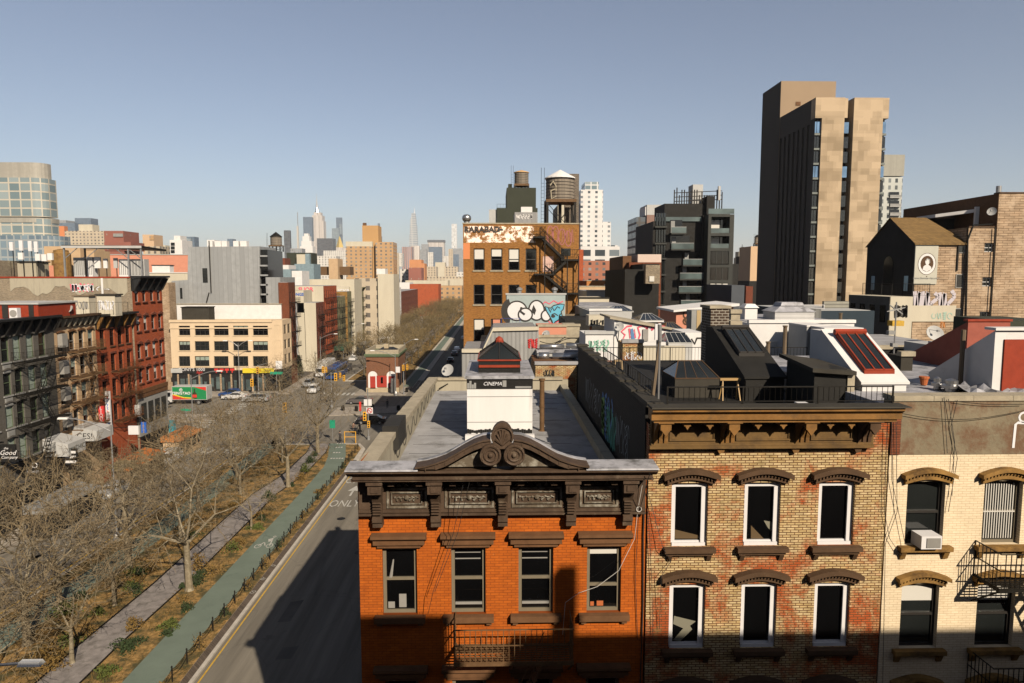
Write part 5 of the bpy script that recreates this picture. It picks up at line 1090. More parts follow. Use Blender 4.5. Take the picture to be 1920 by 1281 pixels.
def lwall(t, w, h, d, mat, holes, rev=.2, side=None, name='wall', z0=0, back=True):
    b = MB(); b.wall((0, 0, z0), (1, 0, 0), (0, -1, 0), w, h-z0, [(a, c, e-z0, f-z0) for a, c, e, f in holes], rev); b.build(name, mat, t, world=False)
    b = MB(); b.box(0, w, rev+.005, d, z0, h-.02); b.face([(0, 0, z0), (0, 0, h), (0, rev+.01, h), (0, rev+.01, z0)]); b.face([(w, 0, z0), (w, 0, h), (w, rev+.01, h), (w, rev+.01, z0)]); b.face([(0, 0, h), (w, 0, h), (w, rev+.01, h), (0, rev+.01, h)])
    b.build('side_wall', side or mat, t, world=False)
def lbox(t, name, mat, *boxes):
    b = MB()
    for q in boxes: b.box(*q)
    return b.build(name, mat, t, world=False)
def cornice(t, w, h, mat, dep=.7, hh=1.0, n=5, mat2=None, slots=True):
    b = MB(); b.prismx([(0, h-hh), (-.12, h-hh), (-.12, h-.4), (-dep, h-.22), (-dep, h), (.1, h), (.1, h-hh)], 0, w); o = b.build('cornice', mat, t, world=False)
    for k in range(n):
        x = .25+(w-.5)*k/(n-1); q = MB(); q.prismx([(-.12, h-hh*1.02), (-.22, h-hh), (-dep+.12, h-.32), (-.12, h-.3)], x-.13, x+.13); q.build('bracket', mat2 or mat, o, world=False)
    return o
def rowhouse(label, y0, y1, h, mat, cols, rows, ww, d=16, side=None, x=WXL, fr='frame_dark', pane='glass', style='sash', sill=None, lint=None, blind=None, rev=.18, roof='roof_grey', cor=None, rz=pi/2, group=None, z0h=0):
    t = thing('apartment_building', label, 'building', (x, y0, 0), rz, group); w = y1-y0
    hs = [(c-ww/2, c+ww/2, z, z+hh) for c in cols for z, hh in rows]; lwall(t, w, h, d, mat, hs, rev, side)
    for i, c in enumerate(cols):
        for j, (z, hh) in enumerate(rows):
            win(t, c-ww/2, z, ww, hh, fr, pane, style, rev-.06, sill=sill, lint=lint, blind=blind if (i*3+j*5) % 4 < 2 else None)
    lbox(t, 'roof', roof, (.25, w-.25, .25, d-.25, h-.02, h+.03))
    if cor: cornice(t, w, h+.25, *cor)
    return t
y0, y1 = 57.0, yv(99, 591)-.02
cols = [yv(u, 660)-y0 for u in (10, 32, 57, 80)]; cols = [cols[0]-3.9, cols[0]-1.95]+cols
zr = [(zx(8, 678)-.1, 2.35), (zx(10, 741)-.1, 2.35), (zx(12, 803)-.1, 2.35), (zx(14, 868)-.1, 2.3)]
t = rowhouse('dark grey painted house with a black cornice and black fire escapes, at the left edge', y0, y1, 19.9, 'grey_brick', cols, zr, 1.05, pane='glass_soft', fr='green_frame', blind=(.98, 'curtain'), sill=('grey_wall', .12, .1), lint=('grey_brick', .12, .16, .2, 'arch'), cor=('black_metal', 1.0, 1.6, 11, 'black_metal'))
g1 = t
b = MB(); b.box(0, y1-y0, -.08, 0, 3.9, 4.2); b.build('shop_cornice', 'black_metal', t, world=False); lbox(t, 'shopfront', 'black_metal', (.5, y1-y0-.3, -.06, -.002, .3, 3.6))
for z, hh in zr[:3]: b = MB(); b.box(cols[2]-.5, cols[2]+.5, -.06, -.002, z-1.0, z-.25); b.box(cols[2]-.42, cols[2]+.42, -.08, -.06, z-.93, z-.32); b.build('ac_grille', 'grey_wall', t, world=False)
fire_escape(t, cols[3]-.8, y1-y0-.1, 0, 1.3, [z-.15 for z, hh in zr], 'iron', 1, 1.0, 1.0, .16)
y0, y1 = yv(99, 591), yv(177, 585)-.02; w = y1-y0; cols = [w*.13, w*.40, w*.63, w*.86]; zr = [(zx(108, u)-.0, 1.95) for u in (661, 712, 763, 814)]
t = rowhouse('tan stucco house with brown arched hoods between the grey and the brick red houses', y0, y1, 19.7, 'tan_stucco', cols, zr, .95, fr='frame_grey', lint=('brownstone', .2, .16, .25, 'arch'), sill=('brownstone_dark', .15, .18), blind=(.5, 'curtain'), cor=('brownstone_dark', .8, 1.2, 8, 'coping_stone')); tan = t
for z, hh in zr: b = MB(); b.box(cols[0]-.45, cols[0]+.45, -.5, -.0, z+.5, z+1.9); o = b.build('window_guard', 'frame_grey', t, world=False)
fire_escape(t, w*.27, w-.15, 0, 1.2, [z-.15 for z, hh in zr], 'iron_brown', -1, 1.0, .95, .15)
y0, y1 = yv(177, 585), yv(246, 590)-.02; w = y1-y0; cols = [w*.16, w*.42, w*.64, w*.87]; zr = [(zx(185, u), 2.1) for u in (653, 702, 752, 800)]
t = rowhouse('narrow brick red house with an ochre and black bracketed cornice and a rusty fire escape', y0, y1, 19.5, 'red_brick', cols, zr, .95, fr='frame_dark', lint=('red_brick_dull', .12, .12, .22, 'flat'), sill=('brownstone_dark', .1, .12), cor=('black_metal', 1.0, 1.7, 5, 'cornice_ochre')); red1 = t
fire_escape(t, w*.34, w-.2, 0, 1.1, [z-.15 for z, hh in zr[1:]], 'iron_rust', 1, .9, .95, .16)
y0, y1 = yv(246, 520), yv(302, 516); w = y1-y0; cols = [w*.14, w*.38, w*.64, w*.88]; zr = [(zx(250, u), 1.95) for u in (573, 623, 676, 723)]; zr[0] = (zx(250, 570)+.2, 2.3)
t = rowhouse('tall brick red corner house with arched hoods and a black cornice, grey shop storeys below', y0, y1, 23.9, 'red_brick', cols, [q for q in zr], .9, d=26, side='rubble_brick', fr='frame_grey', lint=('red_brick_dull', .2, .22, .38, 'gable'), sill=('red_brick_dull', .16, .18), blind=(.5, 'blind_white'), cor=('black_metal', 1.2, 1.9, 5, 'black_metal')); red2 = t
lbox(t, 'base_course', 'brownstone', (0, w, -.25, -.002, 9.1, 9.6), (0, w, -.18, -.002, 8.5, 9.1)); lbox(t, 'shop_storeys', 'grey_wall', (0, w, -.1, -.002, 3.6, 8.5)); lbox(t, 'shopfront', 'black_metal', (.2, w-.2, -.12, -.002, .2, 3.6))
b = MB()
for k in range(4): b.box(.6+k*1.75, 1.9+k*1.75, -.13, -.1, 5.0, 7.8)
b.build('shop_window', 'glass_soft', t, world=False)
b = MB(); x0_ = -66; P = lambda u, v: (WY(u, v, y0-.03).x, WY(u, v, y0-.03).z)
scribble(b, P(132, 540)[0], P(176, 540)[0], P(0, 548)[1], P(0, 531)[1], y0-.06, .1, 6, 3); b.build('graffiti', 'spray_pink', t); b = MB(); scribble(b, P(134, 540)[0], P(175, 540)[0], P(0, 547)[1], P(0, 533)[1], y0-.07, .12, 7, 13); scribble(b, P(75, 575)[0], P(140, 575)[0], P(0, 580)[1], P(0, 564)[1], y0-.035, .09, 14, 5); scribble(b, P(180, 538)[0], P(236, 538)[0], P(0, 545)[1], P(0, 534)[1], y0-.035, .05, 8, 6); b.build('graffiti', 'spray_white', t)
b = MB(); rg = random.Random(3); n = 26; xa, xb = P(18, 520)[0], P(238, 520)[0]; top = [(xa, 23.85), (xb, 23.85)]; b.prism([(xa, 23.86)]+[(xa+(xb-xa)*k/n, 22.3+.5*sin(k*.7)+rg.uniform(-.25, .25)) for k in range(n+1)]+[(xb, 23.86)], y0-.05, y0-.002); b.build('render_patch', 'parapet_wall', t)
b = MB(); b.box(-66, -45.8, y0-.1, y0+.25, 23.86, 24.05); b.build('coping', 'rust_red', t); b = MB(); b.box(P(191, 520)[0]-.12, P(191, 520)[0]+.12, y0-.09, y0-.05, 19.3, 23.9); b.build('white_stripe', 'white_paint', t)
b = MB(); b.box(-71.6, -66, y0-.3, y0+12, 18, 26.2); b.build('side_wall', 'rubble_brick', t)
def rb(label, u0, u1, vt, vb, y, dep, mat, cat='bulkhead', name='roof_bulkhead', top=None, gr=None, z0=None):
    x0, x1 = WY(u0, vt, y).x, WY(u1, vt, y).x; z = WY(u0, vt, y).z; zb = WY(u0, vb, y).z if z0 is None else z0
    t = thing(name, label, cat, ((x0+x1)/2, y, zb)); b = MB(); b.box(x0, x1, y, y+dep, zb, z); b.build('body', mat, t)
    if top: b = MB(); b.box(x0-.15, x1+.15, y-.15, y+dep+.15, z, z+.16); b.build('top', top, t)
    if gr: b = MB(); scribble(b, x0+.1, x1-.1, zb+(z-zb)*.25, zb+(z-zb)*.8, y-.02, .06, gr[1], gr[2]); b.build('graffiti', gr[0], t)
    return t, x0, x1, z, zb
t, x0, x1, z, zb = rb('red rooftop hut with a pale fascia at the far left edge', -60, 71, 571, 600, 68, 6, 'rust_red', top='lightgrey', z0=19.9); b = MB(); b.box(WY(3, 580, 67.9).x, WY(14, 580, 67.9).x, 67.93, 67.998, 20, zb+1.5); b.box(WY(53, 580, 67.9).x, WY(62, 580, 67.9).x, 67.93, 67.998, 20, zb+1.4); b.build('door', 'frame_dark', t)
t = thing('air_conditioner', 'white outdoor air conditioner in front of the red rooftop hut', 'air conditioner', (WY(24, 585, 66).x, 66, 19.9)); b = MB(); xa, xb = WY(17, 585, 66.).x, WY(32, 585, 66.).x; b.box(xa, xb, 66, 66.5, 20.0, 21.05); b.build('body', 'white_trim', t); b = MB(); b.disc(((xa+xb)/2, 65.98, 20.55), .33, .03); b.build('fan_grille', 'frame_grey', t)
rb('dull yellow rooftop bulkhead with grey graffiti, left of two against the rubble brick wall', 138, 166, 556, 592, 82, 1.4, 'cream_wall', top='wood', gr=('frame_grey', 4, 4), z0=19.5); rb('dull yellow rooftop bulkhead with white graffiti, right of two against the rubble brick wall', 181, 215, 554, 590, 80, 1.4, 'cream_wall', top='roof_olive', gr=('spray_white', 5, 9), z0=19.5)
t = railing('thin rooftop railing in front of the graffitied brick wall', [(WY(72, 580, 77).x, 77), (WY(240, 580, 77).x, 77)], 19.8, 21.2, 'iron', gap=.5)
for i, (u, v) in enumerate(((111, 582), (132, 580))): p = WY(u, v, 73); t = thing('satellite_dish', ['grey satellite dish, left of two on the tan house roof', 'grey satellite dish, right of two on the tan house roof'][i], 'satellite dish', p); dish(t, p, .4); b = MB(); b.tube(p, (p.x, p.y, 19.6), .04, n=4); b.build('mast', 'iron', t)
t, x0, x1, z, zb = rb('ochre rooftop bulkhead behind the antennas on the tall red house', 82, 150, 462, 516, 98, 6, 'tan_stucco', z0=24); rb('orange lower wall of the roof plant beside the rusty cylinder', 66, 105, 498, 516, 94, 3, 'pink_wall', z0=24); rb('second ochre block behind the canopy', 150, 176, 470, 516, 99, 4, 'tan_stucco', z0=24)
p = WY(117, 516, 95); b = MB(); b.lathe((p.x, 95, 24), [(1.15, 0), (1.15, 3.2), (.9, 3.35), (.9, 3.6), (.1, 3.8)], 14); tag(b.build('roof_tank', mm('rusty_tank', paint, (.26, .15, .05), .8, .4, 2, c2=(.14, .06, .03)), smooth=False), 'rusty brown cylindrical tank on the roof beside the canopy', 'tank')
t = thing('roof_canopy', 'long steel framed canopy with a corrugated roof over rooftop machinery', 'canopy', (WY(200, 480, 90).x, 90, 24)); xa, xb = WY(129, 470, 90).x, WY(262, 470, 88).x; zt = WY(129, 464, 90).z; b = MB(); b.hexa([(xa, 88.5, zt), (xb, 88.5, zt-.1), (xb+.5, 94, zt-.35), (xa, 94, zt)], [(xa, 88.5, zt+.25), (xb, 88.5, zt+.15), (xb+.5, 94, zt-.1), (xa, 94, zt+.25)]); b.build('roof_deck', 'iron', t); b = MB(); b.box(xa, xb, 88.4, 88.5, zt-.15, zt+.15); b.build('fascia', 'lightgrey', t)
for k, x in enumerate((xa+.2, xa+(xb-xa)*.28, xa+(xb-xa)*.82, xb-.2)):
    q = MB(); q.box(x-.09, x+.09, 88.6, 88.78, 24, zt); q.build('post', 'galv' if k != 1 else 'iron', t)
    s_ = 1 if k < 2 else -1; q = MB(); q.tube((x, 88.7, zt-1.5), (x+s_*1.7, 88.7, zt-.1), .06, n=4); q.build('brace', 'galv', t)
for k, (u0, u1, vt, m_) in enumerate([(137, 155, 483, 'lightgrey'), (156, 172, 482, 'white_wall'), (176, 187, 482, 'white_paint'), (193, 200, 485, 'white_paint'), (212, 219, 484, 'lightgrey'), (222, 240, 486, 'white_wall'), (240, 270, 486, 'lightgrey')]):
    t, x0, x1, z, zb = rb(['louvred grey condenser unit at the left end under the canopy', 'white condenser unit second from the left under the canopy', 'tall white panel antenna left of centre under the canopy', 'tall narrow white panel antenna in the middle under the canopy', 'grey panel antenna right of centre under the canopy', 'broad white cabinet at the right under the canopy', 'grey cabinet at the far right under the canopy'][k], u0, u1, vt, 505+(k in (2, 3, 4))*-2, 90.5, 1.2 if k not in (2, 3, 4) else .25, m_, 'equipment', ['condenser_unit', 'condenser_unit', 'panel_antenna', 'panel_antenna', 'panel_antenna', 'equipment_cabinet', 'equipment_cabinet'][k], z0=24 if k not in (2, 3, 4) else None)
    b = MB()
    if k in (2, 3, 4): b.tube(((x0+x1)/2, 90.8, 24), ((x0+x1)/2, 90.8, z-.3), .06, n=5); b.build('mast', 'iron', t)
    else:
        for q in range(5): b.box(x0+(x1-x0)*q/5+.05, x0+(x1-x0)*(q+1)/5-.1, 90.46, 90.5, zb+.3, z-.2)
        b.build('louvre', 'grey_wall', t)
for k, (u, v0, v1) in enumerate([(39, 451, 470), (56, 452, 471), (67, 453, 473), (21, 454, 470)]):
    p = WY(u, v0, 88); b = MB(); b.box(p.x-.22, p.x+.22, 87.9, 88.1, WY(u, v1, 88).z, p.z); t = thing('panel_antenna', ['white panel antenna, second from the left on the frame', 'white panel antenna, third from the left on the frame', 'white panel antenna nearest the ochre bulkhead', 'white panel antenna at the left end of the frame'][k], 'antenna', (p.x, 88, 24)); b.build('panel', 'white_trim', t); b = MB(); b.tube((p.x, 88.2, 24), (p.x, 88.2, p.z-.2), .05, n=4); b.build('mast', 'iron', t)
rb('grey weathered round sided tank on the roof at the left end of the rubble wall', 32, 67, 492, 515, 88.5, 2.5, 'parapet_wall', 'tank', 'roof_tank', z0=24, top='roof_olive'); railing('dark roof frame carrying cables behind the panel antennas', [(WY(20, 490, 88.6).x, 88.6), (WY(82, 490, 88.6).x, 88.6)], 24.0, 26.0, 'iron', gap=.6)
for k, (u, v) in enumerate([(40, 480), (72, 482), (84, 483), (95, 481)]): p = WY(u, v, 88); b = MB(); b.box(p.x-.3, p.x+.3, 87.8, 88.1, p.z-.45, p.z+.4); tag(b.build('radio_box', 'white_paint'), ['white radio box on the roof frame, leftmost of four', 'white radio box on the roof frame, second of four', 'white radio box on the roof frame, third of four', 'white radio box on the roof frame, rightmost of four'][k], 'radio box')
rb('long salmon wall of a house behind the canopy', 100, 360, 478, 560, 190, 10, 'pink_wall', 'building', 'low_building', z0=0, top='lightgrey'); rb('cream roof terrace with railings right of the canopy', 262, 352, 512, 560, 162, 10, 'cream_wall', 'building', 'low_building', z0=0, top='white_wall'); rb('white cabinets and pipes on the cream roof terrace', 285, 318, 498, 512, 163, 2, 'white_wall', 'equipment', 'equipment_cabinet', top='iron')
rb('tan brick house wall between the red corner house and the beige corner building', 290, 316, 530, 740, 146, 3, 'tan_brick', 'building', 'apartment_building', z0=0)
t = thing('apartment_building', 'unseen red brick houses continuing the western row, added to block sky light', 'building', (-52, 14, 0)); b = MB(); b.box(-62, WXL, 14, 56.9, 0, 19.6); b.build('wall', 'red_brick_dull', t); t = thing('apartment_building', 'unseen brick block across the side street at left, added to block sky light', 'building', (-52, -20, 0)); b = MB(); b.box(-66, WXL, -50, -2, 0, 24); b.build('wall', 'red_brick_old', t)  # unseen street blocks added to keep sky light off road and fronts
def blade(label, u0, v0, u1, v1, xw, mat, words=None, tm='white_trim', vert=True, th=.25, size=.5, cat='sign'):
    y = WX(u0, v0, xw).y; a, c = WY(u0, v0, y), WY(u1, v1, y); t = thing('blade_sign', label, cat, ((a.x+c.x)/2, y, c.z)); b = MB(); b.box(a.x, c.x, y, y+th, c.z, a.z); b.build('panel', mat, t); b = MB(); b.tube((a.x, y+.1, a.z-.2), (WXL, y+.1, a.z-.2), .04, n=4); b.build('bracket', 'iron', t)
    if words:
        n = len(words); H = a.z-c.z
        for i, (ch, m_) in enumerate(words): text(ch, size, m_, t, (0, -.02, H*(1-(i+.5)/n)), ext=.01)
    return t
blade('tall red blade sign with the white letters LIQUOR', 184, 762, 196, 803, -45.3, 'spray_red', [(c, 'white_trim') for c in 'LIQUOR'], size=.55)
mm('sign_blue', flat, (.02, .12, .5)); mm('sign_red', flat, (.6, .03, .02))
blade('tall white blade sign with red and blue letters beside the red one', 196, 734, 208, 797, -45.2, 'white_trim', [(' ', 'sign_red')]+[(c, 'sign_red' if i in (0, 4, 6) else 'sign_blue') for i, c in enumerate('anything')], size=.55)
blade('white upright sign with grey letters on the corner shop storeys', 252, 760, 262, 782, -45.3, 'lightgrey', [(c, 'frame_grey') for c in 'OPTICIANS'], size=.3)
blade('white and red square sign low on the corner shops', 240, 799, 260, 815, -43.5, 'white_trim', None); blade('small blue upright sign with yellow letters low on the corner shops', 264, 792, 274, 812, -43.5, 'sign_blue', [(c, 'road_yellow') for c in 'TAPAS'], size=.35)
def awning(label, u0, u1, v0, v1, out, mat, words, tm, size, hh=1.1, wf=None):
    y0, y1 = WX(u0, v0, WXL+out).y, WX(u1, v0, WXL+out).y; z = WX(u0, v0, WXL+out).z; t = thing('shop_awning', label, 'awning', (WXL, y0, z-hh), pi/2); w = y1-y0
    b = MB(); b.prismx([(0, 0), (-out, 0), (-out, hh*.85), (0, hh*1.2)], 0, w); b.build('canvas', mat, t, world=False)
    if words: text(words, size, tm, t, (w/2, -out-.012, hh*.38), ext=.004)
    if wf: text(wf, size, tm, t, (-.012, -out*.5, hh*.4), rot=(pi/2, 0, -pi/2), ext=.004)
    return t
awning('white boxy awning lettered PSYCHIC in front of the tan house', 127, 160, 829, 820, 2.5, 'lightgrey', 'PSYCHIC', 'frame_green', .68, 1.5)
awning('white boxy awning lettered CES! on its end', 181, 212, 805, 800, 2.6, 'lightgrey', None, 'black_metal', .9, 1.3, 'CES!')
t = thing('shop_sign', 'black square sign with white script lettering at the left edge', 'sign', WY(15, 866, 62.0)); a, c = WY(-6, 834, 62.0), WY(30, 866, 62.0); b = MB(); b.box(a.x, c.x, 62, 62.2, c.z, a.z); b.build('panel', 'black_metal', t)
for i, (s_, sz) in enumerate((('the', .3), ('Good', .62), ('Company', .38))): text(s_, sz, 'white_trim', t, (-.1+i*.12, -.02, 1.25-i*.42), ext=.01, shear=.35)
t = thing('shop_sign', 'dark shop sign with a white round mark over small letters below the grey house', 'sign', WX(66, 885, -44.6)); b = MB(); b.box(-1.4, 1.4, 0, .1, -.3, 1.3); b.build('panel', 'black_metal', t, world=False); text('MONEY FL', .34, 'white_trim', t, (0, -.012, 0), ext=.004); b = MB(); b.ring((0, -.03, .65), .24, .05, n=12); b.build('round_mark', 'white_trim', t, world=False);
t = thing('menu_board', 'small black board with rows of white lettering under the PSYCHIC awning', 'sign', WX(133, 872, -43.2)); b = MB(); b.box(-.7, .7, 0, .1, 0, 1.7); b.build('panel', 'black_metal', t, world=False); b = MB()
for k in range(3): b.box(-.55, .55, -.012, -.002, .2+k*.5, .45+k*.5)
b.build('lettering_rows', 'white_wall', t, world=False)
def shed(label, y, w, mat, roofm, x=-42.3):
    t = thing('dining_shed', label, 'shed', (x, y, 0)); b = MB(); b.box(x-1, x+1.1, y, y+w, 0, 2.3); b.build('wall', mat, t); b = MB(); b.hexa([(x-1.2, y-.2, 2.3), (x+1.3, y-.2, 2.3), (x+1.3, y+w+.2, 2.3), (x-1.2, y+w+.2, 2.3)], [(x-1.2, y-.2, 3.0), (x+1.3, y-.2, 2.45), (x+1.3, y+w+.2, 2.45), (x-1.2, y+w+.2, 3.0)]); b.build('roof', roofm, t); b = MB()
    for k in range(4): b.box(x+1.1, x+1.13, y+.3+k*w/4, y+w/4-.2+k*w/4, .9, 2.0)
    b.build('opening', 'black_metal', t)
shed('street dining shed with a rusty orange and green roof below the awnings', 76, 8, 'wood', mm('shed_roof', paint, (.22, .18, .10), .8, .3, 1, c2=(.45, .14, .03), thr=(.5, .56), patch=.5)); shed('long dining shed with an orange corrugated roof at the corner', 89.5, 7.0, 'tan_stucco', 'orange_shed', -43); shed('dark dining shed with a ribbed metal roof before the grey house', 62, 8, 'black_metal', 'corrugated')
b = MB(); p = WZ(318, 812, 0); b.box(p.x-.7, p.x+.6, p.y, p.y+.8, 0, 1.9); tag(b.build('newspaper_box', mm('cyan', flat, (.02, .28, .36))), 'blue-green street cabinet at the crossing corner', 'cabinet')
Y = 143.0; x0, x1 = WY(318, 600, Y).x, WY(509, 600, Y).x; zt = WY(330, 602, Y).z
t = thing('apartment_building', 'beige corner building with wide dark windows above shop signs, across the crossing', 'building', (x0, Y, 0))
wu = [(335, 356), (365, 392), (401, 428), (437, 465), (474, 502)]; wr = [(611, 629), (640, 657.5), (668, 687)]
hs = []; ww = []
for a, c in wu:
    for e, f in wr: xa, xb = WY(a, e, Y).x-x0, WY(c, e, Y).x-x0; za, zb = WY(a, f, Y).z, WY(a, e, Y).z; hs.append((xa, xb, za, zb)); ww.append((xa, za, xb-xa, zb-za))
b = MB(); b.wall((0, 0, 4.6), (1, 0, 0), (0, -1, 0), x1-x0, zt-4.6, [(a, c, e-4.6, f-4.6) for a, c, e, f in hs], .3); b.build('front_wall', 'beige_wall', t, world=False); W = x1-x0
b = MB(); b.box(0, W, .32, 8.5, 0, zt-.1); b.build('inner_wall', 'beige_wall', t, world=False)
for k, (a, z, w_, h_) in enumerate(ww): win(t, round(a, 2), z, round(w_, 1), round(h_, 1), 'frame_dark', 'glass_soft' if k % 3 else 'glass', 'tri', .22, t=.12, blind=(.4, 'curtain') if k % 4 == 1 else None, sill=('beige_wall', .1, .12))
b = MB(); b.box(-.1, W+.1, -.2, .2, zt-.3, zt+.25); b.box(-.05, W, -.12, -.002, zt-1.6, zt-1.35); b.box(0, W, -.08, -.002, 4.6, 5.1); b.build('cornice', 'beige_wall', t, world=False)
b = MB(); b.wall((W, 0, 4.6), (.6, .8, 0), (.8, -.6, 0), 2.6, zt-4.6, [(.6, 2.0, z-4.6, z+h_-4.6) for (_, _, z, zz), h_ in [(q, q[3]-q[2]) for q in hs[-3:]]], .25); b.wall((W+1.56, 2.08, 4.6), (0, 1, 0), (1, 0, 0), 6.2, zt-4.6, [(a, a+1.9, q[2]-4.6, q[3]-4.6) for a in (.8, 3.6) for q in hs[-3:]], .25); b.box(W, W+1.3, 2.08, 8.2, zt-.1, zt); b.prismz([(W, .1), (W+1.4, 1.95), (W+1.3, 8.2), (W, 8.2)], 4.6, zt-.05, 0); b.build('side_wall', 'beige_wall', t, world=False)
for a in (.8, 3.6):
    for q in hs[-3:]: win(t, 0, 0, 1.9, round(q[3]-q[2], 1), 'frame_dark', 'glass_soft', 'pair', 0, t=.1, rz=pi/2, loc=(W+1.42, 2.08+a, q[2]))
for q in hs[-3:]: win(t, 0, 0, 1.4, round(q[3]-q[2], 1), 'frame_dark', 'glass_soft', 'pair', 0, t=.1, rz=atan2(.8, .6), loc=(W+.6*.6-.15, .8*.6+.12, q[2]))
lbox(t, 'shopfront', 'black_metal', (0, W+.5, .1, .3, 0, 4.6), (W+.6, W+1.4, 1, 8, 0, 4.6)); lbox(t, 'shop_sign', 'black_metal', (.2, W*.62, -.15, -.09, 3.9, 5.1)); lbox(t, 'yellow_sign', mm('yellow_sign', flat, (.70, .55, .02)), (W*.7, W+.2, -.2, -.12, 4.0, 5.0)); lbox(t, 'awning_strip', 'lightgrey', (-.1, 2.2, -.3, -.16, 4.1, 5.0))
text('TONY\'S 1000', .95, 'white_trim', t, (W*.2, -.17, 4.75), ext=.01); text('Sign', .8, 'sign_red', t, (W*.27, -.17, 4.2), ext=.01, shear=.4); b = MB(); rg = random.Random(9)
for k in range(16): x = .4+k*W/17; b.box(x, x+rg.uniform(.4, 1.0), .03, .098, rg.uniform(.2, 1.2), rg.uniform(2.0, 3.6))
b.build('shop_window', 'glass_rail', t, world=False); b = MB()
for k in range(9): x = 1+k*W/9.5; b.box(x, x+.35, -.0, .02, 0, 3.8)
b.build('shop_pier', 'tan_brick', t, world=False)
b = MB()
for k in range(4): b.box(W*.42+k*1.1, W*.42+k*1.1+.85, -.17, -.152, 4.5, 4.95); b.box(W*.42+k*1.1+.3, W*.42+k*1.1+.5, -.17, -.152, 4.05, 4.5)
b.build('red_lettering', 'sign_red', t, world=False); text('NY', .7, 'sign_red', t, (W*.86, -.22, 4.5), ext=.01)
rb('white side wall rising behind the beige corner building', 331, 527, 571, 600, 151.2, 12, 'white_wall', 'building', 'apartment_building', z0=0, top='coping_stone'); rb('olive rooftop box on the beige building roof', 340, 391, 577, 597, 146, 3, 'roof_olive', z0=zt-.1, top='iron')
t = thing('apartment_building', 'tall standing-seam zinc clad building behind the beige corner building', 'building', (-60, 152, 0)); P = lambda u, v, y=152: WY(u, v, y)
b = MB(); b.prism([(P(322, 570).x, 17.9), (P(322, 527).x, P(322, 527).z), (P(352, 525).x, P(352, 525).z), (P(353, 463).x, P(353, 463).z), (P(487, 462).x, P(487, 462).z), (P(487, 570).x, 17.9)], 151.9, 163); b.build('zinc_wall', 'zinc', t); b = MB(); b.box(P(500, 570).x, P(527, 570).x, 151.9, 163, 17.9, P(510, 520).z); b.build('low_zinc_wall', 'zinc', t)
b = MB(); b.box(P(487, 462).x, P(500, 462).x, 152.4, 163, 15, P(490, 468).z); b.build('stair_glazing', 'glass', t); b = MB()
for k in range(6): z = 17.9+k*2.1; b.box(P(486, 462).x, P(500, 462).x, 151.9, 152.45, z, z+.35)
b.build('stair_slab', 'zinc', t); b = MB(); b.box(P(380, 503).x, P(389, 503).x, 151.8, 151.898, P(380, 530).z, P(380, 503).z); b.box(P(338, 540).x, P(342, 540).x, 151.8, 151.898, P(338, 560).z, P(338, 540).z); b.build('window', 'glass_soft', t); b = MB(); b.tube((P(393, 452).x, 151.7, 20.5), (P(393, 452).x, 151.7, P(393, 452).z), .12, n=5); b.tube((P(393, 550).x, 151.7, 20.6), (P(388, 565).x, 151.7, 18.4), .12, n=5); b.build('flue_pipe', 'iron', t)
for k, (a, c) in enumerate([(388, 398), (402, 414), (415, 425), (437, 447), (450, 462)]): rb(['leftmost', 'second', 'third', 'fourth', 'rightmost'][k]+' white fan unit on the zinc building roof', a, c, 452, 463, 153, 1.5, 'white_paint', 'fan unit', 'fan_unit')
yy0, yy1 = 146.8, 154.6
rowhouse('narrow brown brick house wrapped in black fire escapes beside the beige corner building', 151.6, 156.5, 22.8, 'red_brick_old', [1.3, 3.5], [(z, 2.1) for z in (18.6, 15.3, 12, 8.7, 5.4)], 1.1, d=2.2, pane='glass_soft'); t = D.objects[[o.name for o in D.objects if o.get('label', '').startswith('narrow brown brick house')][0]]; fire_escape(t, .3, 4.6, 0, 1.3, [18.4, 15.1, 11.8, 8.5, 5.2], 'iron', 1, 1.1, 1.0, .25)
fes = [0]
def wrow(label, y0, y1, h, mat, side, nc, pane='glass', fe=None, top=None, x=WXL, d=18, rows=None, fr='frame_dark', lint=None, wide=1.1, cor=None):
    w = y1-y0; cols = [w*(k+.5)/nc for k in range(nc)]; rows = rows or [(h-3.1-3.15*k, 1.9) for k in range(int((h-4)/3.15))]
    t = thing('apartment_building', label, 'building', (x, y0, 0), pi/2); lwall(t, w, h, d, mat, [(c-wide/2, c+wide/2, z, z+hh) for c in cols for z, hh in rows], .15, side)
    for c in cols:
        for z, hh in rows: win(t, c-wide/2, z, wide, hh, fr, pane, 'sash', .1, t=.1)
    lbox(t, 'shopfront', 'frame_dark', (.3, w-.3, -.05, -.002, .2, 3.2)); lbox(t, 'roof', 'roof_grey', (.2, w-.2, .2, d-.2, h-.02, h+.04))
    if cor: cornice(t, w, h+.3, cor, .8, 1.1, max(3, nc+1))
    if fe: fire_escape(t, w*fe[0], w*fe[1], 0, 1.1, [z-.1 for z, hh in rows], 'iron', 1, .9, 1.0, .4)
    return t
cw_ = wrow('cream rendered house whose blank side wall faces the crossing, dull red front', 174, 182, 17.5, 'red_brick_dull', 'cream_wall', 3, fe=(.2, .9), d=6); b = MB(); b.box(-51.6, -48.6, 174, 182, 15, 20.6); b.box(-52, -51, 174, 190, 0, 20.6); b.build('upper_side_wall', 'cream_wall', cw_); b = MB(); b.tube((-48.4, 173.95, 2), (-48.5, 173.95, 16), .05, n=4); b.build('drain_pipe', 'iron', cw_)
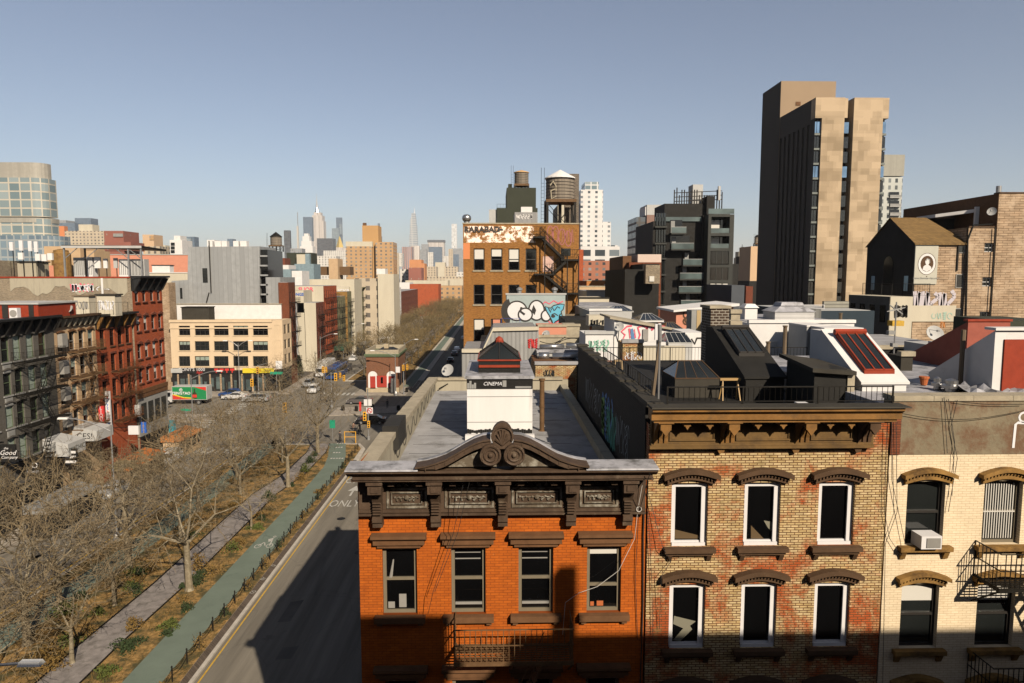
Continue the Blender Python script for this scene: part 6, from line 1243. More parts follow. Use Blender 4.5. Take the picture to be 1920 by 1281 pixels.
rows_ = [(182, 197, 21.6, 'red_brick', 'cream_wall', 6, (.05, .95), 'orange-red tenement with rows of fire escapes beyond the cream blank wall', None), (197, 208, 18.3, 'olive_paint', 'orange_shed', 4, (.2, .8), 'pale olive tenement with a sprayed side wall', None), (208, 214, 19.6, 'olive_paint', 'yellow_stone', 2, (.1, .9), 'narrow olive house with a stepped gable', None), (214, 232, 20.9, 'cream_wall', 'cream_wall', 5, (.2, .7), 'tall cream house with MUCKR sprayed near the top of its side', None), (232, 246, 20.3, 'olive_paint', 'cream_wall', 4, (.1, .8), 'weathered greenish tenement in the middle of the western row', 'olive_paint'),
 (246, 252, 20.1, 'red_brick', 'red_brick', 2, None, 'very narrow orange brick house edge before the cream one', None), (252, 268, 19.4, 'cream_wall', 'cream_wall', 5, None, 'cream corner house with a green cornice and square windows', 'green_frame'), (268, 300, 21.5, 'cream_wall', 'cream_wall', 8, (.1, .9), 'pale tenement standing taller than the green corniced house', None), (300, 330, 19, 'white_wall', 'white_wall', 7, (.3, .6), 'white painted tenement towards the far end of the western row', None), (330, 400, 17, 'red_brick_dull', 'red_brick_dull', 10, None, 'long dull red terrace at the far end of the western row', None)]
for a, c, h, m_, sd, nc, fe, lb, cr_ in rows_: t = wrow(lb, a, c, h, m_, sd, nc, fe=fe, cor=cr_, x=WXL + (.6 if nc == 2 else 0), pane='glass_soft' if nc % 2 else 'glass');
t = [o for o in COL.objects if o.get('label', '').find('MUCKR') > 0][0]; text('MUCKR', 1.6, 'white_trim', t, (-.05, 2.7, 19.6), rot=(pi/2, 0, -pi/2), ext=.02, bold=.03)
t = [o for o in COL.objects if o.get('label', '').startswith('cream rendered house')][0]; text('LONGS', 1.0, 'sign_blue', t, (-.05, 4.6, 19.6), rot=(pi/2, 0, -pi/2), ext=.02, bold=.03)
t = [o for o in COL.objects if o.get('label', '').startswith('orange-red tenement')][0]; text('SUOR', 1.5, 'spray_pink', t, (-.05, 4.6, 20.7), rot=(pi/2, 0, -pi/2), ext=.02, bold=.04); text('PISER', 1.2, 'frame_grey', t, (-.05, 9.6, 20.9), rot=(pi/2, 0, -pi/2), ext=.02, bold=.03) if 0 else None
t = thing('brick_kiosk', 'small red brick station house with arched doors and a balustraded flat roof, beyond the crossing', 'kiosk', (-24, 141, 0)); x0, x1 = WY(687, 700, 141).x, WY(747, 700, 141).x; y0, y1 = 141, 152; zc = WY(700, 667, 141).z
mm('kiosk_brick', brick, (.30, .12, .06), (.24, .09, .045), (.28, .18, .12), .22, .07, .01); mm('kiosk_stone', paint, (.46, .38, .26), .85, .15, 1.5); mm('door_red', flat, (.38, .03, .015), .6)
b = MB(); b.box(x0, x1, y0, y1, 1.0, zc); b.build('wall', 'kiosk_brick', t); b = MB(); b.box(x0-.1, x1+.1, y0-.1, y1+.1, 0, 1.1); b.build('plinth', 'kiosk_stone', t)
b = MB(); b.box(x0-.35, x1+.35, y0-.35, y1+.35, zc, zc+.35); b.box(x0-.2, x1+.2, y0-.2, y1+.2, zc-.25, zc); b.build('cornice', 'green_frame', t)
b = MB();
for q in ((x0-.1, x1+.1, y0-.1, y0+.2), (x0-.1, x1+.1, y1-.2, y1+.1), (x0-.1, x0+.2, y0+.2, y1-.2), (x1-.2, x1+.1, y0+.2, y1-.2)): b.box(*q, zc+.35, zc+1.2)
b.build('parapet', 'coping_stone', t); b = MB(); b.box((x0+x1)/2-.4, (x0+x1)/2+.5, y0+5, y0+6, zc+.3, zc+1.9); b.build('chimney', 'kiosk_stone', t); b = MB(); b.taper(x0+1, x1-1, y0+1.5, y1-1.5, zc+.3, zc+1.0, 1.2); b.build('skylight', 'iron', t)
for xx in (x0+1.3, x1-1.5):
    b = MB(); b.prism([(xx-.95, 1.1)]+[(xx+.95*cos(a), 3.6+.95*sin(a)) for a in [pi-k*pi/8 for k in range(9)]]+[(xx+.95, 1.1)], y0-.06, y0-.002); b.build('arch_surround', 'white_paint', t); b = MB(); b.box(xx-.55, xx+.55, y0-.1, y0-.06, .9, 3.5); b.build('door', 'door_red', t)
b = MB(); b.box((x0+x1)/2-1.2, (x0+x1)/2+.9, y0-.08, y0-.002, 1.2, 3.6); b.build('gate', 'door_red', t); b = MB(); b.box((x0+x1)/2-.35, (x0+x1)/2+.1, y0-.1, y0-.08, 2.0, 3.3); b.build('door_window', 'glass', t)
for k in range(3): b = MB(); b.box(x1+.002, x1+.06, y0+1.5+k*3.2, y0+3.3+k*3.2, 1.3, 3.8); b.build('window', 'glass_soft', t)
t = thing('sign_board', 'tall speckled grey map board beside the brick kiosk', 'sign', (WY(737, 700, 139).x, 139, 0)); b = MB(); x_ = WY(737, 700, 139).x; b.box(x_-.5, x_+.5, 139, 139.3, .4, 3.3); b.build('panel', mm('speckle', paint, (.12, .12, .12), .6, .5, 9, c2=(.5, .5, .5)), t); b = MB(); b.box(x_-.4, x_-.3, 139.05, 139.2, 0, .4); b.box(x_+.3, x_+.4, 139.05, 139.2, 0, .4); b.build('leg', 'iron', t)
Y = 74.0; P = lambda u, v, y=Y: WY(u, v, y); x0, x1 = P(868, 420).x, P(1086, 420).x; zt = 29.65
t = thing('apartment_building', 'tall ochre brick house with dark outside stairs and a water tower on top', 'building', (x0, Y, 0)); ochre = t
wu = [(888, 908.5), (920.5, 942), (953.5, 974), (985.5, 1006)]; wr = [(466, 507), (534, 571), (598, 640)]; hs = []
for a, c in wu:
    for e, f in wr: hs.append((P(a, e).x-x0, P(c, e).x-x0, P(a, f).z, P(a, e).z))
    for z in (11.5, 7.8, 4.0): hs.append((P(a, 600).x-x0, P(c, 600).x-x0, z, z+2.3))
b = MB(); b.wall((x0, Y, 0), (1, 0, 0), (0, -1, 0), x1-x0, zt, hs, .2); b.box(x0, x1, Y+.21, Y+24, 0, zt-.9); b.face([(x0, Y, 0), (x0, Y+24, 0), (x0, Y+24, zt), (x0, Y, zt)]); b.box(x0+.01, x1, Y+.2, Y+.4, zt-.9, zt); b.build('wall', 'ochre_brick', t)
b = MB(); b.box(x0-.05, x1+.05, Y-.06, Y+.45, zt, zt+.12); b.build('coping', 'coping_stone', t)
mm('faded_paint', paint, (.62, .47, .36), .9, .3, 1.2); s_ = NT('peeling_paint'); m_ = s_.m; s_.set(s_.b.inputs['Base Color'], (.66, .52, .43)); s_.set(s_.b.inputs['Alpha'], s_.ramp(s_.noise(1.1, 9, .78), .47, .53)); s_.set(s_.b.inputs['Roughness'], .9); M['peeling_paint'] = m_
b = MB(); b.face([P(870, 455, Y-.01), P(1004, 455, Y-.01), P(1000, 424, Y-.01), P(870, 424, Y-.01)]); b.build('painted_band', 'peeling_paint', t); b = MB(); b.face([P(868.5, 486, Y-.012), P(881, 486, Y-.012), P(881, 456, Y-.012), P(868.5, 456, Y-.012)]); b.build('orange_patch', mm('orange_patch', flat, (.62, .22, .08), .8), t)
for n_, (k, (a, c, e, f)) in enumerate(enumerate(hs)):
    win(t, a, e, round(c-a, 2), round(f-e, 2), 'frame_dark', 'glass', 'sash', .12, t=.1, blind={0: (.5, 'blind_white'), 6: (.36, 'blind_white'), 12: (.6, 'blind_white'), 2: (.5, 'blind_white')}.get(k), sill=('coping_stone', .1, .1))
text('RARABAD', .85, 'frame_dark', t, (P(904, 430).x-x0, -.05, P(895, 431).z), ext=.01, bold=.03); b = MB(); q = P(937, 431, Y-.03); b.prism([(q.x-.3, q.z), (q.x, q.z+.3), (q.x, q.z+.1), (q.x+.35, q.z+.1), (q.x+.35, q.z-.1), (q.x, q.z-.1), (q.x, q.z-.3)], Y-.04, Y-.01); b.build('sprayed_arrow', 'frame_dark', t)
b = MB(); c_ = [P(u, v) for u, v in [(1030, 430), (1040, 428), (1052, 430), (1064, 432)]];
for k, q in enumerate(c_): ribbon(b, ell(q.x+.1, q.z-.6-.1*k, .34, .95-.05*k, 16), .05, Y-.02, close=True)
scribble(b, c_[0].x-.2, c_[3].x+.7, c_[0].z-1.6, c_[0].z+.2, Y-.025, .03, 5, 4); b.build('graffiti', mm('spray_maroon', flat, (.35, .12, .12), .8), t)
b = MB(); b.box(P(1018, 480).x, P(1038, 480).x, Y-.03, Y-.002, P(1020, 510).z, P(1020, 481).z); b.build('door', mm('pale_door', paint, (.62, .42, .36), .8, .2, 3), t); b = MB(); b.box(P(1052, 466).x, P(1070, 466).x, Y-.03, Y-.002, P(1060, 480).z, P(1060, 466).z); b.build('window', 'glass_soft', t)
st = D.objects.new('outside_stair', None); COL.objects.link(st); st.parent = t; WL[st.name] = WL[t.name]
def flight(u0, v0, u1, v1, y=Y-.9, wd=.8, nm='flight'):
    a, c = P(u0, v0, y), P(u1, v1, y); b = MB()
    for yy in (y, y+wd): b.hexa([(a.x, yy, a.z-.2), (c.x, yy, c.z-.2), (c.x, yy+.05, c.z-.2), (a.x, yy+.05, a.z-.2)], [(a.x, yy, a.z+.15), (c.x, yy, c.z+.15), (c.x, yy+.05, c.z+.15), (a.x, yy+.05, a.z+.15)]) if a.x < c.x else b.hexa([(c.x, yy, c.z-.2), (a.x, yy, a.z-.2), (a.x, yy+.05, a.z-.2), (c.x, yy+.05, c.z-.2)], [(c.x, yy, c.z+.15), (a.x, yy, a.z+.15), (a.x, yy+.05, a.z+.15), (c.x, yy+.05, c.z+.15)])
    n = 12
    for k in range(n): q = a.lerp(c, (k+.5)/n); b.box(q.x-.13, q.x+.13, y+.05, y+wd, q.z-.02, q.z+.02)
    for yy in (y, y+wd):
        b.tube((a.x, yy, a.z+1), (c.x, yy, c.z+1), .03, n=4); b.tube((a.x, yy, a.z+.55), (c.x, yy, c.z+.55), .02, n=4)
        for k in range(6): q = a.lerp(c, k/5); b.tube((q.x, yy, q.z), (q.x, yy, q.z+1), .02, n=4)
    put(nm, _mk(nm, MB_shift(b, (x0, Y, 0)), ['iron']), st)
def MB_shift(b, o): b.v = [(p[0]-o[0], p[1]-o[1], p[2]-o[2]) for p in b.v]; return b
def landing(u0, u1, v, y=Y-1.0, rails=True):
    a, c = P(u0, v, y), P(u1, v, y); b = MB(); b.box(a.x, c.x, y, Y, a.z-.18, a.z)
    if rails:
        for h_ in (.5, 1.0): b.tube((a.x, y, a.z+h_), (c.x, y, a.z+h_), .025, n=4); b.tube((a.x, y, a.z+h_), (a.x, Y, a.z+h_), .025, n=4); b.tube((c.x, y, a.z+h_), (c.x, Y, a.z+h_), .025, n=4)
        for k in range(9): xx = a.x+(c.x-a.x)*k/8; b.tube((xx, y, a.z), (xx, y, a.z+1), .016, n=3)
    b.tube((a.x+.1, y+.1, a.z-.1), (a.x+.3, Y, a.z-1.4), .05, n=4); b.tube((c.x-.1, y+.1, a.z-.1), (c.x-.3, Y, a.z-1.4), .05, n=4)
    put('landing', _mk('landing', MB_shift(b, (x0, Y, 0)), ['iron']), st)
landing(1000, 1023, 443); flight(1014, 443, 1058, 486); landing(1052, 1086, 486); flight(1064, 488, 1036, 513); landing(1002, 1040, 513); flight(1022, 515, 1062, 549); landing(1055, 1086, 549); flight(1064, 552, 1040, 575)
b = MB()
for u in (1021, 1063, 1084): a = P(u, 600, Y-.95); b.tube((a.x, Y-.95, 14), (a.x, Y-.95, P(u, 445 if u < 1050 else 480).z), .08, n=4)
put('stair_post', _mk('stair_post', MB_shift(b, (x0, Y, 0)), ['iron']), st)
p = P(875, 418, 75); t = thing('roof_exhaust', 'shiny metal drum exhaust at the left corner of the tall ochre brick house', 'vent', (p.x, 75, zt)); b = MB(); b.lathe((p.x, 75, zt), [(.3, 0), (.3, .35)], 12); b.build('neck', 'galv', t); b = MB(); b.lathe((p.x, 75, zt+.2), [(.3, .1), (.46, .3), (.5, .5), (.46, .7), (.3, .85), (.1, .9)], 14); b.build('drum', 'steel', t, smooth=True)
mm('tank_wood', ribbed, (.24, .20, .155), .14, .85, 0, width=.15, dark=.6, var=.3)
def water_tower(label, u0, u1, vt, vb, vcone, y, conemat, legs=None, bands=7, stair=False, graf=False, base=None):
    a, c = WY(u0, vt, y), WY(u1, vt, y); r_ = (c.x-a.x)/2; cx = (a.x+c.x)/2; z1 = a.z; z0 = WY(u0, vb, y).z; zc = WY(u0, vcone, y).z; zg = legs if legs is not None else z0
    t = thing('water_tower', label, 'water tower', (cx, y, zg)); b = MB(); b.lathe((cx, y, z0), [(r_*1.0, 0), (r_*.985, z1-z0)], 28); b.build('tank', 'tank_wood', t); b = MB()
    for k in range(bands): zz = z0+(z1-z0)*(k+.4)/bands; b.lathe((cx, y, zz), [(r_*1.012, 0), (r_*1.012, .05)], 28)
    b.build('hoop', 'iron', t); b = MB(); b.lathe((cx, y, z1), [(r_*1.08, -.05), (r_*1.06, .08), (.05, zc-z1)], 20); b.build('cone_roof', conemat, t)
    if legs is not None:
        b = MB(); b.box(cx-r_*1.05, cx+r_*1.05, y-r_*1.05, y+r_*1.05, z0-.35, z0-.02); b.build('platform', 'iron_brown', t)
        for i in (-1, 1):
            for j in (-1, 1): b = MB(); X_, Y_ = cx+i*r_*.95, y+j*r_*.95; b.box(X_-.13, X_+.13, Y_-.13, Y_+.13, zg, z0-.35); b.build('leg', 'iron', t)
        b = MB(); s_ = r_*.95
        for j in (-1, 1):
            for (i, k) in ((-1, 1), (1, -1)): b.tube((cx+i*s_, y+j*s_, zg+.2), (cx+k*s_, y+j*s_, z0-.5), .05, n=4); b.tube((cx+j*s_, y+i*s_, zg+.2), (cx+j*s_, y+k*s_, z0-.5), .05, n=4)
        b.tube((cx, y, zg), (cx, y, z0), .2, n=8); b.build('brace', 'iron', t)
        b = MB(); X_ = cx-r_*1.18
        for dx in (0, .35): b.tube((X_-dx, y-r_, zg), (X_-dx, y-r_, z1+1.0), .03, n=4)
        for k in range(int((z1-zg)/.4)): b.tube((X_-.35, y-r_, zg+.4*k), (X_, y-r_, zg+.4*k), .02, n=3)
        b.build('ladder', 'iron', t)
    if graf: b = MB(); q = r_*1.02; ribbon(b, [(cx-q*.75, z1-1.0), (cx-q*.55, z1-.5), (cx-q*.35, z1-1.1), (cx-q*.3, z1-2.2), (cx-q*.65, z1-2.5), (cx-q*.7, z1-1.6), (cx-q*.4, z1-1.4)], .07, y-r_*.93); b.build('graffiti', 'coping_stone', t)
    return t
water_tower('large wooden water tower with a white cone on the tall ochre brick house', 1023.5, 1077, 335, 376, 318.5, 82, 'white_wall', legs=28.8, graf=True)
b = MB(); q = WY(1072, 330, 84.5); b.box(q.x-.8, q.x+.9, 84.5, 85.5, 28.7, WY(1070, 326, 84.5).z); tag(b.build('brick_chimney', 'chimney_brick'), 'brick chimney directly behind the large wooden water tower', 'chimney')
def block(label, y, parts, cat='building', name='apartment_building', group=None, z0=0):
    """parts: (name, u0, u1, v_top, v_bottom or None, depth, material, dy)"""
    a = parts[0]; p0 = WY((a[1]+a[2])/2, 500, y); t = thing(name, label, cat, (p0.x, y, 0), 0, group)
    for (n_, u0, u1, vt, vb, dep, m_, dy) in parts:
        yy = y+dy; b = MB(); q0 = WY(u0, vt, yy); q1 = WY(u1, vt, yy); zb = z0 if vb is None else WY(u0, vb, yy).z; b.box(q0.x, q1.x, yy, yy+dep, zb, q0.z); b.build(n_, m_, t)
    return t
mm('dark_green', paint, (.045, .05, .035), .8, .1, .5); mm('grey_panel', ribbed, (.26, .26, .26), .6, .6, .1, width=.06)
t = block('dark green rendered block with a stepped top, left of the large water tower', 112, [('wall', 931, 1008, 390, None, 14, 'dark_green', 0), ('tower', 950, 1005, 352, 395, 12, 'dark_green', .2), ('side_wing', 917, 932, 393, None, 12, 'lightgrey', .3), ('cream_wing', 1046, 1068, 384, None, 10, 'cream_wall', 3), ('drum', 953, 960, 345, 353, 2, 'dark_green', 3)])
b = MB(); q = WY(965, 398, 100); b.box(q.x, WY(1008, 398, 100).x, 100, 106, 0, q.z); t2 = thing('rooftop_house', 'grey tiled rooftop box with a white sprayed tag behind the ochre brick house', 'rooftop house', (q.x, 100, 0)); b.build('wall', 'grey_panel', t2); b = MB(); scribble(b, q.x+.2, q.x+2.6, q.z-1.0, q.z-.3, 99.97, .06, 6, 3); a_ = WY(977, 388, 100.2); b.box(a_.x, WY(998, 388, 100.2).x, 100.2, 102, q.z, a_.z); b.build('graffiti', 'white_wall', t2)
water_tower('small wooden water tower with a tan cone on top of the dark green block', 964.5, 991, 324, 346, 319, 116, mm('tan_cone', flat, (.55, .34, .15), .8), legs=38.0)
t = railing('thin dark railing on the step of the dark green block', [(WY(932, 385, 112).x, 111.9), (WY(950, 385, 112).x, 111.9)], WY(932, 390, 112).z, WY(932, 383, 112).z, 'iron', gap=.5)
Y2 = 64.0; Q = lambda u, v, y=Y2-.02: (WY(u, v, y).x, WY(u, v, y).z); t = thing('rooftop_house', 'pale rooftop wall with white bubble letters and a light blue creature face', 'rooftop house', (WY(1000, 600, Y2).x, Y2, 15)); a, c = WY(950, 553, Y2), WY(1060, 553, Y2)
b = MB(); b.box(a.x, c.x, Y2, Y2+5, 12, a.z); b.build('wall', mm('pale_blue', paint, (.36, .42, .42), .8, .1, .8), t); b = MB(); b.box(a.x-.1, c.x+.1, Y2-.06, Y2+.3, a.z, a.z+.15); b.build('coping', 'lightgrey', t)
b = MB()
for k, (cu, cv, ru, rv) in enumerate([(969, 583, 19, 18), (1006, 582, 14.5, 18.5), (985, 590, 13, 12), (1024, 592, 9, 10)]):
    pts = [Q(cu+ru*cos(i*2*pi/26), cv-rv*sin(i*2*pi/26), Y2-.015-.012*k) for i in range(26)]; blob(b, pts, Y2-.015-.012*k, 0); ribbon(b, pts, .07, Y2-.02-.012*k, 1, close=True)
pts = [Q(960-4+9*cos(i*pi/10+1.6)*1.2, 584-18*sin(i*pi/10+1.6), Y2-.02) for i in range(11)]; ribbon(b, pts, .28, Y2-.066, 1); ribbon(b, [Q(1001, 574), Q(1003, 582), Q(1002, 588), Q(999, 583)], .12, Y2-.067, 1, close=True); ribbon(b, [Q(978, 576), Q(976, 584), Q(984, 590)], .1, Y2-.068, 1)
b.build('bubble_letters', ['white_trim', 'frame_dark'], t)
b = MB(); face = [Q(*q) for q in [(1022, 575), (1032, 578), (1038, 573), (1050, 570), (1058, 571), (1056, 580), (1052, 584), (1054, 592), (1047, 600), (1040, 604), (1038, 612), (1035, 602), (1030, 592), (1025, 584)]]; blob(b, face, Y2-.07, 0); ribbon(b, face, .05, Y2-.075, 1, close=True)
for q in [[(1033, 582), (1036, 577), (1039, 583)], [(1040, 582), (1045, 575), (1050, 578)], [(1034, 590), (1040, 588), (1046, 592)], [(1028, 578), (1033, 586)], [(1048, 592), (1052, 588)]]: ribbon(b, [Q(*k) for k in q], .05, Y2-.078, 1)
blob(b, [Q(*k) for k in ell(1037, -593, 4.2, 3, 12) for k in [(k[0], -k[1])]], Y2-.079, 1); b.build('painted_creature', ['sky_blue', 'frame_dark'], t)
b = MB(); ribbon(b, [Q(*k) for k in [(1015, 573), (1022, 566), (1030, 570), (1038, 564), (1046, 569), (1056, 565)]], .05, Y2-.02); ribbon(b, [Q(*k) for k in [(1026, 600), (1032, 606), (1044, 604), (1056, 598)]], .05, Y2-.02); b.build('red_outline', 'spray_pink', t)
for k, u in enumerate((974, 1040)): p = WY(u, 546, 66); b = MB(); b.lathe((p.x, 66, a.z), [(.2, 0), (.2, .35), (.3, .4), (.3, .55), (.05, .7)], 10); tag(b.build('roof_vent', 'galv'), ['small metal vent on the left of the graffiti wall top', 'small metal vent on the right of the graffiti wall top'][k], 'vent')
t = railing('blue painted railing and frame on the roof edge below the bubble letters', [(WY(940, 600, 60).x, 60), (WY(975, 600, 60).x, 60)], WY(940, 610, 60).z, WY(940, 597, 60).z, mm('blue_iron', flat, (.02, .04, .25)), gap=.3)
slab('black roof level under the graffiti wall', 900, 1180, 640, 57, 6, 'roof_black'); b = MB(); q = WY(931, 600, 58); b.box(q.x-.3, q.x+.3, 58, 58.6, 15, q.z); tag(b.build('chimney_pot', 'pink_wall'), 'slim reddish chimney left of the blue railing', 'chimney')
slab('weathered wooden fence panel right of the bubble letter wall', 1060, 1102, 589, 67, .3, 'wood', 15, 'fence', 'wooden_fence'); slab('cream brick house with a black cornice and small arched windows behind the pale flat roof', 1086, 1142, 560, 84, 10, 'cream_wall', cop='iron', name='apartment_building')
b = MB()
for k in range(4): q = WY(1091+k*14, 568, 83.98); b.box(q.x, q.x+.55, 83.93, 83.99, q.z-.6, q.z)
b.build('window', 'glass', [o for o in COL.objects if o.get('label', '').startswith('cream brick house with a black')][0])
for k, (ya, yb, h, m_) in enumerate([(146, 183, 29, 'ochre_brick'), (183.2, 240, 19, 'red_brick_dull'), (240.2, 300, 27, 'tan_brick'), (300.2, 420, 19, 'red_brick'), (420.2, 700, 16, 'tan_brick')]):
    t = thing('apartment_building', ['ochre brick block on the east side of the avenue just past the crossing', 'low dull red row on the east side of the avenue', 'tan brick block on the east side of the avenue, third from the crossing', 'red brick row far up the east side of the avenue', 'tan row at the far end of the east side of the avenue'][k], 'building', (3, ya, 0)); b = MB(); b.box(-3.4, 14, ya, yb, 0, h); b.build('wall', m_, t)
    b = MB()
    for j in range(int((yb-ya)/3.2)):
        for i in range(int(h/3.5)): b.box(-3.43, -3.402, ya+1+j*3.2, ya+2.2+j*3.2, 4+i*3.4, 6+i*3.4)
    tag(b.build('window', 'glass', t), kind='stuff')
mm('hotel_white', gridwall, (.66, .65, .64), (.03, .04, .05), 4.6, 3.0, .34, .5, (.35, .38, .4)); mm('hotel_low', gridwall, (.62, .61, .6), (.03, .04, .05), 9, 6, .7, .65, (.25, .3, .33)); mm('hotel_brick', gridwall, (.33, .11, .05), (.015, .015, .02), 4.4, 3.4, .42, .5, (.3, .3, .3)); mm('hotel_glass', gridwall, (.60, .60, .60), (.10, .16, .19), 4.0, 3.0, .8, .75, (.3, .36, .38))
t = block('white stepped hotel tower with small square windows on a red brick base', 430, [('shaft', 1089, 1131, 356, 500, 26, 'hotel_white', 0), ('crown', 1097, 1123, 341, 357, 18, 'hotel_glass', 1), ('east_step', 1128, 1145.5, 416, 500, 24, 'hotel_white', 1), ('low_step', 1140, 1158, 460, 505, 24, 'hotel_low', 2), ('podium', 1089, 1162, 462, 490, 26, 'hotel_low', -.4), ('brick_base', 1093, 1152, 489, None, 26, 'hotel_brick', -.8), ('glass_wing', 1150, 1164, 488, None, 24, 'hotel_glass', 1), ('west_face', 1083.5, 1089, 382, 500, 20, 'hotel_glass', 4)])
block('narrow red brick sliver left of the white stepped tower', 200, [('wall', 1084, 1094, 468, None, 10, 'red_brick', 0)])
fl = [('terracotta rooftop with a mansard skylight below the white tower', 1100, 1143, 527, 150, 'orange_shed'), ('low orange rooftop with white gear below the white tower', 1086, 1135, 538, 130, 'tan_stucco'), ('white curved rooftop house left of the black building', 1147, 1165, 534, 140, 'white_wall'), ('pale cream rooftop block beside the white curved one', 1158, 1175, 520, 160, 'cream_wall'), ('grey roof with ducts in front of the orange rooftops', 1100, 1172, 546, 118, 'lightgrey')]
for lb, a, c, vt, y, m_ in fl: slab(lb, a, c, vt, y, 14, m_, roof='roof_silver', cop='coping_stone')
block('black building in front of the dark glass house', 88, [('wall', 1172, 1236, 505, None, 16, 'roof_black', 0), ('east_part', 1205, 1236, 495, 600, 10, 'roof_black', 4)]); t = block('brick house with a pale peach top storey between the black building and the glass house', 100, [('wall', 1180, 1240, 492, None, 14, 'red_brick_old', 0), ('peach_storey', 1196, 1240, 477, 495, 12, mm('peach', paint, (.62, .50, .43), .85, .08, 1), 1), ('brick_end', 1168, 1184, 480, 560, 12, 'brownstone', 2), ('mossy_front', 1211, 1238, 497, 532, 1, 'rubble_brick', -14)])
b = MB(); q = WY(1218, 518, 85.8); b.box(q.x, WY(1227, 518, 85.8).x, 85.85, 85.99, WY(1218, 528, 85.8).z, q.z); b.build('window', 'blind_white', t)
mm('bronze_grid', gridwall, (.05, .045, .04), (.14, .16, .18), 3.2, 3.4, .7, .7, (.05, .06, .07)); t = block('narrow brown tower with a dark glass side, left of the dark glass house', 300, [('front', 1213, 1247, 403, None, 20, mm('mauve_brick', paint, (.26, .165, .135), .85, .1, .3), 0), ('glass_side', 1193.5, 1213, 407, None, 20, 'bronze_grid', 1), ('crown', 1213, 1240, 384, 404, 14, 'lightgrey', 1), ('crown_side', 1210, 1213, 388, 404, 12, 'white_wall', 1.5)])
water_tower('tiny grey roof tank beside the brown tower top', 1245, 1255.5, 397, 408, 392, 290, 'lightgrey', bands=3)
Y3 = 120; S = lambda u, v, y=Y3: WY(u, v, y); t = thing('apartment_building', 'dark glass and black metal apartment house with balconies and a cluttered roof frame', 'building', (S(1300, 500).x, Y3, 0)); mm('dark_metal', paint, (.04, .042, .038), .5, .15, .5, bump=.05)
fz = [405, 437, 466, 497, 529, 555, 582, 612]
b = MB(); b.box(S(1232, 415).x, S(1325, 415).x, Y3+3, Y3+18, 0, S(1232, 415, Y3+3).z); b.box(S(1326, 402).x, S(1374, 402).x, Y3+2.2, Y3+18, 0, S(1326, 402).z); b.build('wall', 'roof_black', t)
b = MB(); xs_ = [(S(u, 500).x) for u in (1326, 1331.5, 1366, 1374)]
b.box(xs_[0], xs_[1], Y3, Y3+2.2, 0, S(1326, 402).z); b.box(xs_[2], xs_[3], Y3, Y3+2.2, 0, S(1326, 402).z)
for v in (404, 440, 468, 499, 528, 552, 580): z = S(1340, v).z; b.box(xs_[1], xs_[2], Y3, Y3+2.2, z-.25, z+.25)
b.build('frame', 'dark_metal', t)
for i, (v0, v1) in enumerate([(411, 436), (443, 465), (471, 495), (501, 526), (532, 550), (556, 578), (584, 610)]):
    b = MB(); b.box(xs_[1], xs_[2], Y3+(.15 if i > 1 else 1.9), Y3+(.2 if i > 1 else 1.95), S(1340, v1).z, S(1340, v0).z); b.build('window', 'glass', t)
    b = MB()
    for k in (1, 2): xx = xs_[1]+(xs_[2]-xs_[1])*k/3; b.box(xx-.06, xx+.06, Y3+(.08 if i > 1 else 1.8), Y3+(.149 if i > 1 else 1.899), S(1340, v1).z, S(1340, v0).z)
    b.build('mullion', 'dark_metal', t)
    if i < 2: b = MB(); b.box(xs_[1]+.4, xs_[1]+2.0, Y3+1.7, Y3+1.78, S(1340, v1).z, S(1340, v0+3).z); b.build('curtain', 'blind_white', t); b = MB(); b.box(xs_[1], xs_[2], Y3+.1, Y3+.14, S(1340, v1+1).z, S(1340, v1-8).z); b.build('balcony_glass', 'glass_rail', t)
    if i == 4: b = MB(); [b.box(xs_[1]+.15+k*1.1, xs_[1]+1.1+k*1.1, Y3+.1, Y3+.14, S(1340, 541).z, S(1340, 532).z) for k in range(3)]; b.build('roller_blind', 'blind_white', t)
for i, (v, u0, u1) in enumerate([(437, 1258, 1286), (467, 1258, 1300), (497, 1280, 1318), (523, 1274, 1318), (548, 1272, 1318), (574, 1276, 1316)]):
    b = MB(); a, c = S(u0, v, Y3+1.5), S(u1, v, Y3+1.5); b.box(a.x, c.x, Y3+1.2, Y3+3, a.z-.25, a.z); b.build('balcony', 'dark_metal', t); b = MB(); b.box(a.x, c.x, Y3+1.2, Y3+1.25, a.z, a.z+1.0); b.build('balcony_glass', 'glass_rail', t); b = MB(); b.box(a.x, c.x, Y3+1.17, Y3+1.27, a.z+1.0, a.z+1.06); b.build('balcony_rail', 'lightgrey', t)
    b = MB(); b.box(a.x+.2, c.x-.3, Y3+2.9, Y3+2.98, a.z+.1, a.z+2.4); b.build('window', 'glass', t); b = MB(); b.box(a.x+.3+i*.2, a.x+1.0+i*.2, Y3+2.8, Y3+2.88, a.z+.1, a.z+2.2); b.build('curtain', 'grey_wall', t)
for i in range(7):
    z = S(1250, fz[i]+18).z; b = MB(); b.box(S(1233, 500).x, S(1256, 500).x, Y3+2.5, Y3+3.2, z-.2, z+.1); b.build('floor_band', 'dark_metal', t); b = MB()
    for k in range(4): xx = S(1236+k*5, 500).x; b.box(xx, xx+.3, Y3+2.8, Y3+2.98, z+.2, z+2.4)
    b.build('window', 'glass_soft', t)
b = MB(); z = S(1250, 415).z; b.box(S(1236, 410).x, S(1325, 410).x, Y3+3, Y3+3.1, z, z+1.0); z = S(1340, 401).z; b.box(xs_[0], xs_[3], Y3+.1, Y3+.2, z, z+.9); b.build('roof_glass_rail', 'glass_rail', t)
b = MB(); b.box(S(1262, 380).x, S(1358, 380).x, Y3+6, Y3+14, S(1262, 415).z, S(1262, 382, Y3+6).z); b.box(S(1342, 372).x, S(1357, 372).x, Y3+5, Y3+8, S(1262, 415).z, S(1342, 368, Y3+5).z); b.build('penthouse', 'roof_black', t)
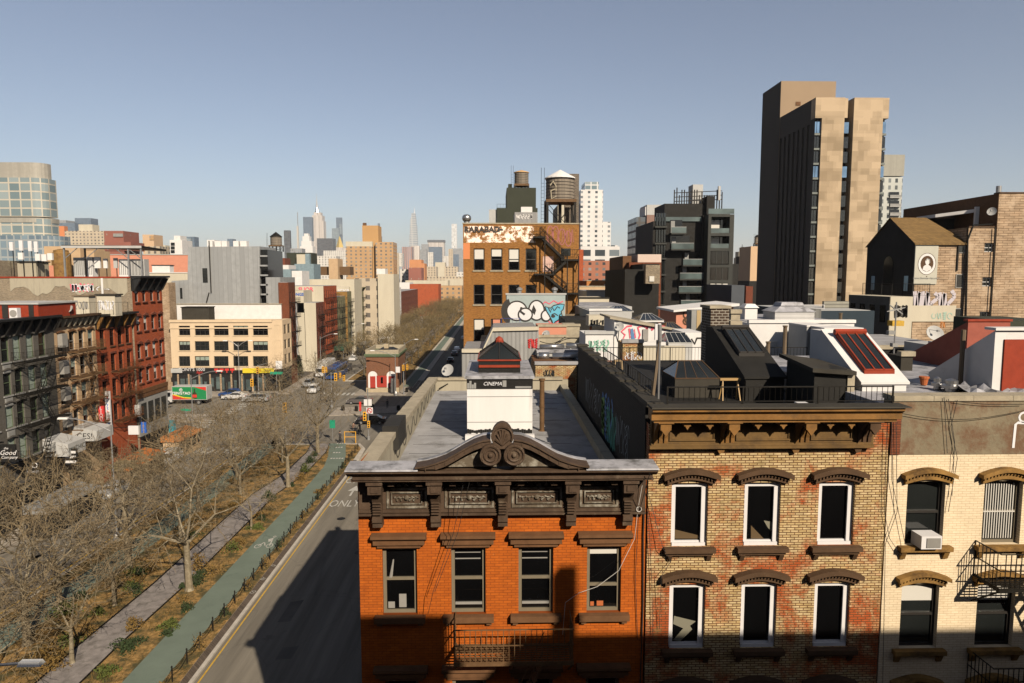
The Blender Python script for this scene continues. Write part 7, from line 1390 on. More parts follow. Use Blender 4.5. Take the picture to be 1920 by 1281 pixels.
b = MB(); rg = random.Random(8)
for k in range(20): u = 1264+k*4.7; a = S(u, 385, Y3+6.2); h = S(u, rg.choice((360, 356, 352, 366)) , Y3+6.2).z; b.tube((a.x, Y3+6.2, a.z-1), (a.x, Y3+6.2, h), .12, n=4);
for v in (378, 370, 362): a = S(1264, v, Y3+6.2); c = S(1354, v-4, Y3+6.2); b.tube(a, c, .09, n=4)
b.build('roof_frame', 'iron', t); b = MB(); a = S(1299, 362, Y3+8); b.box(a.x, S(1318, 362, Y3+8).x, Y3+8, Y3+11, a.z-2, S(1299, 346, Y3+8).z); a = S(1347, 365, Y3+5.5); b.box(a.x, a.x+.4, Y3+5.5, Y3+6, a.z-1, S(1347, 349, Y3+5.5).z); b.build('roof_plant', 'lightgrey', t)
slab('blue grey rendered block right of the dark glass house', 1372, 1396, 535, 100, 12, mm('blue_grey', paint, (.085, .095, .11), .8, .1, .5)); t = block('pale stone church tower with a dark dome and a cross', 330, [('shaft', 1384, 1398, 483, None, 6, 'cream_wall', 0), ('belfry', 1385.5, 1396.5, 472, 484, 5, 'cream_wall', .5)], 'church', 'church_tower')
p = WY(1391, 482, 333); b = MB(); b.lathe((p.x, 333, WY(1391, 483, 333).z), [(1.7, 0), (1.75, .8), (1.5, 2.2), (.9, 3.3), (.3, 4.0), (.1, 4.6)], 12); b.build('dome', 'brownstone', t, smooth=True); z = WY(1391, 470, 333).z; b = MB(); b.box(p.x-.1, p.x+.1, 333, 333.1, z, z+3); b.box(p.x-.7, p.x+.7, 333, 333.1, z+1.6, z+1.8); b.build('cross', 'iron', t)
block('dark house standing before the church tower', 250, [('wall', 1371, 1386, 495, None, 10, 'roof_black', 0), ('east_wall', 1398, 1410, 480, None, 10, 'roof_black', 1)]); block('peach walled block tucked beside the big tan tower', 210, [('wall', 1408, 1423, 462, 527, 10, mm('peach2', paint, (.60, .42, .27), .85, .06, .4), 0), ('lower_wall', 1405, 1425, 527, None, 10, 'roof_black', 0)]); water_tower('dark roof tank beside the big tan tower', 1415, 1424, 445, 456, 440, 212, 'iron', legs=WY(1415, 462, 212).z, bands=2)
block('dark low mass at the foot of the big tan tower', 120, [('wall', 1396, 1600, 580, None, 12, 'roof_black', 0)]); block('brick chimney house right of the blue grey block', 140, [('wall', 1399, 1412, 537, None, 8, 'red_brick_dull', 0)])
YT = 145.0; T_ = lambda u, v, y=YT: WY(u, v, y)
def patchwork(name):
    s = NT(name); v = s.wallv(); sp = s.n('SeparateXYZ', i_0=v)
    def fl_(o, p): return s.n('Math', operation='FLOOR', i_0=s.n('Math', operation='DIVIDE', i_0=o, i_1=p).outputs[0]).outputs[0]
    out = None
    for k, (px_, pz) in enumerate(((2.6, 2.1), (5.5, 3.6), (1.9, 1.3))):
        off = s.n('Math', operation='MULTIPLY', i_0=fl_(sp.outputs[1], pz), i_1=1.37+k).outputs[0]
        xo = s.n('Math', operation='ADD', i_0=sp.outputs[0], i_1=off).outputs[0]
        wn = s.n('TexWhiteNoise', noise_dimensions='2D', i_Vector=s.n('CombineXYZ', i_0=fl_(xo, px_), i_1=fl_(sp.outputs[1], pz)).outputs[0]).outputs[0]
        out = wn if out is None else s.n('Math', operation='ADD', i_0=out, i_1=wn).outputs[0]
    big = s.noise(.07, 2, .5, s.n('Mapping', i_Vector=v, i_Scale=(1, 1.6, 1)).outputs[0])
    f = s.n('Math', operation='ADD', i_0=s.n('MapRange', i_0=out, i_1=0.4, i_2=2.6, i_3=.1, i_4=.9).outputs[0], i_1=s.n('Math', operation='MULTIPLY', i_0=s.ramp(big, .3, .7), i_1=.45).outputs[0]).outputs[0]
    col = s.mix(s.n('MapRange', i_0=f, i_1=.3, i_2=1.0).outputs[0], (.145, .106, .062), (.27, .205, .132)); return s.out(col, .85)
M['patchwork'] = patchwork('patchwork'); mm('tan_plain', paint, (.33, .245, .165), .85, .05, .3); mm('shaded_tan', paint, (.06, .052, .045), .8, .1, .2)  # the darker tan puts the west side's shade into its colour
t = thing('tower', 'tall tan patchwork brick tower with a window-striped west side coloured as shaded', 'tower', (T_(1590, 500).x, YT, 0)); zt = T_(1600, 183).z
xa = T_(1530, 183).x; X1, X2, X3, X4 = T_(1538, 300).x, T_(1580, 300).x, T_(1597, 300).x, T_(1652, 300).x; xe = T_(1660, 300).x; yb = YT+18
b = MB(); b.box(X1, X2, YT, yb, 0, zt); b.box(X3, X4, YT, yb, 0, zt); b.box(xa, X1, YT, YT+2, zt-4.2, zt); b.box(X2, X3-1.0, YT+.6, yb, zt-4, zt-.01); b.box(X4, xe+.3, YT+.1, YT+3, zt-4.2, zt); b.build('brick_front', 'patchwork', t)
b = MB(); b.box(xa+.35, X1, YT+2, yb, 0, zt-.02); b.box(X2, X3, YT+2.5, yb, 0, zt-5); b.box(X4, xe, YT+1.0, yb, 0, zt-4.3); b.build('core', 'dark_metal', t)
b = MB(); b.wall((xa+.02, yb, 0), (0, -1, 0), (-1, 0, 0), 18, zt, [(.3+k*2.35, 1.4+k*2.35, 4, zt-5) for k in range(7)], .5); b.build('west_wall', 'shaded_tan', t)
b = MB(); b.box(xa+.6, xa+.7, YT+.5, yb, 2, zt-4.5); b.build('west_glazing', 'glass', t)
nf = 16
for k in range(nf+2):
    z = zt-4.6-(k+1)*3.05
    if z < 2: break
    for (q0, q1, yy) in ((xa+.2, X1, YT+.5), (X2, X2+1.4, YT+.8), (X4, xe, YT+.4)): b = MB(); b.box(q0, q1-.01, yy, yy+.1, z+.5, z+2.8); b.build('window', 'glass_blue' if k in (0, 3) else 'glass_soft', t)
    b = MB(); b.box(xa+.15, X1, YT+.3, YT+.9, z+.0, z+.42); b.box(X4, xe+.1, YT+.3, YT+.9, z+.0, z+.42); b.build('spandrel', mm('spandrel', flat, (.12, .14, .13)) if 'spandrel' not in M else 'spandrel', t)
xr = WY(1465, 152, yb).x; b = MB(); b.box(xr, WY(1568, 152, yb).x, yb+.01, yb+11, 0, WY(1465, 152, yb).z); b.build('rear_slab', 'tan_plain', t); b = MB(); b.box(xr-.05, xr-.001, yb+.02, yb+11, 0, WY(1465, 152, yb).z-.01); b.build('rear_slab_side', 'shaded_tan', t)
b = MB(); b.box(WY(1492, 192, yb).x, WY(1501, 192, yb).x, yb-.1, yb, WY(1492, 198, yb).z, WY(1492, 191, yb).z); b.build('vent_grille', 'brownstone', t)
mm('grey_res', gridwall, (.44, .46, .43), (.03, .04, .04), 3.2, 3.2, .4, .6, (.2, .22, .22)); mm('concrete_screen', ribbed, (.34, .33, .28), .4, .85, 0, width=.15, dark=.85)
t = block('pale grey apartment tower with balconies seen behind the tan tower', 320, [('wall', 1640, 1693, 332, None, 20, 'grey_res', 0), ('screen_crown', 1650, 1697, 290, 330, 18, 'concrete_screen', .5)])
for k in range(9): a, c = WY(1669, 370+k*16.5, 318.5), WY(1690, 370+k*16.5, 318.5); b = MB(); b.box(a.x, c.x, 318.5, 320, a.z-.3, a.z); b.build('balcony', 'lightgrey', t); b = MB(); b.box(a.x, c.x, 318.5, 318.6, a.z, a.z+1.1); b.build('balcony_rail', 'grey_wall', t); b = MB(); b.box(a.x+.3, c.x-.3, 319.9, 319.98, a.z, a.z+2.6); b.build('window', 'glass', t)
YG = 62.0; Gp = lambda u, v, y=YG: WY(u, v, y); xl = Gp(1718, 470).x; ze = Gp(1718, 455).z; xr = Gp(1812, 470).x
yR = YG*788/742 ; ridge_z = Gp(1672, 410, 66).z
t = thing('gabled_house', 'gabled brick house with a brown shingle roof and a dark shaded gable end', 'building', (xl, YG, 0)); yk = YG+8
b = MB(); b.box(xl, xr, YG, yk, 0, ze); b.build('front_wall', 'tan_brick', t)
xg = xl-.02; b = MB(); b.prismx([(YG+.01, 14), (YG+.01, ze), (YG+4, ridge_z), (yk, ze), (yk, 14)], xg-.15, xg); b.build('gable_wall', 'roof_black', t)  # black sheet over the tan brick paints the gable end's shade
b = MB(); b.mesh([(xl-.3, YG-.25, ze-.1), (xr+.2, YG-.25, ze-.1), (xr-1.4, YG+4, ridge_z+.1), (xl-.3, YG+4, ridge_z+.1), (xl-.3, yk+.2, ze-.1), (xr+.2, yk+.2, ze-.1)], [(0, 1, 2, 3), (3, 2, 5, 4), (1, 5, 2)]); b.mesh([(xl-.3, YG-.25, ze-.22), (xr+.2, YG-.25, ze-.22), (xr+.2, YG-.25, ze-.1), (xl-.3, YG-.25, ze-.1)], [(0, 1, 2, 3)]); b.build('roof', mm('shingle', brick, (.32, .20, .075), (.25, .155, .06), (.14, .09, .04), .3, .14, .02, var=.25), t)
for (yc, z0_, z1_, w_) in ((YG+1.0, 22.7, 24.1, .6), (YG+6.6, 22.7, 24.1, .6), (YG+1.4, 19.6, 21.2, 1.2), (YG+4, 19.6, 21.2, .8), (YG+6.4, 19.6, 21.2, .8)): b = MB(); b.box(xg-.19, xg-.152, yc-w_/2, yc+w_/2, z0_, z1_); b.build('window', 'glass_sky' if z0_ > 22 else 'glass_soft', t)
b = MB(); b.prismx([(YG+3.2, 23.2)]+[(YG+4-.8*cos(k*pi/10), 25.2+.8*sin(k*pi/10)) for k in range(11)]+[(YG+4.8, 23.2)], xg-.19, xg-.152); b.build('arched_window', 'glass_soft', t)
bn = thing('portrait_banner', 'tall pale banner with an oval black and white bust portrait on the gabled house wall', 'banner', Gp(1738, 533, YG-.1)); q0, q1 = Gp(1713, 533, YG-.1), Gp(1760, 457, YG-.1); b = MB(); b.box(q0.x, q1.x, YG-.12, YG-.01, q0.z, q1.z); b.build('cloth', mm('banner', paint, (.50, .49, .42), .8, .12, .7), bn)
cx, cz = Gp(1738, 495, YG-.13).x, Gp(1738, 495, YG-.13).z; b = MB(); blob(b, ell(cx, cz, .82, .98), YG-.13, 0); ribbon(b, ell(cx, cz, .82, .98), .02, YG-.135, 1, close=True); blob(b, ell(cx, cz+.02, .6, .72), YG-.14, 1); blob(b, ell(cx+.03, cz+.2, .2, .3), YG-.15, 0); blob(b, [(cx-.4, cz-.52), (cx-.3, cz-.2), (cx-.05, cz-.05), (cx+.12, cz-.08), (cx+.4, cz-.28), (cx+.42, cz-.5), (cx, cz-.7)], YG-.151, 0); ribbon(b, [(cx-.12, cz+.3), (cx+.0, cz+.48), (cx+.2, cz+.38), (cx+.24, cz+.1)], .05, YG-.155, 2); blob(b, ell(cx+.04, cz-.95-.2, .05, .05), YG-.14, 1); b.build('portrait', ['white_wall', 'brownstone_dark', 'grey_wall'], bn)
text('www.thomas-riya.com', .27, 'grey_wall', bn, (cx-Gp(1738, 533, YG-.1).x, -.04, .55), ext=.004)
b = MB(); scribble(b, Gp(1712, 570).x, Gp(1790, 570).x, Gp(0+1712, 586).z, Gp(1712, 543).z, YG-.03, .17, 5, 17); b.build('graffiti', mm('lilac', flat, (.52, .48, .52), .8), t)
b = MB(); b.box(Gp(1795, 478).x-.06, Gp(1795, 478).x+.06, YG-.12, YG-.01, Gp(1795, 508).z, ze-.1); b.build('down_pipe', 'iron', t)
w0 = Gp(1672, 560, YG-3.0)
t2 = thing('low_building', 'cream painted annex with black scribbles and a grey brick side with four small windows', 'building', (w0.x, YG-3, 0)); xa2, xb2 = WY(1670, 560, YG-3).x, WY(1793, 600, YG-3).x; zc2 = WY(1672, 556, YG-3).z; b = MB(); b.box(xa2, WY(1712, 560, YG-3).x, YG-3, YG+4, 0, zc2-.02); b.build('wall', 'cream_wall', t2); b = MB(); b.box(xa2-.06, xa2-.002, YG-3+.01, YG+4, 8, zc2-.03); b.build('side_wall', 'grey_brick', t2); b = MB()
for k in range(4): b.box(xa2-.12, xa2-.07, YG-2.4+k*1.7, YG-1.6+k*1.7, zc2-2.3, zc2-.8)
b.build('window', 'glass', t2); b = MB(); a_ = WY(1678, 575, YG-3.03); scribble(b, WY(1678, 575, YG-3.03).x, WY(1702, 575, YG-3.03).x, WY(1678, 598, YG-3.03).z, WY(1678, 570, YG-3.03).z, YG-3.03, .05, 8, 2); b.build('graffiti', 'spray_black', t2)
b = MB(); b.box(WY(1712, 573, YG-.2).x, WY(1795, 573, YG-.2).x, YG-.08, YG-.01, Gp(1738, 603).z, Gp(1738, 573).z); b.build('whitewashed_patch', 'cream_wall', t); b = MB(); scribble(b, Gp(1745, 590).x, Gp(1785, 590).x, Gp(1745, 600).z, Gp(1745, 585).z, YG-.1, .03, 4, 7); b.build('green_scrawl', flat('mint2', (.3, .5, .42)), t); b = MB(); scribble(b, Gp(1722, 600).x, Gp(1732, 600).x, Gp(1722, 612).z, Gp(1722, 598).z, YG-3.05, .04, 2, 9); b.build('red_scrawl', 'orange_shed', t)
railing('black balcony railing at the foot of the dark gable end', [(xg-2.6, YG+4), (xg-2.6, YG-2.6), (xg-.2, YG-2.6)], zc2, zc2+1.1, 'iron', gap=.2)
t = thing('apartment_building', 'tan brick block with small sash windows at the right edge', 'building', (50, YG, 0)); z1 = Gp(1815, 427).z; x_a, x_b = Gp(1812, 430).x, Gp(1862, 430).x; z2 = Gp(1870, 364).z; x_c = Gp(1990, 400).x
hw = [(1842, 456, 473), (1838, 520, 537), (1833, 584, 603)]; hw2 = [(1803, 461, 475), (1800, 514, 540), (1797, 578, 605)]
hh = [(Gp(u, a).x-x_a, Gp(u, a).x-x_a+.85, Gp(u, c).z, Gp(u, a).z) for u, a, c in hw]
b = MB(); b.wall((x_a, YG-.3, 0), (1, 0, 0), (0, -1, 0), x_b-x_a, z1, hh, .25); b.box(x_a, x_b, YG-.04, YG+10, 0, z1-.01); b.box(x_b, x_c, YG-.5, YG+14, 0, z2); b.build('wall', 'tan_brick', t)
for a, c, e, f in hh: win(t, x_a-50+a, e, .85, round(f-e, 1), 'lightgrey', 'glass_soft', 'sash', -.13, t=.09, sill=('tan_brick', .1, .1))
b = MB(); b.box(x_b, x_c, YG-.56, YG+.2, z2, z2+.12); b.box(x_a, x_b, YG-.36, YG+.1, z1, z1+.12); b.build('coping', 'brownstone_dark', t); b = MB(); b.box(x_b-.03, x_b-.001, YG-.49, YG+14, z1, z2-.01); b.build('shaded_side', 'brownstone', t)  # west face recoloured darker so that it reads as shaded
b = MB()
for u, a, c in hw2: q = Gp(u, a, YG-.05); b.box(q.x-.35, q.x+.35, YG-.06, YG-.005, Gp(u, c).z, q.z)
b.build('window', 'frame_grey', t); b = MB()
for u, a, c in hw2: q = Gp(u, a, YG-.05); b.box(q.x-.27, q.x+.27, YG-.08, YG-.061, Gp(u, c).z+.08, q.z-.08)
b.build('pane', 'glass_soft', t)
p = Gp(1815, 450, YG-.4); b = MB(); b.path([(Gp(1855, 425).x, YG-.4, z1+.3), (Gp(1820, 425).x, YG-.4, z1+.2), (p.x, YG-.4, p.z), (Gp(1808, 600).x, YG-.4, 17)], .06, 5); b.tube((Gp(1858, 430).x, YG-.56, z2-3), (Gp(1848, 600).x, YG-.56, 17), .05, n=4); tag(b.build('drain_pipe', 'iron'), 'black drain pipes running down the tan brick block', 'pipe')
block('tan brick rooftop storey behind the gabled house', 70, [('wall', 1795, 1845, 377, 440, 6, 'tan_brick', 0), ('west_side', 1779, 1795, 379, 440, 6, 'brownstone_dark', .4)], 'rooftop house', 'rooftop_house', z0=15)
t = thing('pergola', 'white edged dark pergola roof above the shingle roof', 'pergola', (Gp(1800, 400).x, 66, 27)); a, c = Gp(1754, 402, 66), Gp(1830, 392, 64); b = MB(); b.hexa([(a.x, 66, a.z-.3), (c.x, 64, c.z-.3), (c.x+.5, 68, c.z-.3), (a.x, 69, a.z-.3)], [(a.x, 66, a.z), (c.x, 64, c.z), (c.x+.5, 68, c.z), (a.x, 69, a.z)]); b.build('roof', 'white_wall', t); b = MB(); b.box(a.x+.2, c.x, 67, 68.8, ze, a.z-.31); b.build('dark_inside', 'roof_black', t); b = MB(); b.box(c.x-.1, c.x+.9, 63.9, 64.1, ze+1.0, c.z+.2); b.build('white_panel', 'white_paint', t)
p = Gp(1860, 397, 61); t = thing('satellite_dish', 'satellite dish on the corner of the tan brick block', 'satellite dish', p); dish(t, p, .38, dirv=(-.7, -.6, .3)); b = MB(); b.tube(p, p+Vector((.5, .6, -.1)), .04, n=4); b.build('mast', 'iron', t)
p = WY(1872, 364, YG+1); b = MB(); b.tube((p.x, YG+1, z2), (p.x, YG+1, z2+.85), .22, n=12); tag(b.build('flue_pipe', 'galv'), 'short grey flue on top of the tan brick block', 'pipe')
p = WY(1753, 590+18, 34); t = thing('satellite_dish', 'large pale satellite dish on the dark roof below the cream annex', 'satellite dish', WY(1752, 628, 34)); dish(t, WY(1752, 626, 34), .42, dirv=(-.1, -.9, .5)); b = MB(); b.tube(WY(1752, 628, 34.1), WY(1752, 648, 34.2), .04, n=4); b.build('mast', 'iron', t)
slab('blue black hall with a thin white railing in front of the tan tower', 1500, 1640, 583, 52, 10, mm('navy', paint, (.025, .04, .055), .7, .1, .5), roof='lightgrey'); t = slab('striped grey plant screen left of the blue black hall', 1492, 1540, 580, 51, 2, mm('stripe', ribbed, (.16, .16, .15), .4, .6, 0, width=.4, dark=.6))[0]; railing('thin white railing on top of the striped plant screen', [(WY(1491, 575, 50.9).x, 50.9), (WY(1545, 575, 50.9).x, 50.9)], WY(1491, 580, 50.9).z, WY(1491, 572, 50.9).z, 'white_trim', gap=.7); slab('slatted grey fence above the blue black hall', 1545, 1592, 565, 56, .3, 'striped_fence' if 'striped_fence' in M else mm('striped_fence', ribbed, (.28, .27, .22), .28, .7, 0, axis='z', width=.4, dark=.5), 20, 'fence', 'slatted_fence'); b = MB(); p = WY(1690, 606, 45); b.box(p.x-.6, p.x+.2, 45, 45.6, p.z-.2, p.z+.15); tag(b.build('yellow_box', 'road_yellow'), 'small yellow crate on the dark roof edge below the annex', 'crate'); slab('dark green shed roof at the right edge below the tan block', 1893, 1990, 602, 40, 5, 'dark_green', 15, 'rooftop house', 'rooftop_house')
mm('sky_glass', gridwall, (.30, .33, .34), (.12, .17, .22), 3.0, 3.6, .8, .8, (.22, .3, .36)); mm('brick_far', gridwall, (.46, .28, .13), (.10, .10, .10), 3.9, 2.9, .36, .45, (.3, .3, .28)); mm('tan_far', gridwall, (.50, .42, .31), (.10, .09, .08), 3.6, 3.1, .4, .5); mm('red_far', gridwall, (.28, .09, .06), (.2, .18, .16), 6, 9, .1, .1); mm('white_far', gridwall, (.62, .60, .56), (.12, .12, .12), 3.8, 3.2, .4, .5); mm('blue_far', gridwall, (.12, .16, .21), (.08, .12, .18), 4, 4, .7, .7, (.14, .2, .27)); mm('grey_far', gridwall, (.30, .30, .30), (.12, .14, .16), 4, 4, .6, .6); mm('stone_far', gridwall, (.52, .47, .42), (.28, .26, .25), 6, 900, .45, .98); mm('dark_far', gridwall, (.09, .09, .10), (.05, .06, .07), 4, 4, .7, .6); mm('spire_far', flat, (.5, .47, .42), .6)
mm('glassgrid', gridwall, (.50, .46, .38), (.15, .21, .23), 4.6, 3.55, .86, .84, (.30, .36, .37), band=None)
t = thing('tower', 'cream framed glass tower with rounded corners at the left edge', 'tower', (WY(20, 400, 300).x, 300, 0)); a = lambda u, v: WY(u, v, 300)
b = MB(); xL, xR = a(-60, 400).x, a(84, 400).x; zz = a(60, 333).z;
def rbox(b, xl, xr, y0, dep, z0, z1, r): b.prismz([(xl, y0+dep), (xl, y0)]+[(xr-r+r*sin(k*pi/12), y0+r-r*cos(k*pi/12)) for k in range(7)]+[(xr, y0+dep)], z0, z1)
rbox(b, xL, xR, 300, 9, 0, a(0, 410).z, 5); rbox(b, xL, a(83, 400).x, 300.2, 9, a(0, 406).z, zz, 5); b.build('glazed_wall', 'glassgrid', t); b = MB(); rbox(b, xL, a(72, 300).x, 302, 6, zz, a(60, 303).z, 5); b.build('roof_screen', mm('screen', ribbed, (.38, .36, .31), 1.2, .7, .1, width=.04), t); b = MB(); rbox(b, xL, a(85, 400).x, 299.8, 9.4, a(0, 417).z, a(0, 408).z, 6); b.build('belt', 'screen', t)
b = MB(); rbox(b, xL, a(105, 450).x, 298, 12, 0, a(0, 442).z, 8); b.build('podium', 'sky_glass', t)
def far(lb, u0, u1, vt, y, m_, dep=None, name='skyscraper', group=None, extra=()): return block(lb, y, [('wall', u0, u1, vt, None, dep or (WY(u1, vt, y).x-WY(u0, vt, y).x)*.8, m_, 0)]+list(extra), 'building', name, group)
far('blue glass slab tower far off beyond the cream framed tower', 140, 170, 409, 1900, 'blue_far'); far('lower blue glass office block left of the slab tower', 104, 140, 418, 1850, 'blue_far', extra=[('wing', 104, 123, 413, 419, 40, 'grey_far', 5)]); far('small orange brick block below the lower blue block', 106, 120, 424, 900, 'orange_patch'); far('beige slab apartment block far off at left', 121, 194, 433, 700, 'tan_far', 30, extra=[('plant_room', 147, 173, 421, 434, 12, 'cream_wall', 3)]); far('dark red brick block with a pale panel', 195, 231, 433, 420, 'red_far', 18, 'apartment_building', extra=[('low_part', 195, 245, 454, 470, 16, 'red_far', -.5), ('panel', 212, 230, 438, 444, .5, 'grey_wall', -.6)])
far('tan brick tower with one dotted corner', 267, 288, 440, 520, 'peach2', 14, 'apartment_building', extra=[('dotted_corner', 280, 288, 442, 450, .4, 'brick_far', -.5)]); far('pinkish apartment block in front of the tan brick tower', 272, 301, 462, 420, 'tan_far', 20, 'apartment_building'); far('cream domed block right of the tan brick tower', 290, 310, 460, 600, 'cream_wall', 20, 'apartment_building'); far('white tower with three stacked square windows', 318, 341, 450, 300, 'white_wall', 10, 'apartment_building', extra=[('window', 320, 327, 455, 460, .3, 'glass', -.4), ('window', 320, 327, 462, 467, .3, 'glass', -.4), ('window', 320, 327, 469, 474, .3, 'glass', -.4), ('roof_box', 326, 338, 442, 451, 6, 'white_wall', 1)]); far('blue glass tower behind the white tower', 339, 364, 444, 900, 'blue_far', extra=[('pale_side', 347, 357, 446, 470, 3, 'sky_glass', -4)])
water_tower('wooden water tower with a grey cone behind the zinc building', 507, 528, 444, 460, 435, 210, 'iron', legs=WY(507, 472, 210).z, bands=5); far('dark slim tower right of the wooden water tower', 532, 543, 432, 1500, 'dark_far'); far('thin needle tower far off left of the glass tower', 556, 559, 424, 2600, 'spire_far', 6, extra=[('needle', 557, 558, 398, 425, 3, 'grey_far', 1)]); far('blue glass tower standing left of the great stepped skyscraper', 568, 584, 407, 2600, 'blue_far')
ye = 3380; E_ = lambda u, v: WY(u, v, ye); t = thing('skyscraper', 'tall cream stepped skyscraper with a silver mast, the highest on the skyline', 'skyscraper', (E_(592, 400).x, ye, 0))
for n_, u0, u1, vt, dy, m_ in [('shaft', 585, 604, 404, 0, 'stone_far'), ('lower_shaft', 583, 606.5, 414, 2, 'stone_far'), ('base', 580, 609, 452, -4, 'stone_far'), ('crown', 588, 601, 398.5, 10, 'stone_far')]: b = MB(); yy = ye+dy; b.box(WY(u0, vt, yy).x, WY(u1, vt, yy).x, yy, yy+50-dy, 0, WY(u0, vt, yy).z); b.build(n_, m_, t)
p = E_(591.5, 399); b = MB(); b.lathe((p.x, ye+30, E_(592, 399).z), [(12, 0), (9, 12), (6, 26), (5, 40), (3, 44)], 8); b.build('mast_base', 'steel', t); b = MB(); b.lathe((p.x, ye+30, E_(592, 386).z), [(3, 0), (2.2, 20), (1, 40), (.4, 62)], 6); b.build('mast', 'spire_far', t)
t = thing('skyscraper', 'ornate white wedding-cake building with a small lantern', 'skyscraper', (WY(574, 470, 1500).x, 1500, 0))
for k, (u0, u1, vt) in enumerate([(562, 586, 462), (565, 584, 452), (567, 580, 443), (570, 578, 438)]): b = MB(); yy = 1500+k*2; b.box(WY(u0, vt, yy).x, WY(u1, vt, yy).x, yy, yy+24-k*4, 0, WY(u0, vt, yy).z); b.build('tier', 'white_wall', t)
far('black low-rise office block in the skyline', 594, 624, 447, 1800, 'dark_far'); far('slim pale glass tower, left of two joined', 622, 635, 428, 2700, 'sky_glass'); far('taller grey blue glass tower right of the pale one', 630, 640, 408, 3000, 'blue_far', extra=[('shoulder', 636, 640, 420, 440, 20, 'sky_glass', -6)]); t = thing('skyscraper', 'building with a gold pyramid roof', 'skyscraper', (WY(635, 460, 2200).x, 2200, 0)); b = MB(); u0, u1 = WY(629, 463, 2200).x, WY(641, 463, 2200).x; b.box(u0-8, u1+8, 2200, 2240, 0, WY(635, 464, 2200).z); b.build('wall', 'stone_far', t); b = MB(); zz = WY(635, 464, 2200).z; b.lathe(((u0+u1)/2, 2215, zz), [((u1-u0)*.6, 0), (1.5, WY(635, 443, 2200).z-zz)], 4); b.build('pyramid_roof', mm('gold', flat, (.75, .55, .18), .3, .3), t)
far('slim dark blue tower right of the ochre block', 708, 712, 419, 3000, 'blue_far', extra=[('low_part', 709, 715, 443, 470, 20, 'dark_far', -4)])
t = block('big ochre brick apartment block with a taller central shaft', 560, [('wall', 648, 697, 462, None, 22, 'brick_far', 0), ('east_wall', 704, 737, 454, None, 22, 'brick_far', -1), ('shaft', 679, 709, 423, None, 16, 'peach_ochre' if 'peach_ochre' in M else mm('peach_ochre', paint, (.50, .30, .13), .85, .06, .1), 4), ('shaft_pot', 680, 686, 418, 424, 3, 'brownstone', 6), ('parapet', 648, 698, 453, 463, 20, 'cream_wall', .6)])
yv_ = 3980; t = thing('skyscraper', 'grey banded skyscraper with a stepped top and a white spire', 'skyscraper', (WY(774, 450, yv_).x, yv_, 0)); mm('banded', gridwall, (.46, .47, .47), (.24, .28, .32), 700, 13, .99, .55, (.28, .32, .36))
for u0, u1, vt, vb, dy in [(766, 783.5, 461, None, 0), (767, 782.5, 440, 462, 2), (768, 781.5, 422, 441, 4), (769, 780, 409, 423, 6), (771, 779, 400, 410, 8), (773.5, 778.5, 400, 410, 7)]: b = MB(); yy = yv_+dy; b.taper(WY(u0, vt, yy).x, WY(u1, vt, yy).x, yy, yy+40-dy, 0 if vb is None else WY(u0, vb, yy).z, WY(u0, vt, yy).z, 1.5); b.build('tier', 'banded', t)
b = MB(); p = WY(777, 401, yv_+15); b.lathe((p.x, yv_+15, p.z), [(4, 0), (1.6, 18), (.6, WY(777, 389, yv_+15).z-p.z)], 6); b.build('spire', 'white_trim', t)
far('white lattice pencil tower, the thinnest on the skyline', 846.5, 856.5, 420, 5040, mm('lattice', gridwall, (.62, .62, .60), (.34, .36, .38), 9, 14, .6, .6), 30); far('bronze and glass office tower with pink ribs', 753, 774, 463, 1700, mm('ribbed_far', gridwall, (.55, .30, .22), (.10, .11, .13), 5, 900, .6, .98)); far('tan stone tower behind the bronze office tower', 770, 786, 461, 1800, 'stone_far'); far('grey concrete slab with a dark cornice, widest of the midtown group', 802, 833, 451, 3700, 'stone_far', 60, extra=[('cornice', 801, 834, 450, 454, 60, 'dark_far', -3)]); far('dark blue glass tower in front of the grey concrete slab', 804, 828, 463, 2500, 'blue_far'); far('pale grey stepped block left of the grey concrete slab', 790, 803, 458, 3300, 'grey_far'); far('small cream stepped block before the dark blue tower', 802, 812, 473, 1500, 'white_far'); far('purple grey block at the foot of the pencil tower', 847, 866, 466, 3000, 'grey_far'); far('tan slim tower left of the blue pyramid', 841, 849, 467, 1600, 'tan_far'); far('blue pyramidal glass tower near the tall ochre house', 850, 860, 477, 2000, 'blue_far')
far('cream slab tower right of the ochre cross block', 737, 747, 474, 1100, 'tan_far', extra=[('east', 746, 754, 475, 500, 20, 'white_far', 5)])
far('orange stepped brick house before the midtown group', 768, 790, 487, 620, 'peach_or' if 'peach_or' in M else mm('peach_or', paint, (.58, .27, .13), .85, .08, .2), 20, 'apartment_building', extra=[('lower', 768, 796, 494, 530, 20, 'peach_or', -1)]); far('dull red brick block left of the orange stepped house', 766, 790, 502, 560, 'red_far', 20, 'apartment_building')
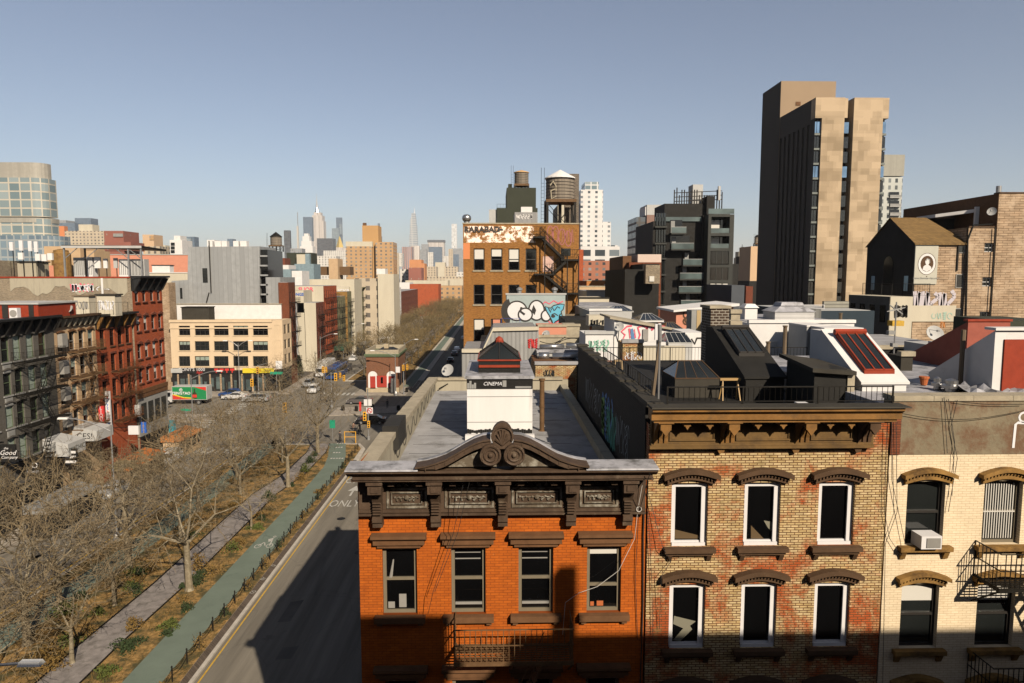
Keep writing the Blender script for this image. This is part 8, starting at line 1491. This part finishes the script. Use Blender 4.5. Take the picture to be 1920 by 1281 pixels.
for k, (a, c, vt, y, m_) in enumerate([(796, 818, 500, 900, 'tan_far'), (816, 834, 492, 1000, 'cream_wall'), (833, 858, 500, 850, 'tan_far'), (856, 872, 510, 800, 'white_far'), (750, 768, 505, 640, 'white_far'), (606, 650, 470, 1300, 'white_far'), (586, 630, 480, 900, 'white_far'), (640, 652, 465, 1500, 'stone_far'), (783, 800, 468, 2300, 'grey_far'), (830, 842, 480, 1700, 'white_far'), (544, 566, 466, 1400, 'grey_far'), (388, 402, 450, 800, 'white_wall'), (426, 436, 448, 1900, 'blue_far'), (300, 322, 470, 900, 'white_far'), (236, 262, 476, 700, 'tan_far'), (860, 880, 468, 2600, 'grey_far')]):
    far('%s block on the skyline, %s' % ({'tan_far': 'tan', 'cream_wall': 'cream', 'white_far': 'white', 'stone_far': 'stone', 'grey_far': 'grey', 'white_wall': 'plain white', 'blue_far': 'blue'}[m_], ['left end of the low tan row', 'tallest of the low cream row', 'right end of the low tan row', 'beside the tall ochre brick house', 'left of the dull red brick block', 'just left of the ochre cross block', 'in front of the black office block', 'wedged against the ochre cross block', 'between spire tower and grey slab', 'right of the grey slab', 'right of the dark slim tower', 'above the left of the zinc roof', 'above the right of the zinc roof', 'left of the white windowed tower', 'above the canopy end', 'behind the drum exhaust'][k]), a, c, vt, y, m_, 25, 'apartment_building')
t = block('dark block with a cream centre and a pale blue base behind the sprayed roof walls', 260, [('blue_base', 552, 588, 495, None, 10, 'duct_blue', 0), ('cream_centre', 556, 572, 477, 496, 6, 'cream_wall', 1), ('blue_upper', 572, 580, 476, 496, 6, 'duct_blue', 1), ('dark_upper', 537, 584, 474, 500, 8, 'dark_green', 3)]); block('grey blue low building with a green sprayed tag beside the zinc building', 205, [('wall', 508, 545, 505, None, 8, 'duct_blue', 0), ('white_part', 545, 566, 508, None, 8, 'white_wall', 1)]); block('white rooftop gear shed above the grey blue building', 225, [('wall', 518, 541, 497, None, 8, 'white_wall', 0), ('brick_part', 512, 534, 484, 500, 6, 'red_brick_dull', 4)]); t = block('tan water tank house wrapped in dark scaffolding', 300, [('wall', 616, 633, 485, None, 10, 'tan_stucco', 0), ('scaffold', 592, 656, 500, 516, 8, 'iron_brown', 3)])
block('cream stuccoed house with a roof box', 236, [('wall', 708, 738, 514, None, 14, 'cream_wall', 0), ('west_part', 664, 708, 522, None, 14, 'tan_far', 1), ('roof_box', 706, 722, 504, 515, 6, 'white_wall', 3)]); block('long cream parapet row behind the cream blank wall', 215, [('wall', 548, 664, 524, None, 12, 'cream_wall', 0)])
for k, (a, c, vt, y, m_) in enumerate([(768, 822, 533, 420, 'red_brick'), (760, 840, 526, 520, 'cream_wall'), (822, 866, 536, 470, 'brick_far'), (836, 868, 524, 600, 'cream_wall'), (740, 768, 530, 460, 'white_wall'), (776, 870, 519, 760, 'tan_far')]): far(['red brick house closing the view above the avenue trees', 'cream rooftop terrace behind the red brick house', 'orange brown brick house right of the red one above the trees', 'cream house next to the tall ochre brick house', 'white house above the western end of the avenue trees', 'long tan row on the horizon above the avenue'][k], a, c, vt, y, m_, 20, 'apartment_building')
mm('car_glass', glass, (.01, .012, .014), .05); mm('tyre', flat, (.02, .02, .02), .9); mm('lamp_white', flat, (.7, .7, .68), .3); mm('lamp_red', flat, (.5, .02, .01), .3)
def carpaint(k, c): return M[k] if k in M else mm(k, flat, c, .22, .2)
for k_, c_ in (('car_white', (.72, .72, .72)), ('car_silver', (.38, .39, .40)), ('car_black', (.015, .016, .02)), ('car_grey', (.13, .12, .12)), ('car_navy', (.02, .04, .10)), ('car_red', (.4, .03, .02)), ('bus_blue', (.03, .08, .25))): carpaint(k_, c_)
def wheels(t, L, W, r=.33, fx=.62, rx=-.62):
    for y in (fx*L/2, rx*L/2):
        for s_ in (-1, 1):
            b = MB(); b.disc((s_*(W/2-.1), y, r), r, .22, 'x', 14); o = b.build('wheel', 'tyre', t, world=False); b = MB(); b.disc((s_*(W/2-.1)+s_*.115, y, r), r*.6, .02, 'x', 10); b.build('rim', 'galv', o, world=False)
def car(label, x, y, rz, mat, kind='sedan', L=4.6, W=1.82, group=None):
    """nose points to local +y"""
    t = thing('parked_car' if kind != 'pickup' else 'pickup_truck', label, 'car' if kind != 'pickup' else 'pickup truck', (x, y, 0), rz, group); h = L/2
    if kind == 'sedan': body = [(-h, .35), (-h, .88), (-h+.15, .98), (-h+.9, 1.0), (h-1.35, .98), (h-.2, .82), (h, .6), (h, .3)]; cab = [(-h+.65, 1.0), (-h+1.35, 1.42), (h-2.1, 1.44), (h-1.3, .98)]
    elif kind == 'suv': body = [(-h, .4), (-h, 1.05), (-h+.1, 1.12), (h-1.3, 1.1), (h-.15, .95), (h, .7), (h, .35)]; cab = [(-h+.1, 1.1), (-h+.35, 1.68), (h-2.0, 1.72), (h-1.2, 1.1)]
    else: body = [(-h, .5), (-h, 1.15), (-h+.05, 1.2), (h-1.4, 1.2), (h-.15, 1.1), (h, .8), (h, .45)]; cab = [(-.3, 1.2), (-.1, 1.85), (h-2.2, 1.88), (h-1.45, 1.2)]
    b = MB(); b.prismx(body, -W/2, W/2); ins = .16; b.prismx([(p[0], p[1]) for p in cab[:1]]+[(cab[1][0]+.06, cab[1][1]+.03), (cab[2][0]-.06, cab[2][1]+.03)]+cab[3:], -W/2+ins+.03, W/2-ins-.03)
    if kind == 'pickup': b.box(-W/2, -W/2+.08, -h, -.3, 1.2, 1.35); b.box(W/2-.08, W/2, -h, -.3, 1.2, 1.35)
    b.build('body', mat, t, world=False)
    b = MB(); c = [(cab[0][0]+.1, cab[0][1]), (cab[1][0]+.05, cab[1][1]-.06), (cab[2][0]-.02, cab[2][1]-.06), (cab[3][0]-.08, cab[3][1])]; b.prismx(c, -W/2+ins, W/2-ins); b.prismx([(cab[2][0]+.02, cab[2][1]-.05), (cab[3][0]+.03, cab[3][1]+.02), (cab[3][0]-.2, cab[3][1]+.02)], -W/2+.24, W/2-.24); b.build('windows', 'car_glass', t, world=False)
    wheels(t, L, W, .33 if kind == 'sedan' else .37)
    for s_ in (-1, 1): b = MB(); b.box(s_*(W/2-.4), s_*(W/2-.05), h-.02, h+.02, .6, .74); b.build('headlight', 'lamp_white', t, world=False); b = MB(); b.box(s_*(W/2-.3), s_*(W/2-.03), -h-.02, -h+.02, .72, .92); b.build('tail_light', 'lamp_red', t, world=False)
    return t
PI = pi
car('white pickup truck with its bed full, parked facing the viewer at the western kerb', -42.2, 86.5, PI, 'car_white', 'pickup', 5.5, 1.95)
p_ = thing('cargo_rack', 'pale ladder rack and cargo over the bed of the white pickup', 'rack', (-42.2, 88, 1.2)); b = MB(); b.box(-42.9, -41.5, 87.2, 89.0, 1.2, 1.75); b.tube((-43, 87, 1.2), (-43, 87, 2.1), .04, n=4); b.tube((-41.4, 87, 1.2), (-41.4, 87, 2.1), .04, n=4); b.tube((-43, 87, 2.1), (-43, 89.2, 2.1), .04, n=4); b.tube((-41.4, 87, 2.1), (-41.4, 89.2, 2.1), .04, n=4); b.build('load', 'lightgrey', p_)
car('silver sedan with its bonnet in the sun, parked under the bare trees at the left', -42.2, 74.5, PI, 'car_silver'); car('dark grey sedan parked behind the silver sedan', -42.3, 80.2, PI, 'car_grey')
car('white sedan on the crossing between the green truck and the silver people carrier', -51.5, 134.2, PI/2+.0, 'car_white'); car('silver people carrier driving left across the crossing', -46.3, 131.2, PI/2, 'car_silver', 'suv', 4.9); car('blue hatchback behind the white sedan on the crossing', -53.4, 136.6, PI/2, 'bus_blue', 'suv', 4.0)
car('dark grey sedan crossing in front of the brick kiosk', -26.0, 128.9, PI/2, 'car_grey'); car('black sedan in the shade at the near side of the crossing', -20.6, 111.0, PI/2+.05, 'car_black', 'sedan', 4.9)
for k, (x, y, m_, kd, lb) in enumerate([(-38.4, 176, 'car_grey', 'suv', 'dark grey car waiting behind the blue bus'), (-41.3, 184, 'car_black', 'suv', 'black car beside the dark grey one behind the blue bus'), (-41.2, 197, 'car_white', 'sedan', 'white car parked near the green shop canopy'), (-38.0, 222, 'car_white', 'suv', 'white car in the lane behind the white bus'), (-41.3, 150, 'car_silver', 'suv', 'silver car turning at the corner before the box truck'), (-38, 142, 'car_white', 'suv', 'white car at the stop line across the crossing'),
  (-9.6, 222, 'car_red', 'sedan', 'dark red car waiting on the shaded far avenue, frontmost'), (-12.6, 219, 'car_white', 'suv', 'white van in the middle lane of the shaded far avenue'), (-12.8, 209, 'car_grey', 'sedan', 'grey car in the middle lane behind the white van'), (-12.9, 192, 'car_black', 'sedan', 'black car alone in the shade of the far avenue'), (-9.7, 240, 'car_navy', 'suv', 'navy car at the kerb of the far avenue'), (-12.6, 262, 'car_white', 'sedan', 'white car farthest up the sunlit avenue')]):
    car(lb, x, y, PI if x < -20 else 0, m_, kd)
t = thing('delivery_truck', 'green box truck with a bottle painted on its side, left of the crossing', 'truck', (-58.4, 129.6, 0), pi/2); W = 2.4; L = 7.2
b = MB(); b.box(-W/2, W/2, -3.9, 2.6, .95, 3.5); b.build('cargo_box', 'lightgrey', t, world=False); b = MB(); b.prismx([(2.7, .5), (2.7, 2.5), (3.6, 2.5), (4.1, 1.5), (4.6, 1.35), (4.6, .5)], -W/2+.1, W/2-.1); b.build('cab', 'car_white', t, world=False); b = MB(); b.prismx([(2.95, 1.55), (2.95, 2.35), (3.5, 2.35), (3.95, 1.55)], -W/2+.08, W/2-.08); b.build('cab_window', 'car_glass', t, world=False); wheels(t, 7.4, W, .45, .95, -.62)
xs = -W/2-.02
def side(pts, mat, nm, dx=0): b = MB(); b.face([(xs-dx, a, c) for a, c in pts][::-1]); return b.build(nm, mat, t, world=False)
side([(-3.8, 1.05), (2.5, 1.05), (2.5, 3.4), (-3.8, 3.4)], mm('truck_green', flat, (.01, .22, .07), .5), 'green_panel'); side([(2.5, 1.05), (-1.5, 1.05), (.5, 1.3), (2.5, 1.9)], 'sign_red', 'red_swoosh', .01); side([(2.5, 1.9), (.5, 1.3), (-1.5, 1.15), (-1.5, 1.35), (.5, 1.5), (2.5, 2.15)], 'yellow_sign', 'yellow_swoosh', .012); side([(-3.8, 3.4), (-1.6, 3.4), (-3.8, 2.7)], 'sign_red', 'red_corner', .01); side([(-2.05, 1.2), (-1.2, 1.2), (-1.2, 2.1), (-1.5, 2.5), (-1.5, 3.1), (-1.75, 3.1), (-1.75, 2.5), (-2.05, 2.1)], 'evergreen', 'painted_bottle', .014); side([(-2.02, 1.4), (-1.23, 1.4), (-1.23, 1.95), (-2.02, 1.95)], 'sign_red', 'bottle_label', .016)
text('TSINGTAO', .72, 'white_trim', t, (xs-.02, .9, 2.2), rot=(pi/2, 0, -pi/2), ext=.004, bold=.02); b = MB(); b.ring((xs-.02, .9, 2.85), .26, .06, 'x', 14); b.ball((xs-.02, .9, 2.85), .12, 6); b.build('round_mark', 'white_trim', t, world=False)
def boxveh(name, label, cat, x, y, L, W, H, mat, roof, z0=.45, glassband=True):
    t = thing(name, label, cat, (x, y, 0), pi); b = MB(); b.box(-W/2, W/2, -L/2, L/2, z0, H); b.build('body', mat, t, world=False); b = MB(); b.taper(-W/2+.05, W/2-.05, -L/2+.1, L/2-.1, H, H+.18, .2); b.box(-.6, .6, -L/4, L/6, H+.18, H+.4); b.build('roof', roof, t, world=False)
    if glassband: b = MB(); b.box(-W/2-.02, W/2+.02, -L/2+.6, L/2-.6, H*.5, H-.5); b.box(-W/2+.15, W/2-.15, L/2, L/2+.02, H*.4, H-.35); b.build('windows', 'car_glass', t, world=False)
    wheels(t, L, W, .48, .68, -.6); return t
boxveh('city_bus', 'blue roofed bus standing beside the box truck beyond the crossing', 'bus', -38.4, 164, 12, 2.55, 3.0, 'bus_blue', 'bus_blue'); boxveh('city_bus', 'black coach with a grey roof near the green shop canopy', 'bus', -41.2, 214, 12, 2.6, 3.5, 'car_black', 'grey_wall'); boxveh('city_bus', 'white roofed bus up the avenue behind the black coach', 'bus', -38.2, 240, 12, 2.6, 3.3, 'car_white', 'car_white')
t = boxveh('box_truck', 'grey box truck with red sprayed marks, left of the blue roofed bus', 'truck', -41.8, 168, 8.5, 2.5, 3.6, 'lightgrey', 'lightgrey', .9, False); b = MB(); b.box(-1.15, 1.15, 4.3, 6.1, .5, 2.5); b.build('cab', 'car_white', t, world=False); b = MB(); b.box(-1.0, 1.0, 6.1, 6.13, 1.4, 2.3); b.build('windscreen', 'car_glass', t, world=False)
def lamp(label, x, y, H, ax, ay=0, r=.09, two=False):
    t = thing('street_lamp', label, 'street lamp', (x, y, 0)); b = MB(); b.lathe((x, y, 0), [(.32, 0), (.3, .5), (.16, .9), (r, 1.0), (r*.7, H)], 8); b.build('pole', 'galv', t)
    for s_ in ((1, -1) if two else (1,)):
        pts = [(x+s_*ax*q, y+s_*ay*q, H-.6+1.2*sin(q*pi/2)) for q in (0, .2, .4, .6, .8, 1)]; b = MB(); b.path(pts, .06, 6); b.build('arm', 'galv', t); e = pts[-1]; d = 1 if s_*ax > 0 else -1
        b = MB(); b.taper(e[0]-.1*d, e[0]+.8*d, e[1]-.17, e[1]+.17, e[2]-.06, e[2]+.1, .06) if d > 0 else b.taper(e[0]-.8, e[0]+.1, e[1]-.17, e[1]+.17, e[2]-.06, e[2]+.1, .06); b.build('lamp_head', 'lamp_white', t)
lamp('tall street lamp with a long arm curving left, rising through the trees at left', -34.6, 61.1, 10.8, -3.8); lamp('street lamp whose pale head shows at the bottom left corner', -22.6, 25.6, 8.5, 4.2); lamp('street lamp at the western corner of the crossing with its arm to the right', -46.3, 103.7, 9.2, 4.0); lamp('double armed street lamp before the beige corner building', -52.5, 139.5, 10.5, 2.2, 0, .1, True); lamp('street lamp with a long arm to the left beside the brick kiosk', -20.4, 137.6, 8.6, -4.2); lamp('street lamp on the western pavement before the cream blank wall', -43.2, 168, 9.5, 3.5); lamp('street lamp by the planted strip just beyond the kiosk', -21.3, 158, 9, 2.5); lamp('street lamp on the western kerb near the white bus', -43.2, 205, 9.5, 3)
def sign_plate(t, x, y, z, w_, h_, mat, nm='sign_plate'): b = MB(); b.box(x-w_/2, x+w_/2, y-.06, y-.02, z-h_/2, z+h_/2); return b.build(nm, mat, t)
def signal(label, x, y, H, heads, arm=0, boards=()):
    t = thing('traffic_signal', label, 'traffic signal', (x, y, 0)); b = MB(); b.lathe((x, y, 0), [(.25, 0), (.22, .5), (.1, .6), (.08, H)], 8)
    if arm: b.tube((x, y, H-.2), (x+arm, y, H+.4), .05, n=5)
    b.build('pole', 'galv', t)
    for (dx, z, s_) in heads:
        b = MB(); b.box(x+dx-.2*s_, x+dx+.2*s_, y-.35, y-.08, z-.55*s_, z+.55*s_); o = b.build('signal_head', mm('signal_yellow', flat, (.75, .38, .02)) if 'signal_yellow' not in M else 'signal_yellow', t)
        for k in (-1, 0, 1): b = MB(); b.disc((x+dx, y-.37, z+k*.34*s_), .12*s_, .03); b.build('lens', 'black_metal', o)
    for (dx, z, w_, h_, m_) in boards: sign_plate(t, x+dx, y, z, w_, h_, m_)
    return t
t = signal('signal pole with a white board and a no-turn sign, at the near crossing corner', -18.9, 99.7, 7.6, [(-.45, 3.6, 1.2), (.1, 2.4, .9)], 0, [(0, 5.6, 1.15, .95, 'white_trim'), (.25, 4.4, .95, .95, 'white_trim')]); b = MB(); b.ring((-18.65, 99.6, 4.4), .36, .05, 'y', 14); b.tube((-18.9, 99.6, 4.65), (-18.4, 99.6, 4.15), .05, n=4); b.build('red_ring', 'sign_red', t)
signal('signal pole with clustered yellow heads in the middle of the crossing', -30.2, 124.5, 6.6, [(.9, 5.8, 1.3), (1.7, 6.1, .9), (2.4, 5.6, 1.0)], 2.4); signal('signal pole half hidden by the branches near the western end of the crossing', -30.6, 98.4, 6, [(0, 5.2, 1.3)]); signal('signal pole with a yellow head beside the double armed lamp', -48.5, 139, 6.2, [(0, 5.1, 1.2), (-1.2, 2.6, 1.4)], 2, [(4.3, 6.2, 1.3, 1.6, 'white_wall')]); signal('signal pole at the right corner of the brick kiosk', -18.9, 138.5, 6.5, [(0, 5.6, 1.1), (.8, 5.7, 1.0)], 1.0, [(-1.2, 5.2, 1.0, 1.2, 'white_trim')]); signal('signal pole on the far western corner by the box truck', -35.6, 140.5, 6, [(0, 5.0, 1.2), (.6, 5.0, 1)])
for k, (u, v, m_, H, w_, h_) in enumerate([(624, 812, 'green_sign', 2.6, .8, 1.2), (350, 790, 'green_sign', 3.2, 1.6, .35), (520, 735, 'green_sign', 5.4, 2.4, .5), (676, 770, 'sign_red', 2.2, .35, 1.6)]):
    if m_ not in M: mm(m_, flat, (.01, .28, .16), .5)
    p = WZ(u, v+16, 0); t = thing('street_sign', ['green bike route sign beside the crossing end of the bike path', 'green street name plate beside the western lamp', 'green street name plate before the yellow shop sign', 'upright red marker on the island before the kiosk'][k], 'sign', p); b = MB(); b.tube(p, p+Vector((0, 0, H+.3)), .05, n=5); b.build('post', 'galv', t); sign_plate(t, p.x, p.y, H, w_, h_, m_)
t = thing('barrier', 'yellow metal barrier frame at the end of the bike path', 'barrier', (-21.3, 97.6, 0)); b = MB()
for x in (-22.0, -20.4): b.tube((x, 97.8, 0), (x, 97.8, 1.7), .06, n=6)
for z in (.9, 1.65): b.tube((-22, 97.8, z), (-20.4, 97.8, z), .05, n=5)
b.build('frame', 'signal_yellow', t)
for k in range(7): x, y = [(-27.5, 121.5), (-25, 121), (-22.5, 122.8), (-31.6, 96), (-46.8, 98), (-18.6, 141), (-17.6, 121.5)][k]; b = MB(); b.lathe((x, y, 0), [(.28, .1), (.32, .5), (.3, .95), (.2, 1.05), (.05, 1.1)], 10); tag(b.build('litter_bin' if k % 2 else 'bollard', 'iron'), ['stubby dark bollard at the left tip of the central island', 'dark litter bin on the central island', 'stubby dark bollard near the right part of the central island', 'dark litter bin at the western end of the planted strip', 'dark bollard at the western corner of the crossing', 'dark litter bin at the kiosk corner', 'dark bollard in the shade on the central island'][k], 'litter bin' if k % 2 else 'bollard')
t = thing('shop_canopy', 'long green shop canopy on posts on the western pavement up the avenue', 'canopy', (-43.8, 196, 0)); b = MB(); b.box(-45.6, -42.9, 192, 206, 3.4, 4.6); b.build('fascia', mm('canopy_green', flat, (.015, .07, .04), .7), t); b = MB()
for k in range(5): b.tube((-43, 192.3+k*3.3, 0), (-43, 192.3+k*3.3, 3.4), .07, n=5)
b.build('post', 'galv', t)
def conifer(label, x, y, h, r):
    t = thing('evergreen_tree', label, 'tree', (x, y, 0)); b = MB(); b.tube((x, y, 0), (x, y, h*.9), .15, .04, 6); b.build('trunk', 'bark_dark', t); b = MB(); rg = random.Random(int(x*7))
    for i in range(2200):
        q = rg.random()**.7; z = .6+(h-.6)*q; rr = r*(1-q)**.6*(.6+.4*rg.random()); a = rg.uniform(0, 6.3); c = Vector((x+rr*cos(a), y+rr*sin(a), z)); d = Vector((cos(a), sin(a), rg.uniform(-.6, .8)))*.28; e = Vector((-sin(a), cos(a), 0))*.1; b.face([c-d*.5-e, c+d, c-d*.5+e])
    b.build('crown', 'evergreen', t)
conifer('dark green conifer against the cream blank wall', -49.3, 160, 8.5, 1.9); conifer('smaller dark conifer right of the tall one before the cream wall', -46.9, 162, 5.5, 1.4)
mm('skin', flat, (.45, .25, .16), .6)
def person(label, x, y, rz, top, legs, cyc=False, group=None, s=1.0):
    t = thing('person', label, 'person', (x, y, 0), rz); hip = .95 if not cyc else 1.0; fw = .18 if not cyc else .32
    J = [(0, 0, hip), (0, .02, hip+.25), (0, .05, hip+.48), (0, .06, hip+.6), (0, .07, hip+.72), (.1, 0, hip-.02), (.11, fw, .52), (.11, fw*.5-.1, .08), (.11, fw*.5+.1, .04), (-.1, 0, hip-.02), (-.11, -fw*.5+(.3 if cyc else 0), .5), (-.11, -fw+(.3 if cyc else 0), .1), (-.11, -fw+.18+(.3 if cyc else 0), .05), (.2, .04, hip+.46), (.24, .08+(.2 if cyc else 0), hip+.2), (.2, .2+(.25 if cyc else 0), hip+.02), (-.2, .04, hip+.46), (-.24, .0+(.2 if cyc else 0), hip+.2), (-.22, .12+(.33 if cyc else 0), hip+.02)]
    E_ = [(0, 1), (1, 2), (2, 3), (3, 4), (0, 5), (5, 6), (6, 7), (7, 8), (0, 9), (9, 10), (10, 11), (11, 12), (2, 13), (13, 14), (14, 15), (2, 16), (16, 17), (17, 18)]
    Rr = [.13, .13, .15, .055, .1, .09, .065, .045, .04, .09, .065, .045, .04, .06, .045, .035, .06, .045, .035]
    me = D.meshes.new('body'); me.from_pydata(J, E_, []); o = D.objects.new('body', me); COL.objects.link(o); md = o.modifiers.new('s', 'SKIN'); o.modifiers.new('u', 'SUBSURF').levels = 1
    for i, q in enumerate(me.skin_vertices[0].data): q.radius = (Rr[i], Rr[i]*.85); q.use_root = i == 0
    bpy.context.view_layer.update(); m2 = D.meshes.new_from_object(o.evaluated_get(bpy.context.evaluated_depsgraph_get())); D.objects.remove(o); m2.materials.clear()
    for k in ('skin', top, legs): m2.materials.append(M[k])
    for p in m2.polygons: z = p.center.z; p.material_index = 2 if z < hip-.0 and abs(p.center.x) < .2 else (1 if z < hip+.56 and not (abs(p.center.x) > .17 and z < hip+.08) else 0); p.use_smooth = True
    o = D.objects.new('body', m2); COL.objects.link(o); o.parent = t; b = MB(); b.ball((0, .05, hip+.79), .115, 7); b.build('hair', 'black_metal', t, world=False, smooth=True)
    return t
def bicycle(label, x, y, rz):
    t = thing('bicycle', label, 'bicycle', (x, y, 0), rz)
    for yy in (-.5, .5): b = MB(); b.ring((0, yy, .34), .33, .025, 'x', 14); b.build('wheel', 'tyre', t, world=False)
    b = MB(); b.path([(0, -.5, .34), (0, -.1, .85), (0, .4, .8), (0, 0, .34), (0, -.1, .85)], .022, 5); b.path([(0, .5, .34), (0, .4, 1.0)], .02, 5); b.path([(-.25, .38, 1.02), (.25, .38, 1.02)], .015, 4); b.build('frame', 'iron', t, world=False); b = MB(); b.box(-.07, .07, -.25, 0, .9, .96); b.build('saddle', 'black_metal', t, world=False)
mm('coat_dark', flat, (.03, .03, .035)); mm('coat_brown', flat, (.18, .10, .07)); mm('denim_dark', flat, (.03, .04, .07)); mm('coat_red', flat, (.3, .04, .03))
person('cyclist in dark clothes riding into the green bike path', -22.6, 97.6, PI, 'coat_dark', 'coat_dark', True); bicycle('bicycle under the cyclist in dark clothes', -22.6, 97.6, PI)
person('cyclist in a brown jacket waiting at the crossing, left of two', -21.9, 103.6, PI+.5, 'coat_brown', 'coat_dark', True); bicycle('bicycle under the cyclist in the brown jacket', -21.9, 103.6, PI+.5)
person('cyclist all in black at the crossing, right of two', -20.8, 103.0, PI-.5, 'coat_dark', 'coat_dark', True); bicycle('bicycle under the cyclist all in black', -20.8, 103, PI-.5)
person('person in dark clothes walking in the shade of the central island', -19.9, 123.5, .3, 'coat_dark', 'denim_dark'); person('person in a red coat on the western pavement near the dining sheds', -43.9, 97.2, 0, 'coat_red', 'denim_dark'); person('person in a brown coat walking past the dark litter bin', -29.2, 97.0, 1.2, 'coat_brown', 'denim_dark'); person('person with dark coat beside the far kerb of the crossing', -49.0, 140.8, 2, 'coat_dark', 'coat_dark')
s = NT('haze'); s.t.nodes.remove(s.b); v = s.t.nodes.new('ShaderNodeVolumePrincipled'); v.inputs['Color'].default_value = (.93, .95, 1, 1); v.inputs['Density'].default_value = HAZE; v.inputs['Anisotropy'].default_value = .2
s.t.links.new(v.outputs[0], s.t.nodes['Material Output'].inputs['Volume']); M['haze'] = s.m
b = MB(); b.box(-9300, 9300, -600, 12300, -1.1, 470); o = b.build('haze', 'haze'); tag(o, 'thin bluish city haze over the whole view', 'haze', kind='stuff')
